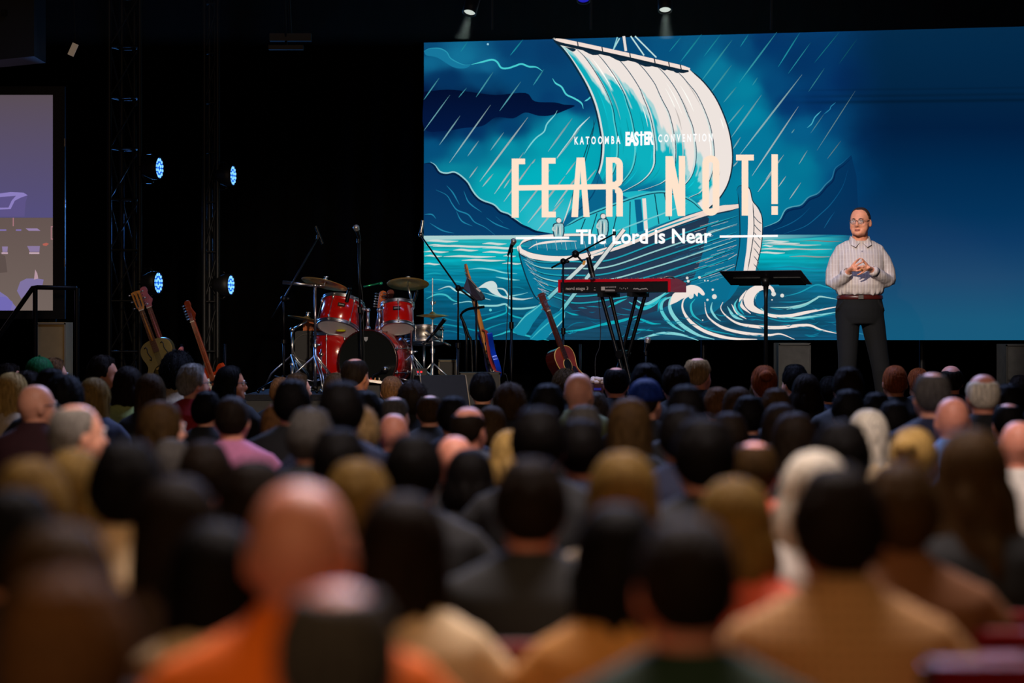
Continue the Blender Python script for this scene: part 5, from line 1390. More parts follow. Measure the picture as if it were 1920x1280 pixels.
def ppic(pts_list, name, lay):
    vs = []; fs = []; cs = []
    for k, (pts, col) in enumerate(pts_list):
        b0 = len(vs)
        for p in pts:
            q = P(p[0], p[1], pd); vs.append((q.x, pd - 0.002 - lay * 0.001 - k * 0.0001, q.z)); cs.append(tuple(lin(np.array(col(*p) if callable(col) else col, float))) + (1.0,))
        fs.append(list(range(b0, b0 + len(pts))))
    me = bpy.data.meshes.new(name); me.from_pydata(vs, [], fs)
    at = me.color_attributes.new('Picture', 'FLOAT_COLOR', 'POINT'); at.data.foreach_set('color', np.array(cs, 'f').ravel())
    me.transform(local_inv(e)); link_mesh(name, me, M_proj, e)
cells = []
def pbg(x, y):
    if y < 408:
        t = (y - 178) / 230
        return (88 - 4 * t, 76 + 2 * t, 84 + 40 * t ** 0.8)
    return (104, 90, 84) if y > 450 else (98, 82, 78)
ys = [178, 200, 240, 290, 340, 380, 407.9]
for i in range(len(ys) - 1): cells.append(([(-330, ys[i]), (100, ys[i]), (100, ys[i + 1]), (-330, ys[i + 1])], pbg))
cells.append(([(-330, 408), (100, 408), (100, 582), (-330, 582)], lambda x, y: (100, 84, 80) if y < 500 else (112, 98, 92)))
ppic(cells, 'projected_backdrop', 0)
LV = (128, 112, 176)
ppic([([(-40, 366), (-20, 362), (20, 360), (44, 361), (52, 365), (48, 380), (46, 406), (-40, 406)], (92, 82, 132)), ([(-40, 362), (-10, 364), (20, 360), (44, 361), (52, 366), (40, 370), (28, 376), (20, 392), (-40, 394), (-40, 390), (16, 389), (22, 376), (30, 367), (-10, 370)], (140, 126, 190)),
      ([(-60, 428), (-10, 430), (12, 430), (12, 432.5), (-60, 433)], LV), ([(30, 430), (40, 430), (40, 432.5), (30, 432.5)], LV), ([(48, 428), (70, 428), (76, 432.5), (54, 432.5)], (150, 128, 170)), ([(24, 408), (26, 408), (26, 424), (24, 424)], (168, 116, 124)),
      ([(4, 462), (15, 462), (14, 472), (5, 473)], (140, 122, 160)), ([(3, 473), (15, 473), (15, 476), (3, 476)], (190, 160, 176)), ([(51, 461), (75, 461), (74, 472), (56, 472)], (136, 118, 156)), ([(55, 473), (74, 473), (74, 476), (55, 476)], (196, 168, 180)),
      ([(80, 457), (87, 455), (92, 457), (87, 461), (81, 460)], (176, 96, 84)), ([(95.5, 424), (100, 424), (100, 426), (97, 426), (97, 447), (100, 447), (100, 449), (95.5, 449)], (170, 120, 126)),
      ([(32, 545), (38, 528), (50, 522), (70, 522), (82, 524), (80, 534), (66, 536), (52, 548), (40, 560)], (124, 112, 158)), ([(66, 505), (70, 512), (72, 522), (64, 524)], (180, 148, 160)), ([(-60, 540), (-10, 540), (14, 556), (30, 575), (30, 582), (-60, 582)], (122, 112, 168)), ([(-60, 558), (10, 556), (24, 566), (20, 582), (-60, 582)], (112, 104, 176)),
      ([(-30, 490), (-10, 470), (10, 480), (14, 510), (-30, 515)], (92, 78, 74))], 'projected_scene', 1)
for yy in (382, 492, 267):
    b = MB(); p = P(121.5, yy, pd - 0.03); b.box(tuple(p), (0.012, 0.01, 0.07)); b.build('frame_clip', M_steel, e)
# safety rail
rd = 20.6
e = empty('stair_handrail', tuple(down(P(66, 640, rd), SZ)), 'black tubular handrail sloping beside steps at the far left', 'handrail')
b = MB(); b.tube([P(-90, 770, rd), P(-4, 632, rd), P(62, 539, rd), P(70, 538.5, rd), P(144, 540, rd)], 0.021, 10); b.build('rail', M_blackmetal, e)
for px in (66, 144):
    b = MB(); q = P(px, 540, rd); b.cyl(tuple(q), (q.x, q.y, SZ), 0.021, n=10); b.build('post', M_blackmetal, e)
b = MB(); q = P(143.5, 545, rd); 
ce, c0_, c1_ = cab('panel_box', 'beige board box standing behind the black handrail', 69, 123, 604, 20.9, 0.35, mat('beige_board', (205, 172, 112), 0.7, noise=0.12, nscale=6), mat('beige_edge', (170, 150, 116), 0.6), cat='box')

# ---- trusses with lamps
def truss(label, xs, d, top=7.2):
    xl, xr = P(xs[0], 300, d).x, P(xs[-1], 300, d).x
    e = empty('truss_tower', ((xl + xr) / 2, d, SZ), label, 'truss')
    w = xr - xl
    cs = [(xl, d), (xr, d), (xl + w * 0.28, d + w * 0.8), (xr - w * 0.30, d + w * 0.8)] if len(xs) > 1 else [(xl, d)]
    M_al = mat('dark_truss', (24, 25, 27), 0.45, 0.5)
    for x, y in cs:
        b = MB(); b.cyl((x, y, SZ + 0.02), (x, y, top), 0.022, n=10); b.build('chord', M_al, e)
    b = MB()
    z = SZ + 0.1; k = 0
    prs = [(0, 1), (1, 3), (3, 2), (2, 0)]
    while z < top - 0.4:
        for a_, c_ in prs:
            b.cyl((cs[a_][0], cs[a_][1], z), (cs[c_][0], cs[c_][1], z), 0.010, n=6, caps=False)
            b.cyl((cs[a_][0], cs[a_][1], z), (cs[c_][0], cs[c_][1], z + 0.45), 0.009, n=6, caps=False)
        z += 0.45
    b.build('brace', M_al, e, kind='stuff')
    b = MB(); b.box(((xl + xr) / 2, d + w * 0.4, SZ + 0.01), (w + 0.3, w + 0.3, 0.02)); b.build('base_plate', M_blackmetal, e)
truss('dark lattice truss tower nearer the projection screen', (205, 262), 21.4)
truss('dark lattice truss tower nearer the drum kit', (383, 408), 21.9)
M_lens = mat('blue_led', (90, 180, 255), 0.4, emit=(130, 200, 255), estr=1.4)
M_lens2 = mat('blue_led_deep', (20, 110, 230), 0.4, emit=(10, 90, 215), estr=0.8)
def par(label, px, py, d, r, yawd, txs, nled=18, tilt=0):
    c = P(px, py, d)
    e = empty('stage_lamp', tuple(c), label, 'lamp')
    Mp = Matrix.Translation(c) @ Matrix.Rotation(R(yawd), 4, 'Z') @ Matrix.Rotation(R(tilt), 4, 'X')
    b = MB(); b.M = Mp; b.lathe([(0.0001, 0.16), (0.05, 0.16), (0.07, 0.13), (r + 0.008, 0.06), (r + 0.008, -0.012), (r, -0.012), (r, 0.002), (0.0001, 0.002)], (0, 0, 0), (0, 1, 0), 28); b.build('housing', M_black, e)
    b = MB(); b.M = Mp
    for n_, rr_ in ((6, 0.36), (12, 0.80)):
        for k in range(n_):
            a_ = 2 * PI * (k + 0.5) / n_
            b.cyl((r * rr_ * math.cos(a_), 0, r * rr_ * math.sin(a_)), (r * rr_ * math.cos(a_), -0.006, r * rr_ * math.sin(a_)), r * 0.145, n=10)
    b.build('lens', M_lens, e, kind='stuff')
    b = MB(); b.M = Mp; b.lathe([(r * 0.97, 0.0), (r * 0.97, -0.002), (0.0001, -0.002)], (0, 0, 0), (0, 1, 0), 28)
    b.build('glowing_face', M_lens2 if nled else M_black, e)
    b = MB(); b.M = Mp
    b.tube([(0, 0.05, -r - 0.03), (0, 0.05, -r - 0.01)], 0.006, 6)
    b.tube([(0, 0.05, r + 0.01), (0, 0.07, r + 0.035), (0, 0.12, r + 0.035), (0, 0.2, 0.0), (0, 0.12, -r - 0.035), (0, 0.07, -r - 0.035), (0, 0.05, -r - 0.01)], 0.008, 6)
    b.build('yoke', M_blackmetal, e)
    q = P(txs, py, d); b = MB(); b.cyl((q.x, q.y + 0.03, c.z), tuple(Mp @ Vector((0, 0.2, 0))), 0.012, n=8); b.ell((q.x, q.y, c.z), 0.03, 8, 6); b.build('clamp_arm', M_blackmetal, e)
    return e
par('upper blue LED lamp on the truss nearer the projection screen', 298, 315, 21.4, 0.094, 75, 262)
par('lower blue LED lamp on the truss nearer the projection screen', 296, 530, 21.4, 0.094, 73, 262)
par('upper blue LED lamp on the truss nearer the drum kit', 436, 329, 21.9, 0.09, 77, 408)
par('lower blue LED lamp on the truss nearer the drum kit', 432, 534, 21.9, 0.09, 75, 408)

# overhead rig
rz_ = P(0, -40, 20.8).z
e = empty('lighting_bar', (0.3, 20.8, rz_), 'dark overhead lighting bar above the video wall', 'truss')
b = MB(); b.cyl((-6, 20.8, rz_), (7, 20.8, rz_), 0.025, n=10); b.build('pipe', M_blackmetal, e)
b = MB(); b.cyl((-6, 20.8, rz_ + 0.3), (7, 20.8, rz_ + 0.3), 0.025, n=10); b.build('pipe', M_blackmetal, e)
b = MB()
for k in range(33): b.cyl((-6 + k * 0.4, 20.8, rz_), (-5.8 + k * 0.4, 20.8, rz_ + 0.3), 0.01, n=6, caps=False)
b.build('brace', M_blackmetal, e, kind='stuff')
def downlight(label, px, py, roll, strength, col, r=0.052):
    c = P(px, py, 20.8)
    ax = Vector((math.sin(R(roll)), -0.42, -0.9)).normalized()      # beam direction
    e = empty('spot_lamp', tuple(c), label, 'lamp')
    b = MB(); b.lathe([(0.0001, 0.0), (r * 0.97, 0.0)], c + ax * 0.004, c + ax, 24); b.build('lens', mat('lens_glow_%d' % px, col, 0.3, emit=col, estr=strength), e)
    b = MB(); b.lathe([(0.0001, -0.22), (0.05, -0.22), (0.065, -0.15), (r + 0.01, -0.05), (r + 0.01, 0.02), (r, 0.02), (r, 0.0)], c, c + ax, 24); b.build('housing', M_black, e)
    b = MB(); b.tube([c - ax * 0.1 + Vector((0, 0, 0.05)), (c.x, 20.8, rz_)], 0.01, 6); b.build('hanger', M_blackmetal, e)
    return c, ax
for lb, px, py, roll, st_, en in (('left white spot lamp above the top edge of the video wall', 881, 21, -12, 0.95, 190), ('right white spot lamp above the top edge of the video wall', 1247, 16, 0, 0.95, 190)):
    c, ax = downlight(lb, px, py, roll, st_, (205, 215, 205))
    light('SPOT', 'spot_beam', tuple(c + ax * 0.03), tuple(c + ax * 3), en, (0.75, 0.9, 0.85), 0.03, 26, 0.5)
downlight('blue spot lamp at the very top above the sail picture', 1094, -2, 0, 1.0, (30, 30, 170), 0.05)
# cables dropping from the bar
for px, lb in ((923, 'thin dark cable hanging beside the left spot lamp'), (1108, 'thin dark rod hanging beside the blue spot lamp'), (1446, 'thin dark rod hanging at right above the video wall')):
    b = MB(); q = P(px, 56, 20.9); b.cyl((q.x, 20.84, rz_), (q.x, q.y, q.z), 0.012, n=6); tag(b.build('hanging_rod', mat('dim_rod', (40, 42, 44), 0.5)), lb, 'rod')
# dim blinder panels upper left
for (x0, x1, y0, y1, lb) in ((505, 583, 62, 76, 'upper dim slatted light panel hanging left of the video wall'), (503, 568, 84, 92, 'lower dim slatted light panel hanging left of the video wall')):
    a0 = P(x0, y0, 21.0); a1 = P(x1, y1, 21.0)
    e = empty('blinder_lamp', ((a0.x + a1.x) / 2, 21.0, a1.z), lb, 'lamp')
    b = MB(); b.box(((a0.x + a1.x) / 2, 21.05, (a0.z + a1.z) / 2), (a1.x - a0.x, 0.08, a0.z - a1.z)); b.build('panel', mat('dull_panel', (60, 58, 54), 0.6), e)
    b = MB(); b.cyl(((a0.x + a1.x) / 2, 21.05, a0.z), ((a0.x + a1.x) / 2, 20.83, rz_), 0.012, n=6); b.build('hanger', M_blackmetal, e)
q = P(137, 93, 20.8)
e = empty('light_strip', tuple(q), 'small tilted pale strip light high above the projection screen', 'lamp')
b = MB(); b.box(tuple(q), (0.05, 0.03, 0.11), Euler((0, R(24), 0))); b.build('strip', mat('pale_strip', (150, 130, 110), 0.6, emit=(120, 104, 88), estr=0.6), e)
b = MB(); b.cyl(tuple(q + Vector((0.02, 0, 0.05))), (q.x, 20.8, rz_), 0.006, n=6); b.build('hanger', M_blackmetal, e)
# hanging loudspeaker top-left
a0 = P(-120, -60, 20.0); a1 = P(64, 128, 20.0)
e = empty('loudspeaker', ((a0.x + a1.x) / 2, 20.2, a1.z), 'dark hanging loudspeaker box in the upper left corner', 'speaker')
b = MB(); b._add([(a0.x, 20, a1.z + 0.02), (a1.x, 20, a1.z + 0.10), (a1.x, 20, a0.z), (a0.x, 20, a0.z), (a0.x, 20.5, a1.z + 0.02), (a1.x, 20.5, a1.z + 0.10), (a1.x, 20.5, a0.z), (a0.x, 20.5, a0.z)], [(0, 1, 2, 3), (7, 6, 5, 4), (0, 4, 5, 1), (1, 5, 6, 2), (2, 6, 7, 3), (3, 7, 4, 0)], False); b.build('cabinet', mat('line_array', (16, 19, 22), 0.6), e)
b = MB(); b.cyl(((a0.x + a1.x) / 2, 20.25, a0.z), ((a0.x + a1.x) / 2, 20.25, 7.9), 0.015, n=6); b.build('hanger', M_blackmetal, e)
b = MB(); q = P(8, 24, 19.98); b.box(tuple(q), (0.05, 0.02, 0.05)); b.build('badge', M_blackmetal, e)
# haze in the lamp beams
hz = bpy.data.materials.new('thin_haze'); hz.use_nodes = True
nt = hz.node_tree; nt.nodes.remove(nt.nodes['Principled BSDF'])
vs_ = nt.nodes.new('ShaderNodeVolumeScatter'); vs_.inputs['Density'].default_value = 0.028; vs_.inputs['Color'].default_value = (0.9, 1, 0.95, 1)
nt.links.new(vs_.outputs[0], nt.nodes['Material Output'].inputs['Volume'])
a0 = P(-700, -30, 20.6); a1 = P(2300, 76, 20.6)
b = MB(); b.box(((a0.x + a1.x) / 2, 20.75, (4.07 + a0.z) / 2), (a1.x - a0.x, 1.0, a0.z - 4.07)); o = b.build('lamp_haze', hz); tag(o, 'thin haze hanging under the two white spot lamps', 'haze', kind='stuff')
# ------------------------------------------------------------------ people: shared head and hair shapes
def head_pt(az, el, hs=(0.081, 0.099, 0.116)):
    """surface of a bald head; az 0 = face (+y), el -90..90 deg; centre at origin"""
    a = az; e_ = el
    ce, se = max(0.0, math.cos(e_)) ** 0.82, math.copysign(abs(math.sin(e_)) ** 0.96, e_)
    x = hs[0] * ce * math.sin(a); y = hs[1] * ce * math.cos(a); z = hs[2] * se
    front = max(0.0, math.cos(a))
    if se < 0:
        k = -se
        x *= 1 - 0.22 * k
        y += 0.020 * k * front * (1 if k < 0.9 else 0.8)
        if front == 0: y *= 1 - 0.30 * k
    else:
        x *= 1 + 0.05 * se
        if front == 0: y *= 1 + 0.04 * se
    return Vector((x, y, z))
def head_shapes(b, M, detail=False):
    """adds head, nose, ears, brow to builder b (head local: +y face, z up)"""
    old = b.M; b.M = M if old is None else old @ M
    nu, nv = 32, 22
    vs = []; fs = []
    for i in range(nv + 1):
        e_ = -PI / 2 + PI * i / nv
        for k in range(nu): vs.append(head_pt(2 * PI * k / nu, e_))
    for i in range(nv):
        for k in range(nu):
            j = (k + 1) % nu; fs.append((i * nu + k, i * nu + j, (i + 1) * nu + j, (i + 1) * nu + k))
    b._add(vs, fs, True)
    # nose, brow, chin, cheeks, ears
    b.tube([(0, 0.092, 0.018), (0, 0.102, 0.0), (0, 0.115, -0.026), (0, 0.108, -0.036)], [0.010, 0.011, 0.016, 0.012], 8)
    b.ell((0.012, 0.100, -0.032), 0.010, 8, 6); b.ell((-0.012, 0.100, -0.032), 0.010, 8, 6)
    b.ell((0, 0.084, 0.026), (0.052, 0.018, 0.011), 12, 8)
    b.ell((0, 0.086, -0.092), (0.032, 0.022, 0.020), 10, 8)
    b.ell((0, 0.090, -0.063), (0.026, 0.015, 0.012), 10, 8)
    for s in (-1, 1):
        b.ell((s * 0.042, 0.070, -0.024), (0.024, 0.02, 0.022), 10, 8)
        b.ell((s * 0.030, 0.050, -0.070), (0.034, 0.046, 0.040), 14, 10)
        b.ell((s * 0.050, 0.046, -0.040), (0.026, 0.036, 0.042), 12, 8)
        b.ell((s * 0.082, -0.004, -0.010), (0.010, 0.019, 0.034), 12, 8, Matrix.Rotation(R(s * 22), 3, 'Z') @ Matrix.Rotation(R(-12), 3, 'X'))
    b.M = old
def face_bits(M):
    """eyes, brows and lips as one small mesh; materials: 0 eye white, 1 iris, 2 lip, 3 brow"""
    b = MB(); b.M = M
    for s in (-1, 1):
        b.m = 0; b.ell((s * 0.031, 0.0865, 0.008), (0.0135, 0.010, 0.0085), 12, 8)
        b.m = 1; b.ell((s * 0.031, 0.0945, 0.008), (0.0055, 0.003, 0.0055), 10, 6)
        b.m = 4; b.ell((s * 0.031, 0.088, 0.0135), (0.0155, 0.011, 0.0045), 12, 6); b.ell((s * 0.031, 0.088, 0.0015), (0.0145, 0.0095, 0.0035), 12, 6)
        b.m = 3; b.tube([(s * 0.014, 0.1015, 0.024), (s * 0.030, 0.100, 0.029), (s * 0.047, 0.088, 0.024)], [0.0035, 0.004, 0.002], 6)
    b.m = 2; b.tube([(-0.025, 0.096, -0.063), (-0.008, 0.105, -0.0600), (0, 0.1055, -0.0612), (0.008, 0.105, -0.0600), (0.025, 0.096, -0.063)], [0.0015, 0.004, 0.004, 0.004, 0.0015], 6)
    b.tube([(-0.021, 0.098, -0.068), (0, 0.106, -0.069), (0.021, 0.098, -0.068)], [0.002, 0.0048, 0.002], 6)
    return b.mesh('facial_features')
def angdiff(az):
    a = math.degrees(az) % 360
    return a if a <= 180 else 360 - a
def hair_mesh(style, seed=0):
    """hair shell over the head; head local frame"""
    rnd = random.Random(seed)
    nu = 56
    ph = [rnd.uniform(0, 6.28) for _ in range(8)]
    long_ = {'long': 0.42, 'bob': 0.16, 'shoulder': 0.27, 'wavy': 0.40}.get(style, 0)
    vs = []; fs = []
    nv = 30
    def th(a, el):           # a in 0..180 from the face, el in degrees
        if style in ('short', 'crew', 'grey'):
            line = np.interp(a, [0, 40, 62, 78, 95, 112, 140, 180], [40, 44, 30, -6, -10, -26, -38, -40])
            t = 0.020 if style != 'crew' else 0.010
            return t * float(np.clip((el - line) / 14, 0, 1)) ** 0.6 - 0.004 + (0.006 if el > 50 and style == 'short' else 0)
        if style == 'receding':
            line = np.interp(a, [0, 30, 60, 78, 95, 112, 140, 180], [56, 58, 44, 4, -2, -24, -38, -40])
            return 0.008 * float(np.clip((el - line) / 12, 0, 1)) ** 0.6 - 0.004
        if style in ('fringe', 'crown'):
            line = np.interp(a, [0, 55, 70, 80, 95, 112, 140, 180], [80, 50, 20, 2, -2, -22, -34, -36])
            top = np.interp(a, [0, 60, 90, 140, 180], [-60, 10, 42, 44, 40]) if style == 'fringe' else np.interp(a, [0, 60, 90, 180], [60, 60, 66, 62])
            up = float(np.clip((el - line) / 10, 0, 1)); dn = float(np.clip((top - el) / 10, 0, 1))
            return 0.013 * min(up, dn) ** 0.6 - 0.005
        if style in ('curly', 'afro'):
            line = np.interp(a, [0, 45, 70, 95, 130, 180], [42, 34, 8, -25, -52, -58])
            t = 0.034 if style == 'curly' else 0.06
            return t * float(np.clip((el - line) / 22, 0, 1)) ** 0.6 - 0.004
        if style == 'cap':
            return (0.014 if el > 2 else -0.006)
        if style in ('bun', 'pony'):
            line = np.interp(a, [0, 45, 65, 85, 110, 140, 180], [44, 40, 20, -4, -24, -52, -58])
            return 0.014 * float(np.clip((el - line) / 12, 0, 1)) ** 0.6 - 0.004
        line = np.interp(a, [0, 40, 58, 70, 180], [46, 40, 10, -90, -90])
        return 0.024 * float(np.clip((el - line) / 16, 0, 1)) ** 0.7 - 0.004
    rows = []
    for i in range(nv + 1):
        el = 90 - 180 * i / nv
        rows.append(el)
    for el in rows:
        for k in range(nu):
            az = 2 * PI * k / nu; a = angdiff(az)
            t = th(a, el)
            e_ = R(el)
            if long_ and el < 0 and a > 62:
                kk = -el / 90.0
                w = min(1, (a - 62) / 14.0)
                p0 = head_pt(az, 0.0)
                d = Vector((p0.x, p0.y, 0)).normalized()
                p = Vector((p0.x, p0.y, 0)) + d * (0.022 + 0.006 * math.sin(az * 9 + ph[0]))
                wav = 0.008 * math.sin(kk * 9 + az * 6 + ph[1]) if style == 'wavy' else 0.003 * math.sin(kk * 5 + az * 14 + ph[1])
                if style == 'wavy': p += d * 0.030 * math.sin(PI * min(1, kk * 1.2))
                if style == 'bob': p += d * (0.016 * math.sin(PI * min(1, kk)))
                p += d * wav
                # fall over the shoulders / behind the back
                p.y -= 0.060 * min(1, max(0, (kk * long_ - 0.12) / 0.15)) * (0.4 + 0.6 * (a - 62) / 118.0)
                if style in ('bob',): p = p * (1 - 0.35 * max(0, kk - 0.75) / 0.25)
                if kk > 0.97: p.x *= 0.5; p.y = p.y * 0.6 - 0.03
                p.z = -kk * (long_ + 0.012 * math.sin(az * 5 + ph[2]))
                q = head_pt(az, e_ * 0.4) * 0.9
                p = q * (1 - w) + p * w
            else:
                p = head_pt(az, e_)
                d = p.normalized()
                if style in ('curly', 'afro') and t > 0.008:
                    t += 0.007 * math.sin(az * 11 + el * 0.21 + ph[3]) * math.sin(el * 0.23 + ph[4]) + 0.004 * math.sin(az * 23 + el * .4)
                elif t > 0.005:
                    t += 0.0018 * math.sin(az * 17 + el * 0.05 + ph[5]) + 0.0012 * math.sin(az * 31 + ph[6])
                if style == 'short' and el > 35: t += 0.003 * math.sin(az * 7 + ph[7])
                p = p + d * t
            vs.append(p)
    for i in range(nv):
        for k in range(nu):
            j = (k + 1) % nu
            fs.append((i * nu + k, i * nu + j, (i + 1) * nu + j, (i + 1) * nu + k))
    b = MB(); b._add(vs, fs, True)
    # loose strands following the fall of the hair
    sv = []; sf = []
    ns = {'curly': 900, 'afro': 1000, 'crew': 500, 'receding': 300, 'fringe': 500, 'crown': 700, 'cap': 0}.get(style, 1500)
    G_ = lambda i, k: vs[i * nu + (k % nu)]
    cnt = 0
    for _ in range(ns * 3):
        if cnt >= ns: break
        i = rnd.randrange(1, nv - 3); k = rnd.randrange(nu)
        c = G_(i, k); el = rows[i]; a = angdiff(2 * PI * k / nu)
        ln = {'curly': 2, 'afro': 1, 'crew': 1}.get(style, rnd.choice((2, 3, 3, 4)))
        e_i = min(nv - 1, i + ln)
        if th(a, el) < 0.005 or (not long_ and th(a, rows[e_i]) < 0.003) or (long_ and el < 0 and a < 72): continue
        f = rnd.random()
        pts = []
        for j in range(3):
            q = min(nv - 1, i + round(ln * j / 2))
            p = G_(q, k) * (1 - f) + G_(q, k + 1) * f
            out = Vector((p.x, p.y, p.z if p.z > 0 else p.z * 0.2)).normalized()
            amp = {'curly': 0.010, 'afro': 0.012, 'crew': 0.003}.get(style, 0.0045)
            p = p + out * (amp * rnd.uniform(0.1, 1.0) * (1.0 if j else 0.2))
            if style in ('curly', 'afro'): p = p + Vector((rnd.uniform(-1, 1), rnd.uniform(-1, 1), rnd.uniform(-1, 1))) * 0.008
            pts.append(p)
        d = pts[2] - pts[0]
        if d.length < 1e-4 or d.length > 0.2: continue
        sd = d.cross(Vector((c.x, c.y, c.z * 0.3))).normalized() * rnd.uniform(0.0008, 0.0022)
        b0 = len(sv)
        sv += [pts[0] - sd * 0.6, pts[0] + sd * 0.6, pts[1] - sd, pts[1] + sd, pts[2]]
        sf += [(b0, b0 + 1, b0 + 3, b0 + 2), (b0 + 2, b0 + 3, b0 + 4)]
        cnt += 1
    if sv: b._add(sv, sf, True)
    if style == 'bun':
        b.ell((0, -0.115, 0.055), (0.045, 0.04, 0.042), 16, 12); b.ell((0, -0.12, 0.055), (0.05, 0.028, 0.03), 16, 8)
    if style == 'pony':
        b.tube([(0, -0.10, 0.05), (0, -0.145, 0.04), (0, -0.155, -0.02), (0, -0.145, -0.10), (0, -0.135, -0.20)], [0.018, 0.026, 0.032, 0.028, 0.008], 12)
    if style == 'cap':
        b.tube([(-0.05, 0.085, 0.035), (-0.035, 0.15, 0.02), (0, 0.165, 0.018), (0.035, 0.15, 0.02), (0.05, 0.085, 0.035)], (0.004, 0.004) and [(0.02, 0.005)] * 5, 8)
        b._add([(-0.062, 0.075, 0.03), (0.062, 0.075, 0.03), (0.05, 0.145, 0.018), (0, 0.168, 0.016), (-0.05, 0.145, 0.018), (-0.062, 0.075, 0.036), (0.062, 0.075, 0.036), (0.05, 0.145, 0.023), (0, 0.168, 0.021), (-0.05, 0.145, 0.023)], [(0, 1, 2, 3, 4), (9, 8, 7, 6, 5)], False)
        b.ell((0, 0, 0.136), 0.008, 8, 6)
    return b.mesh('hair_' + style)
def glasses_mesh(M, lens=True):
    b = MB(); b.M = M
    for s in (-1, 1):
        b.tube([(s * (0.031 + 0.022 * math.cos(t)), 0.1105 - 0.004 * abs(math.cos(t)), 0.004 + 0.0125 * math.copysign(abs(math.sin(t)) ** 0.6, math.sin(t))) for t in np.linspace(0, 2 * PI, 17)], 0.0016, 6, False)
        b.tube([(s * 0.052, 0.106, 0.012), (s * 0.072, 0.085, 0.014), (s * 0.081, 0.02, 0.010), (s * 0.083, -0.005, 0.004)], 0.0022, 6)
    b.tube([(-0.010, 0.113, 0.010), (0, 0.116, 0.013), (0.010, 0.113, 0.010)], 0.0018, 6)
    return b.mesh('glasses')

SKINS = {}
def skin(name, rgb):
    m = mat('skin_' + name, rgb, 0.5, spec=0.35, noise=0.08, nscale=30)
    m.node_tree.nodes['Principled BSDF'].inputs['Subsurface Weight'].default_value = 0.08
    m.node_tree.nodes['Principled BSDF'].inputs['Subsurface Radius'].default_value = (0.02, 0.008, 0.004)
    return m
M_eye = mat('eye_white', (220, 214, 208), 0.3); M_iris = mat('dark_iris', (40, 26, 18), 0.2); M_lip = mat('lip', (172, 96, 84), 0.5)

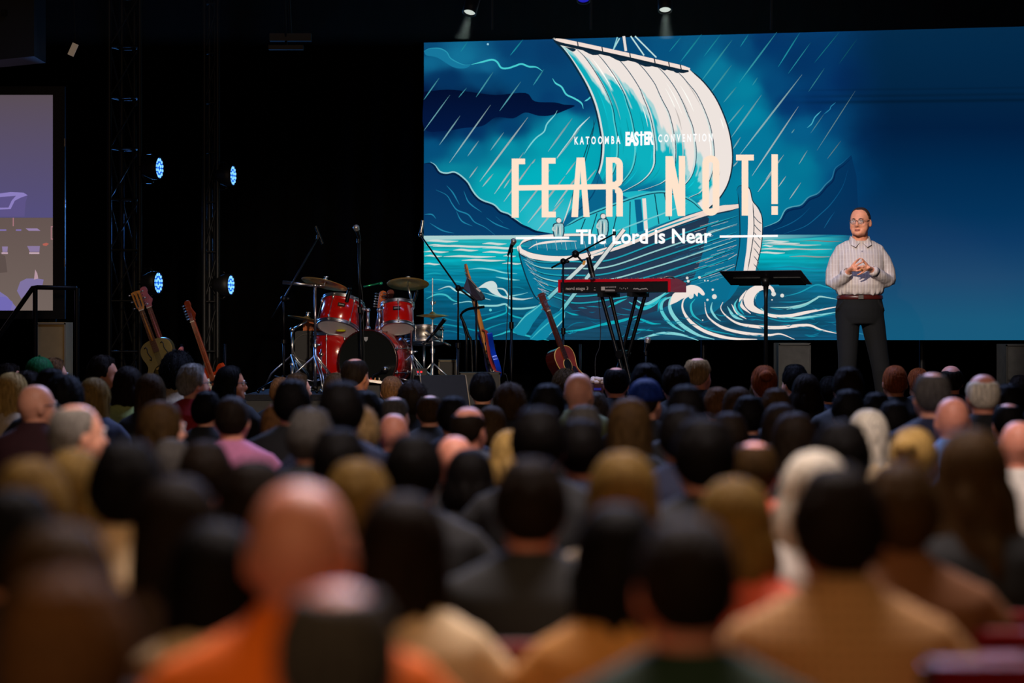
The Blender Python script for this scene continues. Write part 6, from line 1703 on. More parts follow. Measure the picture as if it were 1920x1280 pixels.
# ------------------------------------------------------------------ the standing speaker
def make_speaker():
    D = 20.4; S = 222.2
    X0 = (1612 - 960) / F * D
    G = Matrix.Translation((X0, D, SZ))
    def q(px, py, y): return Vector(((px - 1612) / S, y, (783 - py) / S))
    body = MB(); body.M = G
    headM = Matrix.Translation((0.002, -0.03, 1.650)) @ Matrix.Rotation(PI, 4, 'Z') @ Matrix.Rotation(R(-24), 4, 'Z') @ Matrix.Rotation(R(-3), 4, 'X') @ Matrix.Scale(1.03, 4)
    head_shapes(body, headM)
    body.tube([(0.002, 0.0, 1.40), (0.002, 0.005, 1.50), (0.002, -0.012, 1.60)], [(0.075, 0.07), (0.066, 0.066), (0.062, 0.066)], 16)
    # torso core, legs, arms under the clothes
    body.rings([(0, 0.0, 0.86, 0.16, 0.11), (0, 0, 1.1, 0.15, 0.11), (0, 0.01, 1.3, 0.17, 0.11), (0, 0.01, 1.42, 0.14, 0.08), (0, 0.01, 1.46, 0.07, 0.06)], 20)
    RH = [(-0.18, 0.012, 1.39), (-0.230, 0.02, 1.15), (-0.160, -0.135, 1.172), (-0.124, -0.215, 1.230)]      # his right arm, picture left
    LH = [(0.18, 0.012, 1.39), (0.250, 0.02, 1.17), (0.145, -0.15, 1.200), (0.062, -0.225, 1.245)]
    for A in (RH, LH): body.tube(A, [0.042, 0.036, 0.032, 0.026], 12)
    body.tube([(-0.09, 0, 0.88), (-0.10, -0.01, 0.48), (-0.10, 0.02, 0.09)], [0.08, 0.055, 0.04], 12)
    body.tube([(0.09, 0, 0.88), (0.165, 0.05, 0.48), (0.235, 0.16, 0.09)], [0.08, 0.055, 0.04], 12)
    # hands: fingertips of both hands meet in front of the belly
    def hand(w, palm, side, tips, thumb):
        w = Vector(w); palm = Vector(palm)
        body.tube([w, lerp(w, palm, 0.4), palm], [(0.026, 0.022), (0.036, 0.020), (0.038, 0.016)], 12)
        for (k0, k1, tip, r) in tips:
            body.tube([lerp(w, palm, 0.55) + Vector(k0) * 0.4, palm + Vector(k0), palm + Vector(k1), Vector(tip)], [0.011, r, r * 0.95, r * 0.72], 8)
        body.tube([Vector(p) for p in thumb], [0.013, 0.012, 0.0085], 8)
    # picture-left hand (his right)
    hand((-0.125, -0.215, 1.232), (-0.085, -0.262, 1.262), 1,
         [((0.0, -0.005, 0.032), (0.022, -0.014, 0.058), (-0.040, -0.315, 1.338), 0.0098),
          ((0.010, -0.008, 0.010), (0.040, -0.022, 0.030), (-0.016, -0.318, 1.306), 0.0100),
          ((0.010, -0.008, -0.010), (0.042, -0.022, -0.006), (-0.012, -0.316, 1.266), 0.0096),
          ((0.008, -0.004, -0.028), (0.036, -0.016, -0.030), (-0.020, -0.300, 1.236), 0.0088)],
         [(-0.105, -0.235, 1.262), (-0.075, -0.262, 1.305), (-0.046, -0.290, 1.330)])
    hand((0.056, -0.228, 1.246), (0.012, -0.285, 1.262), -1,
         [((0.0, -0.005, 0.030), (-0.022, -0.012, 0.050), (-0.028, -0.322, 1.336), 0.0098),
          ((-0.012, -0.010, 0.008), (-0.042, -0.020, 0.006), (-0.078, -0.322, 1.262), 0.0100),
          ((-0.012, -0.008, -0.012), (-0.044, -0.020, -0.022), (-0.080, -0.318, 1.228), 0.0098),
          ((-0.008, -0.002, -0.030), (-0.036, -0.014, -0.048), (-0.066, -0.300, 1.196), 0.0088)],
         [(0.036, -0.252, 1.270), (0.000, -0.278, 1.305), (-0.024, -0.300, 1.330)])
    me = fused(body, 0.0058, 5, 'speaker_body')
    e = bpy.data.objects.new('person', me); COL.objects.link(e)
    e.location = (X0, D, SZ); me.transform(Matrix.Translation((-X0, -D, -SZ)))
    Msk = skin('speaker', (222, 150, 118)); me.materials.append(Msk)
    tag(e, 'standing man in glasses and pale checked shirt with fingertips pressed together on stage', 'person')
    fm = face_bits(headM); ff = link_mesh('facial_features', fm, [M_eye, M_iris, mat('speaker_lip', (178, 98, 84), 0.5), mat('brow_brown', (70, 42, 30), 0.8), Msk], e)
    hm = hair_mesh('receding', 3); hm.transform(headM); link_mesh('hair', hm, mat('speaker_hair', (48, 30, 22), 0.7, noise=0.3, nscale=80), e)
    gm = glasses_mesh(headM); gl = link_mesh('glasses', gm, mat('dark_tortoise_frame', (40, 24, 18), 0.3), e)
    b = MB(); b.M = headM
    for s in (-1, 1): b.cyl((s * 0.031, 0.1095, 0.004), (s * 0.031, 0.1105, 0.004), 0.0205, n=20)
    gmat = bpy.data.materials.new('lens_glass'); gmat.use_nodes = True
    p_ = gmat.node_tree.nodes['Principled BSDF']; p_.inputs['Alpha'].default_value = 0.12; p_.inputs['Roughness'].default_value = 0.03
    me2 = b.mesh('lens'); l = link_mesh('lens', me2, gmat, gl)
    # shirt
    Msh = bpy.data.materials.new('checked_shirt'); Msh.use_nodes = True
    nt = Msh.node_tree; pb = nt.nodes['Principled BSDF']; pb.inputs['Roughness'].default_value = 0.85
    tc = nt.nodes.new('ShaderNodeTexCoord'); sp = nt.nodes.new('ShaderNodeSeparateXYZ'); nt.links.new(tc.outputs['Object'], sp.inputs[0])
    def lines(sock, freq, wid):
        m1 = nt.nodes.new('ShaderNodeMath'); m1.operation = 'MULTIPLY'; m1.inputs[1].default_value = freq; nt.links.new(sock, m1.inputs[0])
        m2 = nt.nodes.new('ShaderNodeMath'); m2.operation = 'FRACT'; nt.links.new(m1.outputs[0], m2.inputs[0])
        m3 = nt.nodes.new('ShaderNodeMath'); m3.operation = 'LESS_THAN'; m3.inputs[1].default_value = wid; nt.links.new(m2.outputs[0], m3.inputs[0])
        return m3.outputs[0]
    la = lines(sp.outputs['X'], 40, 0.2); lb = lines(sp.outputs['Z'], 24, 0.10); ld = lines(sp.outputs['X'], 21, 0.12)
    nz = nt.nodes.new('ShaderNodeTexNoise'); nz.inputs['Scale'].default_value = 14; nt.links.new(tc.outputs['Object'], nz.inputs['Vector'])
    mx = nt.nodes.new('ShaderNodeMix'); mx.data_type = 'RGBA'; mx.inputs[6].default_value = L(188, 176, 174); mx.inputs[7].default_value = L(216, 208, 204)
    mm = nt.nodes.new('ShaderNodeMath'); mm.operation = 'MAXIMUM'; nt.links.new(la, mm.inputs[0]); ms_ = nt.nodes.new('ShaderNodeMath'); ms_.operation = 'MULTIPLY'; ms_.inputs[1].default_value = 0.35; nt.links.new(lb, ms_.inputs[0]); nt.links.new(ms_.outputs[0], mm.inputs[1])
    nt.links.new(mm.outputs[0], mx.inputs[0])
    mx2 = nt.nodes.new('ShaderNodeMix'); mx2.data_type = 'RGBA'; mx2.inputs[7].default_value = L(196, 172, 140); md_ = nt.nodes.new('ShaderNodeMath'); md_.operation = 'MULTIPLY'; md_.inputs[1].default_value = 0.35; nt.links.new(ld, md_.inputs[0]); nt.links.new(md_.outputs[0], mx2.inputs[0]); nt.links.new(mx.outputs[2], mx2.inputs[6])
    nt.links.new(mx2.outputs[2], pb.inputs['Base Color'])
    bp = nt.nodes.new('ShaderNodeBump'); bp.inputs['Strength'].default_value = 0.5; bp.inputs['Distance'].default_value = 0.02; nt.links.new(nz.outputs['Fac'], bp.inputs['Height']); nt.links.new(bp.outputs['Normal'], pb.inputs['Normal'])
    b = MB(); b.M = G
    b.rings([(0.0, 0.0, 1.035, 0.185, 0.135), (0.0, -0.004, 1.06, 0.205, 0.15), (0.0, -0.01, 1.12, 0.207, 0.158), (0.002, -0.006, 1.2, 0.20, 0.150), (0.002, 0.0, 1.30, 0.205, 0.14), (0.002, 0.006, 1.38, 0.205, 0.125), (0.002, 0.012, 1.425, 0.18, 0.105), (0.002, 0.012, 1.46, 0.14, 0.09), (0.002, 0.008, 1.495, 0.085, 0.074)], 28)
    for s in (-1, 1): b.tube([(0, 0.01, 1.435), (s * 0.10, 0.012, 1.432), (s * 0.165, 0.012, 1.400), (s * 0.19, 0.014, 1.375)], [(0.072, 0.075), (0.068, 0.066), (0.060, 0.060), (0.04, 0.04)], 16)
    b.tube([(-0.165, 0.012, 1.39), (-0.198, 0.015, 1.33), (-0.230, 0.02, 1.23), (-0.238, 0.02, 1.14), (-0.205, -0.04, 1.125), (-0.160, -0.14, 1.175), (-0.128, -0.205, 1.222)], [0.055, 0.058, 0.056, 0.054, 0.056, 0.050, 0.038], 16)
    b.tube([(0.168, 0.012, 1.39), (0.206, 0.015, 1.33), (0.246, 0.02, 1.24), (0.256, 0.02, 1.165), (0.225, -0.04, 1.150), (0.145, -0.15, 1.200), (0.070, -0.218, 1.240)], [0.055, 0.060, 0.058, 0.056, 0.056, 0.050, 0.038], 16)
    # folds at the elbows
    for s, cx in ((-1, -0.235), (1, 0.256)):
        for k in range(4):
            b.tube([(cx - s * 0.035, -0.04, 1.20 - k * 0.022 + 0.03), (cx + s * 0.02, -0.035, 1.19 - k * 0.02), (cx + s * 0.045, 0.02, 1.185 - k * 0.02)], [0.004, 0.012, 0.004], 6)
    for k in range(9):
        a_ = -2.7 + k * 0.27; b.ell((0.20 * math.cos(a_) * 0.98, 0.145 * math.sin(a_) - 0.005, 1.055 + 0.012 * (k % 3)), (0.02, 0.012, 0.034), 8, 6)
    sm = fused(b, 0.0085, 9, 'shirt'); sm.transform(Matrix.Translation((-X0, -D, -SZ))); sh = link_mesh('shirt', sm, Msh, e)
    # collar, placket, buttons, cuffs, pocket
    def lp(name, bb, m, par=sh):
        mm_ = bb.mesh(name); return link_mesh(name, mm_, m, par)
    for s in (-1, 1):
        bb = MB()
        o1 = [(s * 0.078, 0.02, 1.535), (s * 0.078, -0.02, 1.53), (s * 0.062, -0.062, 1.512), (s * 0.015, -0.082, 1.472)]
        o2 = [(s * 0.094, 0.02, 1.490), (s * 0.096, -0.03, 1.484), (s * 0.088, -0.085, 1.458), (s * 0.050, -0.112, 1.436)]
        bb._add(o1 + o2, [(0, 1, 5, 4), (1, 2, 6, 5), (2, 3, 7, 6)], False)
        o = lp('collar', bb, Msh); md = o.modifiers.new('t', 'SOLIDIFY'); md.thickness = 0.006
    bb = MB(); bb.tube([(s_ * 0.079 * math.cos(t), 0.012 + 0.070 * math.sin(t), 1.50) for s_, t in [(1, tt) for tt in np.linspace(-0.3, PI + 0.3, 14)]], [(0.006, 0.032)] * 14, 8); lp('collar_band', bb, Msh)
    for k in range(5):
        z_ = 1.41 - k * 0.075
        if 1.2 < z_ < 1.33: continue
        yy = -0.118 - 0.03 * (1.41 - z_) / 0.3
        bb = MB(); bb.cyl((-0.002, yy - 0.012, z_), (-0.002, yy - 0.006, z_), 0.0055, n=10); lp('button', bb, mat('shirt_button', (235, 230, 225), 0.3))
    for A in (((-0.128, -0.205, 1.225), (-0.150, -0.155, 1.20)), ((0.070, -0.218, 1.240), (0.106, -0.186, 1.222))):
        bb = MB(); bb.cyl(A[0], A[1], 0.041, 0.045, 18, False); o = lp('cuff', bb, Msh); md = o.modifiers.new('t', 'SOLIDIFY'); md.thickness = 0.004
    # trousers
    b = MB(); b.M = G
    b.rings([(0, 0, 1.03, 0.182, 0.128), (0, 0, 0.99, 0.190, 0.132), (0, 0.005, 0.92, 0.205, 0.145), (0, 0.01, 0.85, 0.205, 0.145), (0.0, 0.01, 0.79, 0.19, 0.13)], 28)
    b.tube([(-0.098, 0.0, 0.88), (-0.102, -0.005, 0.75), (-0.103, -0.012, 0.55), (-0.105, -0.005, 0.42), (-0.108, 0.01, 0.2), (-0.112, 0.015, 0.05)], [0.105, 0.098, 0.084, 0.078, 0.072, 0.076], 18)
    b.tube([(0.098, 0.005, 0.88), (0.122, 0.01, 0.75), (0.160, 0.03, 0.55), (0.186, 0.05, 0.42), (0.225, 0.12, 0.2), (0.25, 0.17, 0.05)], [0.105, 0.098, 0.084, 0.078, 0.072, 0.076], 18)
    for s in (-1, 1): b.tube([(s * 0.15, -0.095, 0.99), (s * 0.19, -0.07, 0.93), (s * 0.208, -0.02, 0.90)], [0.004, 0.008, 0.004], 6)
    tm = fused(b, 0.009, 2, 'trousers'); tm.transform(Matrix.Translation((-X0, -D, -SZ))); tr = link_mesh('trousers', tm, mat('charcoal_trousers', (20, 21, 23), 0.85, spec=0.2, noise=0.12, nscale=120), e)
    bb = MB(); bb.rings([(0, 0, 0.998, 0.193, 0.137), (0, 0, 1.003, 0.197, 0.141), (0, 0, 1.030, 0.194, 0.139), (0, 0, 1.034, 0.188, 0.134)], 32, False); lp('belt', bb, mat('dark_red_brown_belt', (70, 20, 16), 0.35), e)
    bb = MB(); bb.box((-0.01, -0.142, 1.016), (0.042, 0.01, 0.034)); lp('buckle', bb, M_steel, e)
    for (x, y, rz_) in ((-0.112, 0.0, 0), (0.25, 0.15, -0.3)):
        bb = MB(); bb.M = Matrix.Translation((x, y, 0)) @ Matrix.Rotation(rz_, 4, 'Z')
        bb.rings([(0, -0.06, 0.002, 0.052, 0.15, 0.8), (0, -0.06, 0.02, 0.053, 0.152, 0.8)], 20)
        bb.rings([(0, -0.06, 0.02, 0.048, 0.145, 0.85), (0, -0.05, 0.05, 0.044, 0.125, 0.9), (0, 0.01, 0.09, 0.042, 0.065)], 20); lp('shoe', bb, mat('black_leather', (18, 16, 15), 0.35), e)
    # headset microphone and wedding ring
    bb = MB(); bb.cyl((-0.033, -0.318, 1.240), (-0.028, -0.314, 1.243), 0.0105, n=12); lp('ring', bb, mat('gold_ring', (230, 190, 110), 0.3, 0.8), e)
    return e
make_speaker()
# ------------------------------------------------------------------ the seated audience
HZ = 1.180
def seated_body(turn, female):
    b = MB()
    M = Matrix.Translation((0, 0, HZ)) @ Matrix.Rotation(R(turn), 4, 'Z')
    head_shapes(b, M)
    sw = 0.17 if female else 0.195
    nr = 0.048 if female else 0.058
    b.tube([(0, -0.03, 0.98), (0, -0.022, 1.05), (0, -0.008, 1.12)], [(nr * 1.15, nr * 1.1), (nr, nr), (nr, nr * 1.05)], 14)
    b.rings([(0, -0.08, 0.48, 0.15, 0.11), (0, -0.10, 0.7, 0.13, 0.1), (0, -0.07, 0.9, 0.15, 0.1), (0, -0.04, 0.99, 0.12, 0.07), (0, -0.03, 1.03, 0.06, 0.05)], 18)
    for s in (-1, 1):
        b.tube([(s * sw, -0.04, 0.94), (s * (sw + 0.03), 0.0, 0.68), (s * 0.12, 0.24, 0.60)], [0.04, 0.034, 0.026], 10)
        b.tube([(s * 0.12, 0.24, 0.60), (s * 0.095, 0.28, 0.595), (s * 0.075, 0.31, 0.59)], [(0.026, 0.02), (0.036, 0.016), (0.034, 0.014)], 10)
        for k in range(4):
            x = s * (0.055 + 0.014 * k)
            b.tube([(x, 0.30, 0.592), (x - s * 0.006, 0.335 + 0.004 * (k in (1, 2)), 0.592), (x - s * 0.016, 0.358 + 0.008 * (k in (1, 2)), 0.575)], [0.0095, 0.009, 0.007], 6)
        b.tube([(s * 0.11, 0.265, 0.60), (s * 0.060, 0.290, 0.612), (s * 0.045, 0.318, 0.610)], [0.012, 0.011, 0.008], 6)
        b.tube([(s * 0.09, -0.05, 0.52), (s * 0.12, 0.36, 0.53), (s * 0.13, 0.38, 0.08)], [0.07, 0.05, 0.035], 10)
    return fused(b, 0.0105, 3, 'seated_body')
def shirt_mesh(female, kind=0):
    b = MB(); w = 0.185 if female else 0.215
    f = 0.92 if female else 1.0
    b.rings([(0, -0.07, 0.47, 0.18, 0.15), (0, -0.10, 0.6, 0.17, 0.145), (0, -0.10, 0.75, 0.175 * f, 0.135), (0, -0.085, 0.88, 0.19 * f, 0.13), (0, -0.06, 0.98, w * 0.99, 0.118), (0, -0.045, 1.03, w * 0.84, 0.095), (0, -0.036, 1.062, w * 0.55, 0.078), (0, -0.03, 1.088, nr_(female), nr_(female))], 26)
    for s in (-1, 1):
        b.tube([(s * (w - 0.055), -0.05, 0.99), (s * (w + 0.005), -0.04, 0.92), (s * (w + 0.022), -0.01, 0.78), (s * (w + 0.02), 0.01, 0.68), (s * (w - 0.02), 0.09, 0.63), (s * 0.135, 0.21, 0.60)], [0.058, 0.062, 0.055, 0.052, 0.048, 0.038], 14)
    for k in range(5):
        b.tube([(-0.10, -0.215 + 0.01 * k, 0.62 + 0.07 * k), (0, -0.232 + 0.01 * k, 0.60 + 0.07 * k), (0.10, -0.215 + 0.01 * k, 0.63 + 0.07 * k)], [0.003, 0.008, 0.003], 6)
    if kind == 1:   # shirt collar
        b.rings([(0, -0.03, 1.06, 0.080, 0.076), (0, -0.028, 1.098, 0.073, 0.071), (0, -0.028, 1.106, 0.064, 0.062)], 20)
    if kind == 2:   # hood or shawl
        b.ell((0, -0.10, 1.02), (0.17, 0.09, 0.075), 14, 10); b.rings([(0, -0.04, 1.0, 0.16, 0.13), (0, -0.04, 1.07, 0.11, 0.10), (0, -0.03, 1.10, 0.08, 0.08)], 20)
    return fused(b, 0.0145, 4, 'shirt')
def nr_(f): return 0.058 if f else 0.068
def trouser_mesh():
    b = MB()
    b.rings([(0, -0.07, 0.44, 0.17, 0.15), (0, -0.07, 0.5, 0.19, 0.165), (0, -0.07, 0.58, 0.175, 0.15)], 20)
    for s in (-1, 1):
        b.tube([(s * 0.095, -0.06, 0.52), (s * 0.115, 0.20, 0.53), (s * 0.125, 0.38, 0.52), (s * 0.13, 0.41, 0.44), (s * 0.13, 0.39, 0.25), (s * 0.135, 0.38, 0.10)], [0.088, 0.08, 0.068, 0.062, 0.056, 0.055], 14)
    return fused(b, 0.018, 3, 'trousers')
def shoe_mesh():
    b = MB()
    for s in (-1, 1):
        b.rings([(s * 0.14, 0.43, 0.004, 0.045, 0.135, 0.8), (s * 0.14, 0.43, 0.025, 0.046, 0.137, 0.8), (s * 0.14, 0.42, 0.055, 0.038, 0.11), (s * 0.138, 0.385, 0.12, 0.04, 0.045)], 16)
    return b.mesh('shoes')
TURNS = (0, -22, -48, -72, 25)
BODY = {(t, f): seated_body(t, f) for t in TURNS for f in (False, True)}
SHIRT = {(f, k): shirt_mesh(f, k) for f in (False, True) for k in (0, 1, 2)}
TROUS = trouser_mesh(); SHOE = shoe_mesh()
STY = ['short', 'crew', 'receding', 'fringe', 'crown', 'curly', 'afro', 'cap', 'bun', 'pony', 'long', 'bob', 'shoulder', 'wavy']
HAIR = {s: hair_mesh(s, k) for k, s in enumerate(STY)}
FACE = face_bits(Matrix.Identity(4)); GLS = glasses_mesh(Matrix.Identity(4))
for me_, n_ in [(m, 1) for m in list(BODY.values()) + list(SHIRT.values()) + [TROUS, SHOE, GLS] + list(HAIR.values())] + [(FACE, 5)]:
    me_.materials.clear()
    for _ in range(n_): me_.materials.append(None)
HCOL = {'blk': (12, 9, 8), 'dbr': (26, 18, 11), 'br': (58, 41, 20), 'lbr': (98, 66, 38), 'bl': (168, 136, 78), 'dbl': (112, 88, 44), 'gr': (122, 116, 108), 'dgr': (70, 66, 62), 'wh': (215, 205, 188), 'gin': (120, 58, 24), 'nvy': (16, 34, 90), 'grn': (20, 76, 40), 'sand': (140, 112, 74)}
def hmat(k):
    c = HCOL[k]
    nm = 'hair_colour_' + k
    if nm in _mats: return _mats[nm]
    m = mat(nm, c, 0.6, spec=0.05, noise=0.5, nscale=38, bump=0.6, stretch=(3.0, 3.0, 0.35))
    return m
SKN = {'p': (214, 150, 122), 't': (176, 112, 80), 'd': (92, 56, 38), 'r': (208, 136, 112)}
SCOL = {'blk': (16, 16, 18), 'nvy': (16, 22, 48), 'wht': (205, 198, 188), 'crm': (216, 190, 150), 'tan': (196, 140, 72), 'gry': (84, 86, 90), 'dgry': (40, 42, 44), 'mar': (46, 12, 18), 'red': (150, 26, 32), 'pnk': (196, 120, 160), 'org': (240, 112, 10), 'dgrn': (14, 42, 22), 'lgrn': (170, 186, 110), 'olv': (96, 104, 60), 'blu': (96, 140, 205), 'brn': (110, 68, 34), 'cor': (220, 96, 72), 'plaid': (170, 124, 74), 'dbl': (24, 34, 56), 'bei': (180, 160, 132), 'dbrn': (50, 34, 24)}
def smat(k):
    nm = 'cloth_' + k
    if nm in _mats: return _mats[nm]
    if k == 'plaid':
        m = mat(nm, SCOL[k], 0.9)
        nt = m.node_tree; p_ = nt.nodes['Principled BSDF']
        tc = nt.nodes.new('ShaderNodeTexCoord')
        w1 = nt.nodes.new('ShaderNodeTexWave'); w1.inputs['Scale'].default_value = 14; w1.bands_direction = 'X'
        w2 = nt.nodes.new('ShaderNodeTexWave'); w2.inputs['Scale'].default_value = 14; w2.bands_direction = 'Z'
        mx = nt.nodes.new('ShaderNodeMix'); mx.data_type = 'RGBA'; mx.inputs[6].default_value = L(185, 140, 88); mx.inputs[7].default_value = L(128, 84, 50)
        ml_ = nt.nodes.new('ShaderNodeMath'); ml_.operation = 'MULTIPLY'
        for w in (w1, w2): nt.links.new(tc.outputs['Object'], w.inputs['Vector'])
        nt.links.new(w1.outputs['Fac'], ml_.inputs[0]); nt.links.new(w2.outputs['Fac'], ml_.inputs[1]); nt.links.new(ml_.outputs[0], mx.inputs[0]); nt.links.new(mx.outputs[2], p_.inputs['Base Color'])
        return m
    return mat(nm, SCOL[k], 0.85, noise=0.12, nscale=60, bump=0.15)
TRM = [mat('trouser_%d' % k, c, 0.85, noise=0.1, nscale=60) for k, c in enumerate([(30, 34, 48), (24, 24, 26), (60, 54, 44), (36, 44, 64)])]
SHM = mat('audience_shoe', (24, 22, 20), 0.5)
def inst(name, me, m, parent, loc=None, rot=None):
    o = bpy.data.objects.new(name, me); COL.objects.link(o); o.parent = parent
    ms = m if isinstance(m, list) else [m]
    for k, q in enumerate(ms):
        o.material_slots[k].link = 'OBJECT'; o.material_slots[k].material = q
    if loc is not None: o.location = loc
    if rot is not None: o.rotation_euler = rot
    return o
placed = []
PEOPLE = []
def spec_of(w, style, hscale=1.0):
    tall = {'afro': 0.055, 'curly': 0.028, 'cap': 0.012, 'bald': 0.0}.get(style, 0.013)
    hw = {'afro': 0.27, 'curly': 0.215, 'long': 0.205, 'wavy': 0.25, 'bob': 0.215, 'shoulder': 0.205, 'bald': 0.165}.get(style, 0.18)
    return 1.297 + tall, hw * F / w
FIXED = {(67, 721): 12.5, (52, 697): 16.3, (22, 700): 15.4, (100, 673): 18.3, (74, 669): 17.4, (17, 683): 18.6, (96, 693): 14.4, (121, 704): 13.6, (633, 1080): 3.25, (562, 905): 3.95, (128, 1085): 3.15, (112, 988): 4.0, (405, 985): 4.65, (330, 898): 5.35, (755, 930): 5.0, (995, 866): 5.9, (1160, 950): 4.95, (1290, 962): 3.95,
         (1378, 900): 5.9, (1572, 882): 4.75, (1530, 850): 6.5, (1688, 875): 5.7, (1822, 808): 6.5, (1168, 850): 6.6, (1320, 788): 7.3, (236, 832): 6.1, (140, 846): 6.9, (28, 925): 4.9, (60, 868): 5.7, (475, 868): 6.05, (672, 868): 6.35}
def seat_everyone(recs):
    """finds a seat depth for every head so that nobody sits in anybody else"""
    n = len(recs)
    info = [spec_of(r[2], r[3]) for r in recs]
    D = [min(18.6, max(2.9, i[1])) for i in info]
    D = [FIXED.get((r[0], r[1]), d_) for r, d_ in zip(recs, D)]
    C = [[FIXED[(recs[q][0], recs[q][1])]] if (recs[q][0], recs[q][1]) in FIXED else [min(18.7, max(2.8, i[1] * f)) for f in np.linspace(0.72, 1.34, 80)] for q, i in enumerate(info)]
    def own(k, d):
        top, pref = info[k]
        sc = (EYE - (recs[k][1] - HOR) / F * d) / top
        return 5.0 * abs(math.log(d / pref)) + 3.0 * abs(sc - 0.99) + max(0, 0.92 - sc) * 16 + max(0, sc - 1.08) * 16
    def hit(k, d, j, dj):
        dx = abs((recs[k][0] - 960) / F * d - (recs[j][0] - 960) / F * dj); dy = abs(d - dj)
        if dx > 0.44 or dy > 0.60: return 0
        return 0.4 + 5 * min((0.44 - dx) / 0.44, (0.60 - dy) / 0.60)
    for it in range(14):
        for k in range(n):
            best = None
            for d in C[k]:
                c = own(k, d)
                for j in range(n):
                    if j != k: c += hit(k, d, j, D[j])
                    if best is not None and c > best[0]: break
                if best is None or c < best[0]: best = (c, d)
            D[k] = best[1]
    print('HITS', [(recs[k][0], recs[j][0]) for k in range(n) for j in range(k) if hit(k, D[k], j, D[j]) > 0.9])
    return D
def person(px, ytop, w, style, hc, sc, turn, label, sk, col, gl, dd):
    female = style in ('long', 'bob', 'shoulder', 'wavy', 'bun', 'pony')
    top, pref = spec_of(w, style)
    ztop = EYE - (ytop - HOR) / F * dd
    s = max(0.86, min(1.14, ztop / top))
    dz = ztop - s * top
    x = (px - 960) / F * dd
    placed.append((x, dd))
    t = min(TURNS, key=lambda q: abs(q - turn))
    me = BODY[(t, female)]
    o = bpy.data.objects.new('person', me); COL.objects.link(o)
    o.location = (x, dd, max(0, dz)); o.scale = (s, s, s); o.rotation_euler = (0, 0, R((turn - t) + turn * 0.15))
    M_sk = skin(sk, SKN[sk])
    o.material_slots[0].link = 'OBJECT'; o.material_slots[0].material = M_sk
    tag(o, label, 'person', 'seated audience')
    hp = (0, 0, HZ); hr = (0, 0, R(t))
    inst('facial_features', FACE, [M_eye, M_iris, M_lip, hmat(hc if hc in ('blk', 'dbr', 'br', 'gr', 'wh') else 'br'), M_sk], o, hp, hr)
    if style != 'bald':
        inst('hat' if style == 'cap' else 'hair', HAIR[style], hmat(hc), o, hp, hr)
        if style == 'cap': inst('hair', HAIR['crew'], hmat('dbr'), o, hp, hr)
    if gl: inst('glasses', GLS, M_black, o, hp, hr)
    inst('shirt', SHIRT[(female, col)], smat(sc), o)
    inst('trousers', TROUS, TRM[len(placed) % 4], o)
    inst('shoes', SHOE, SHM, o)
    PEOPLE.append(o)
    return o

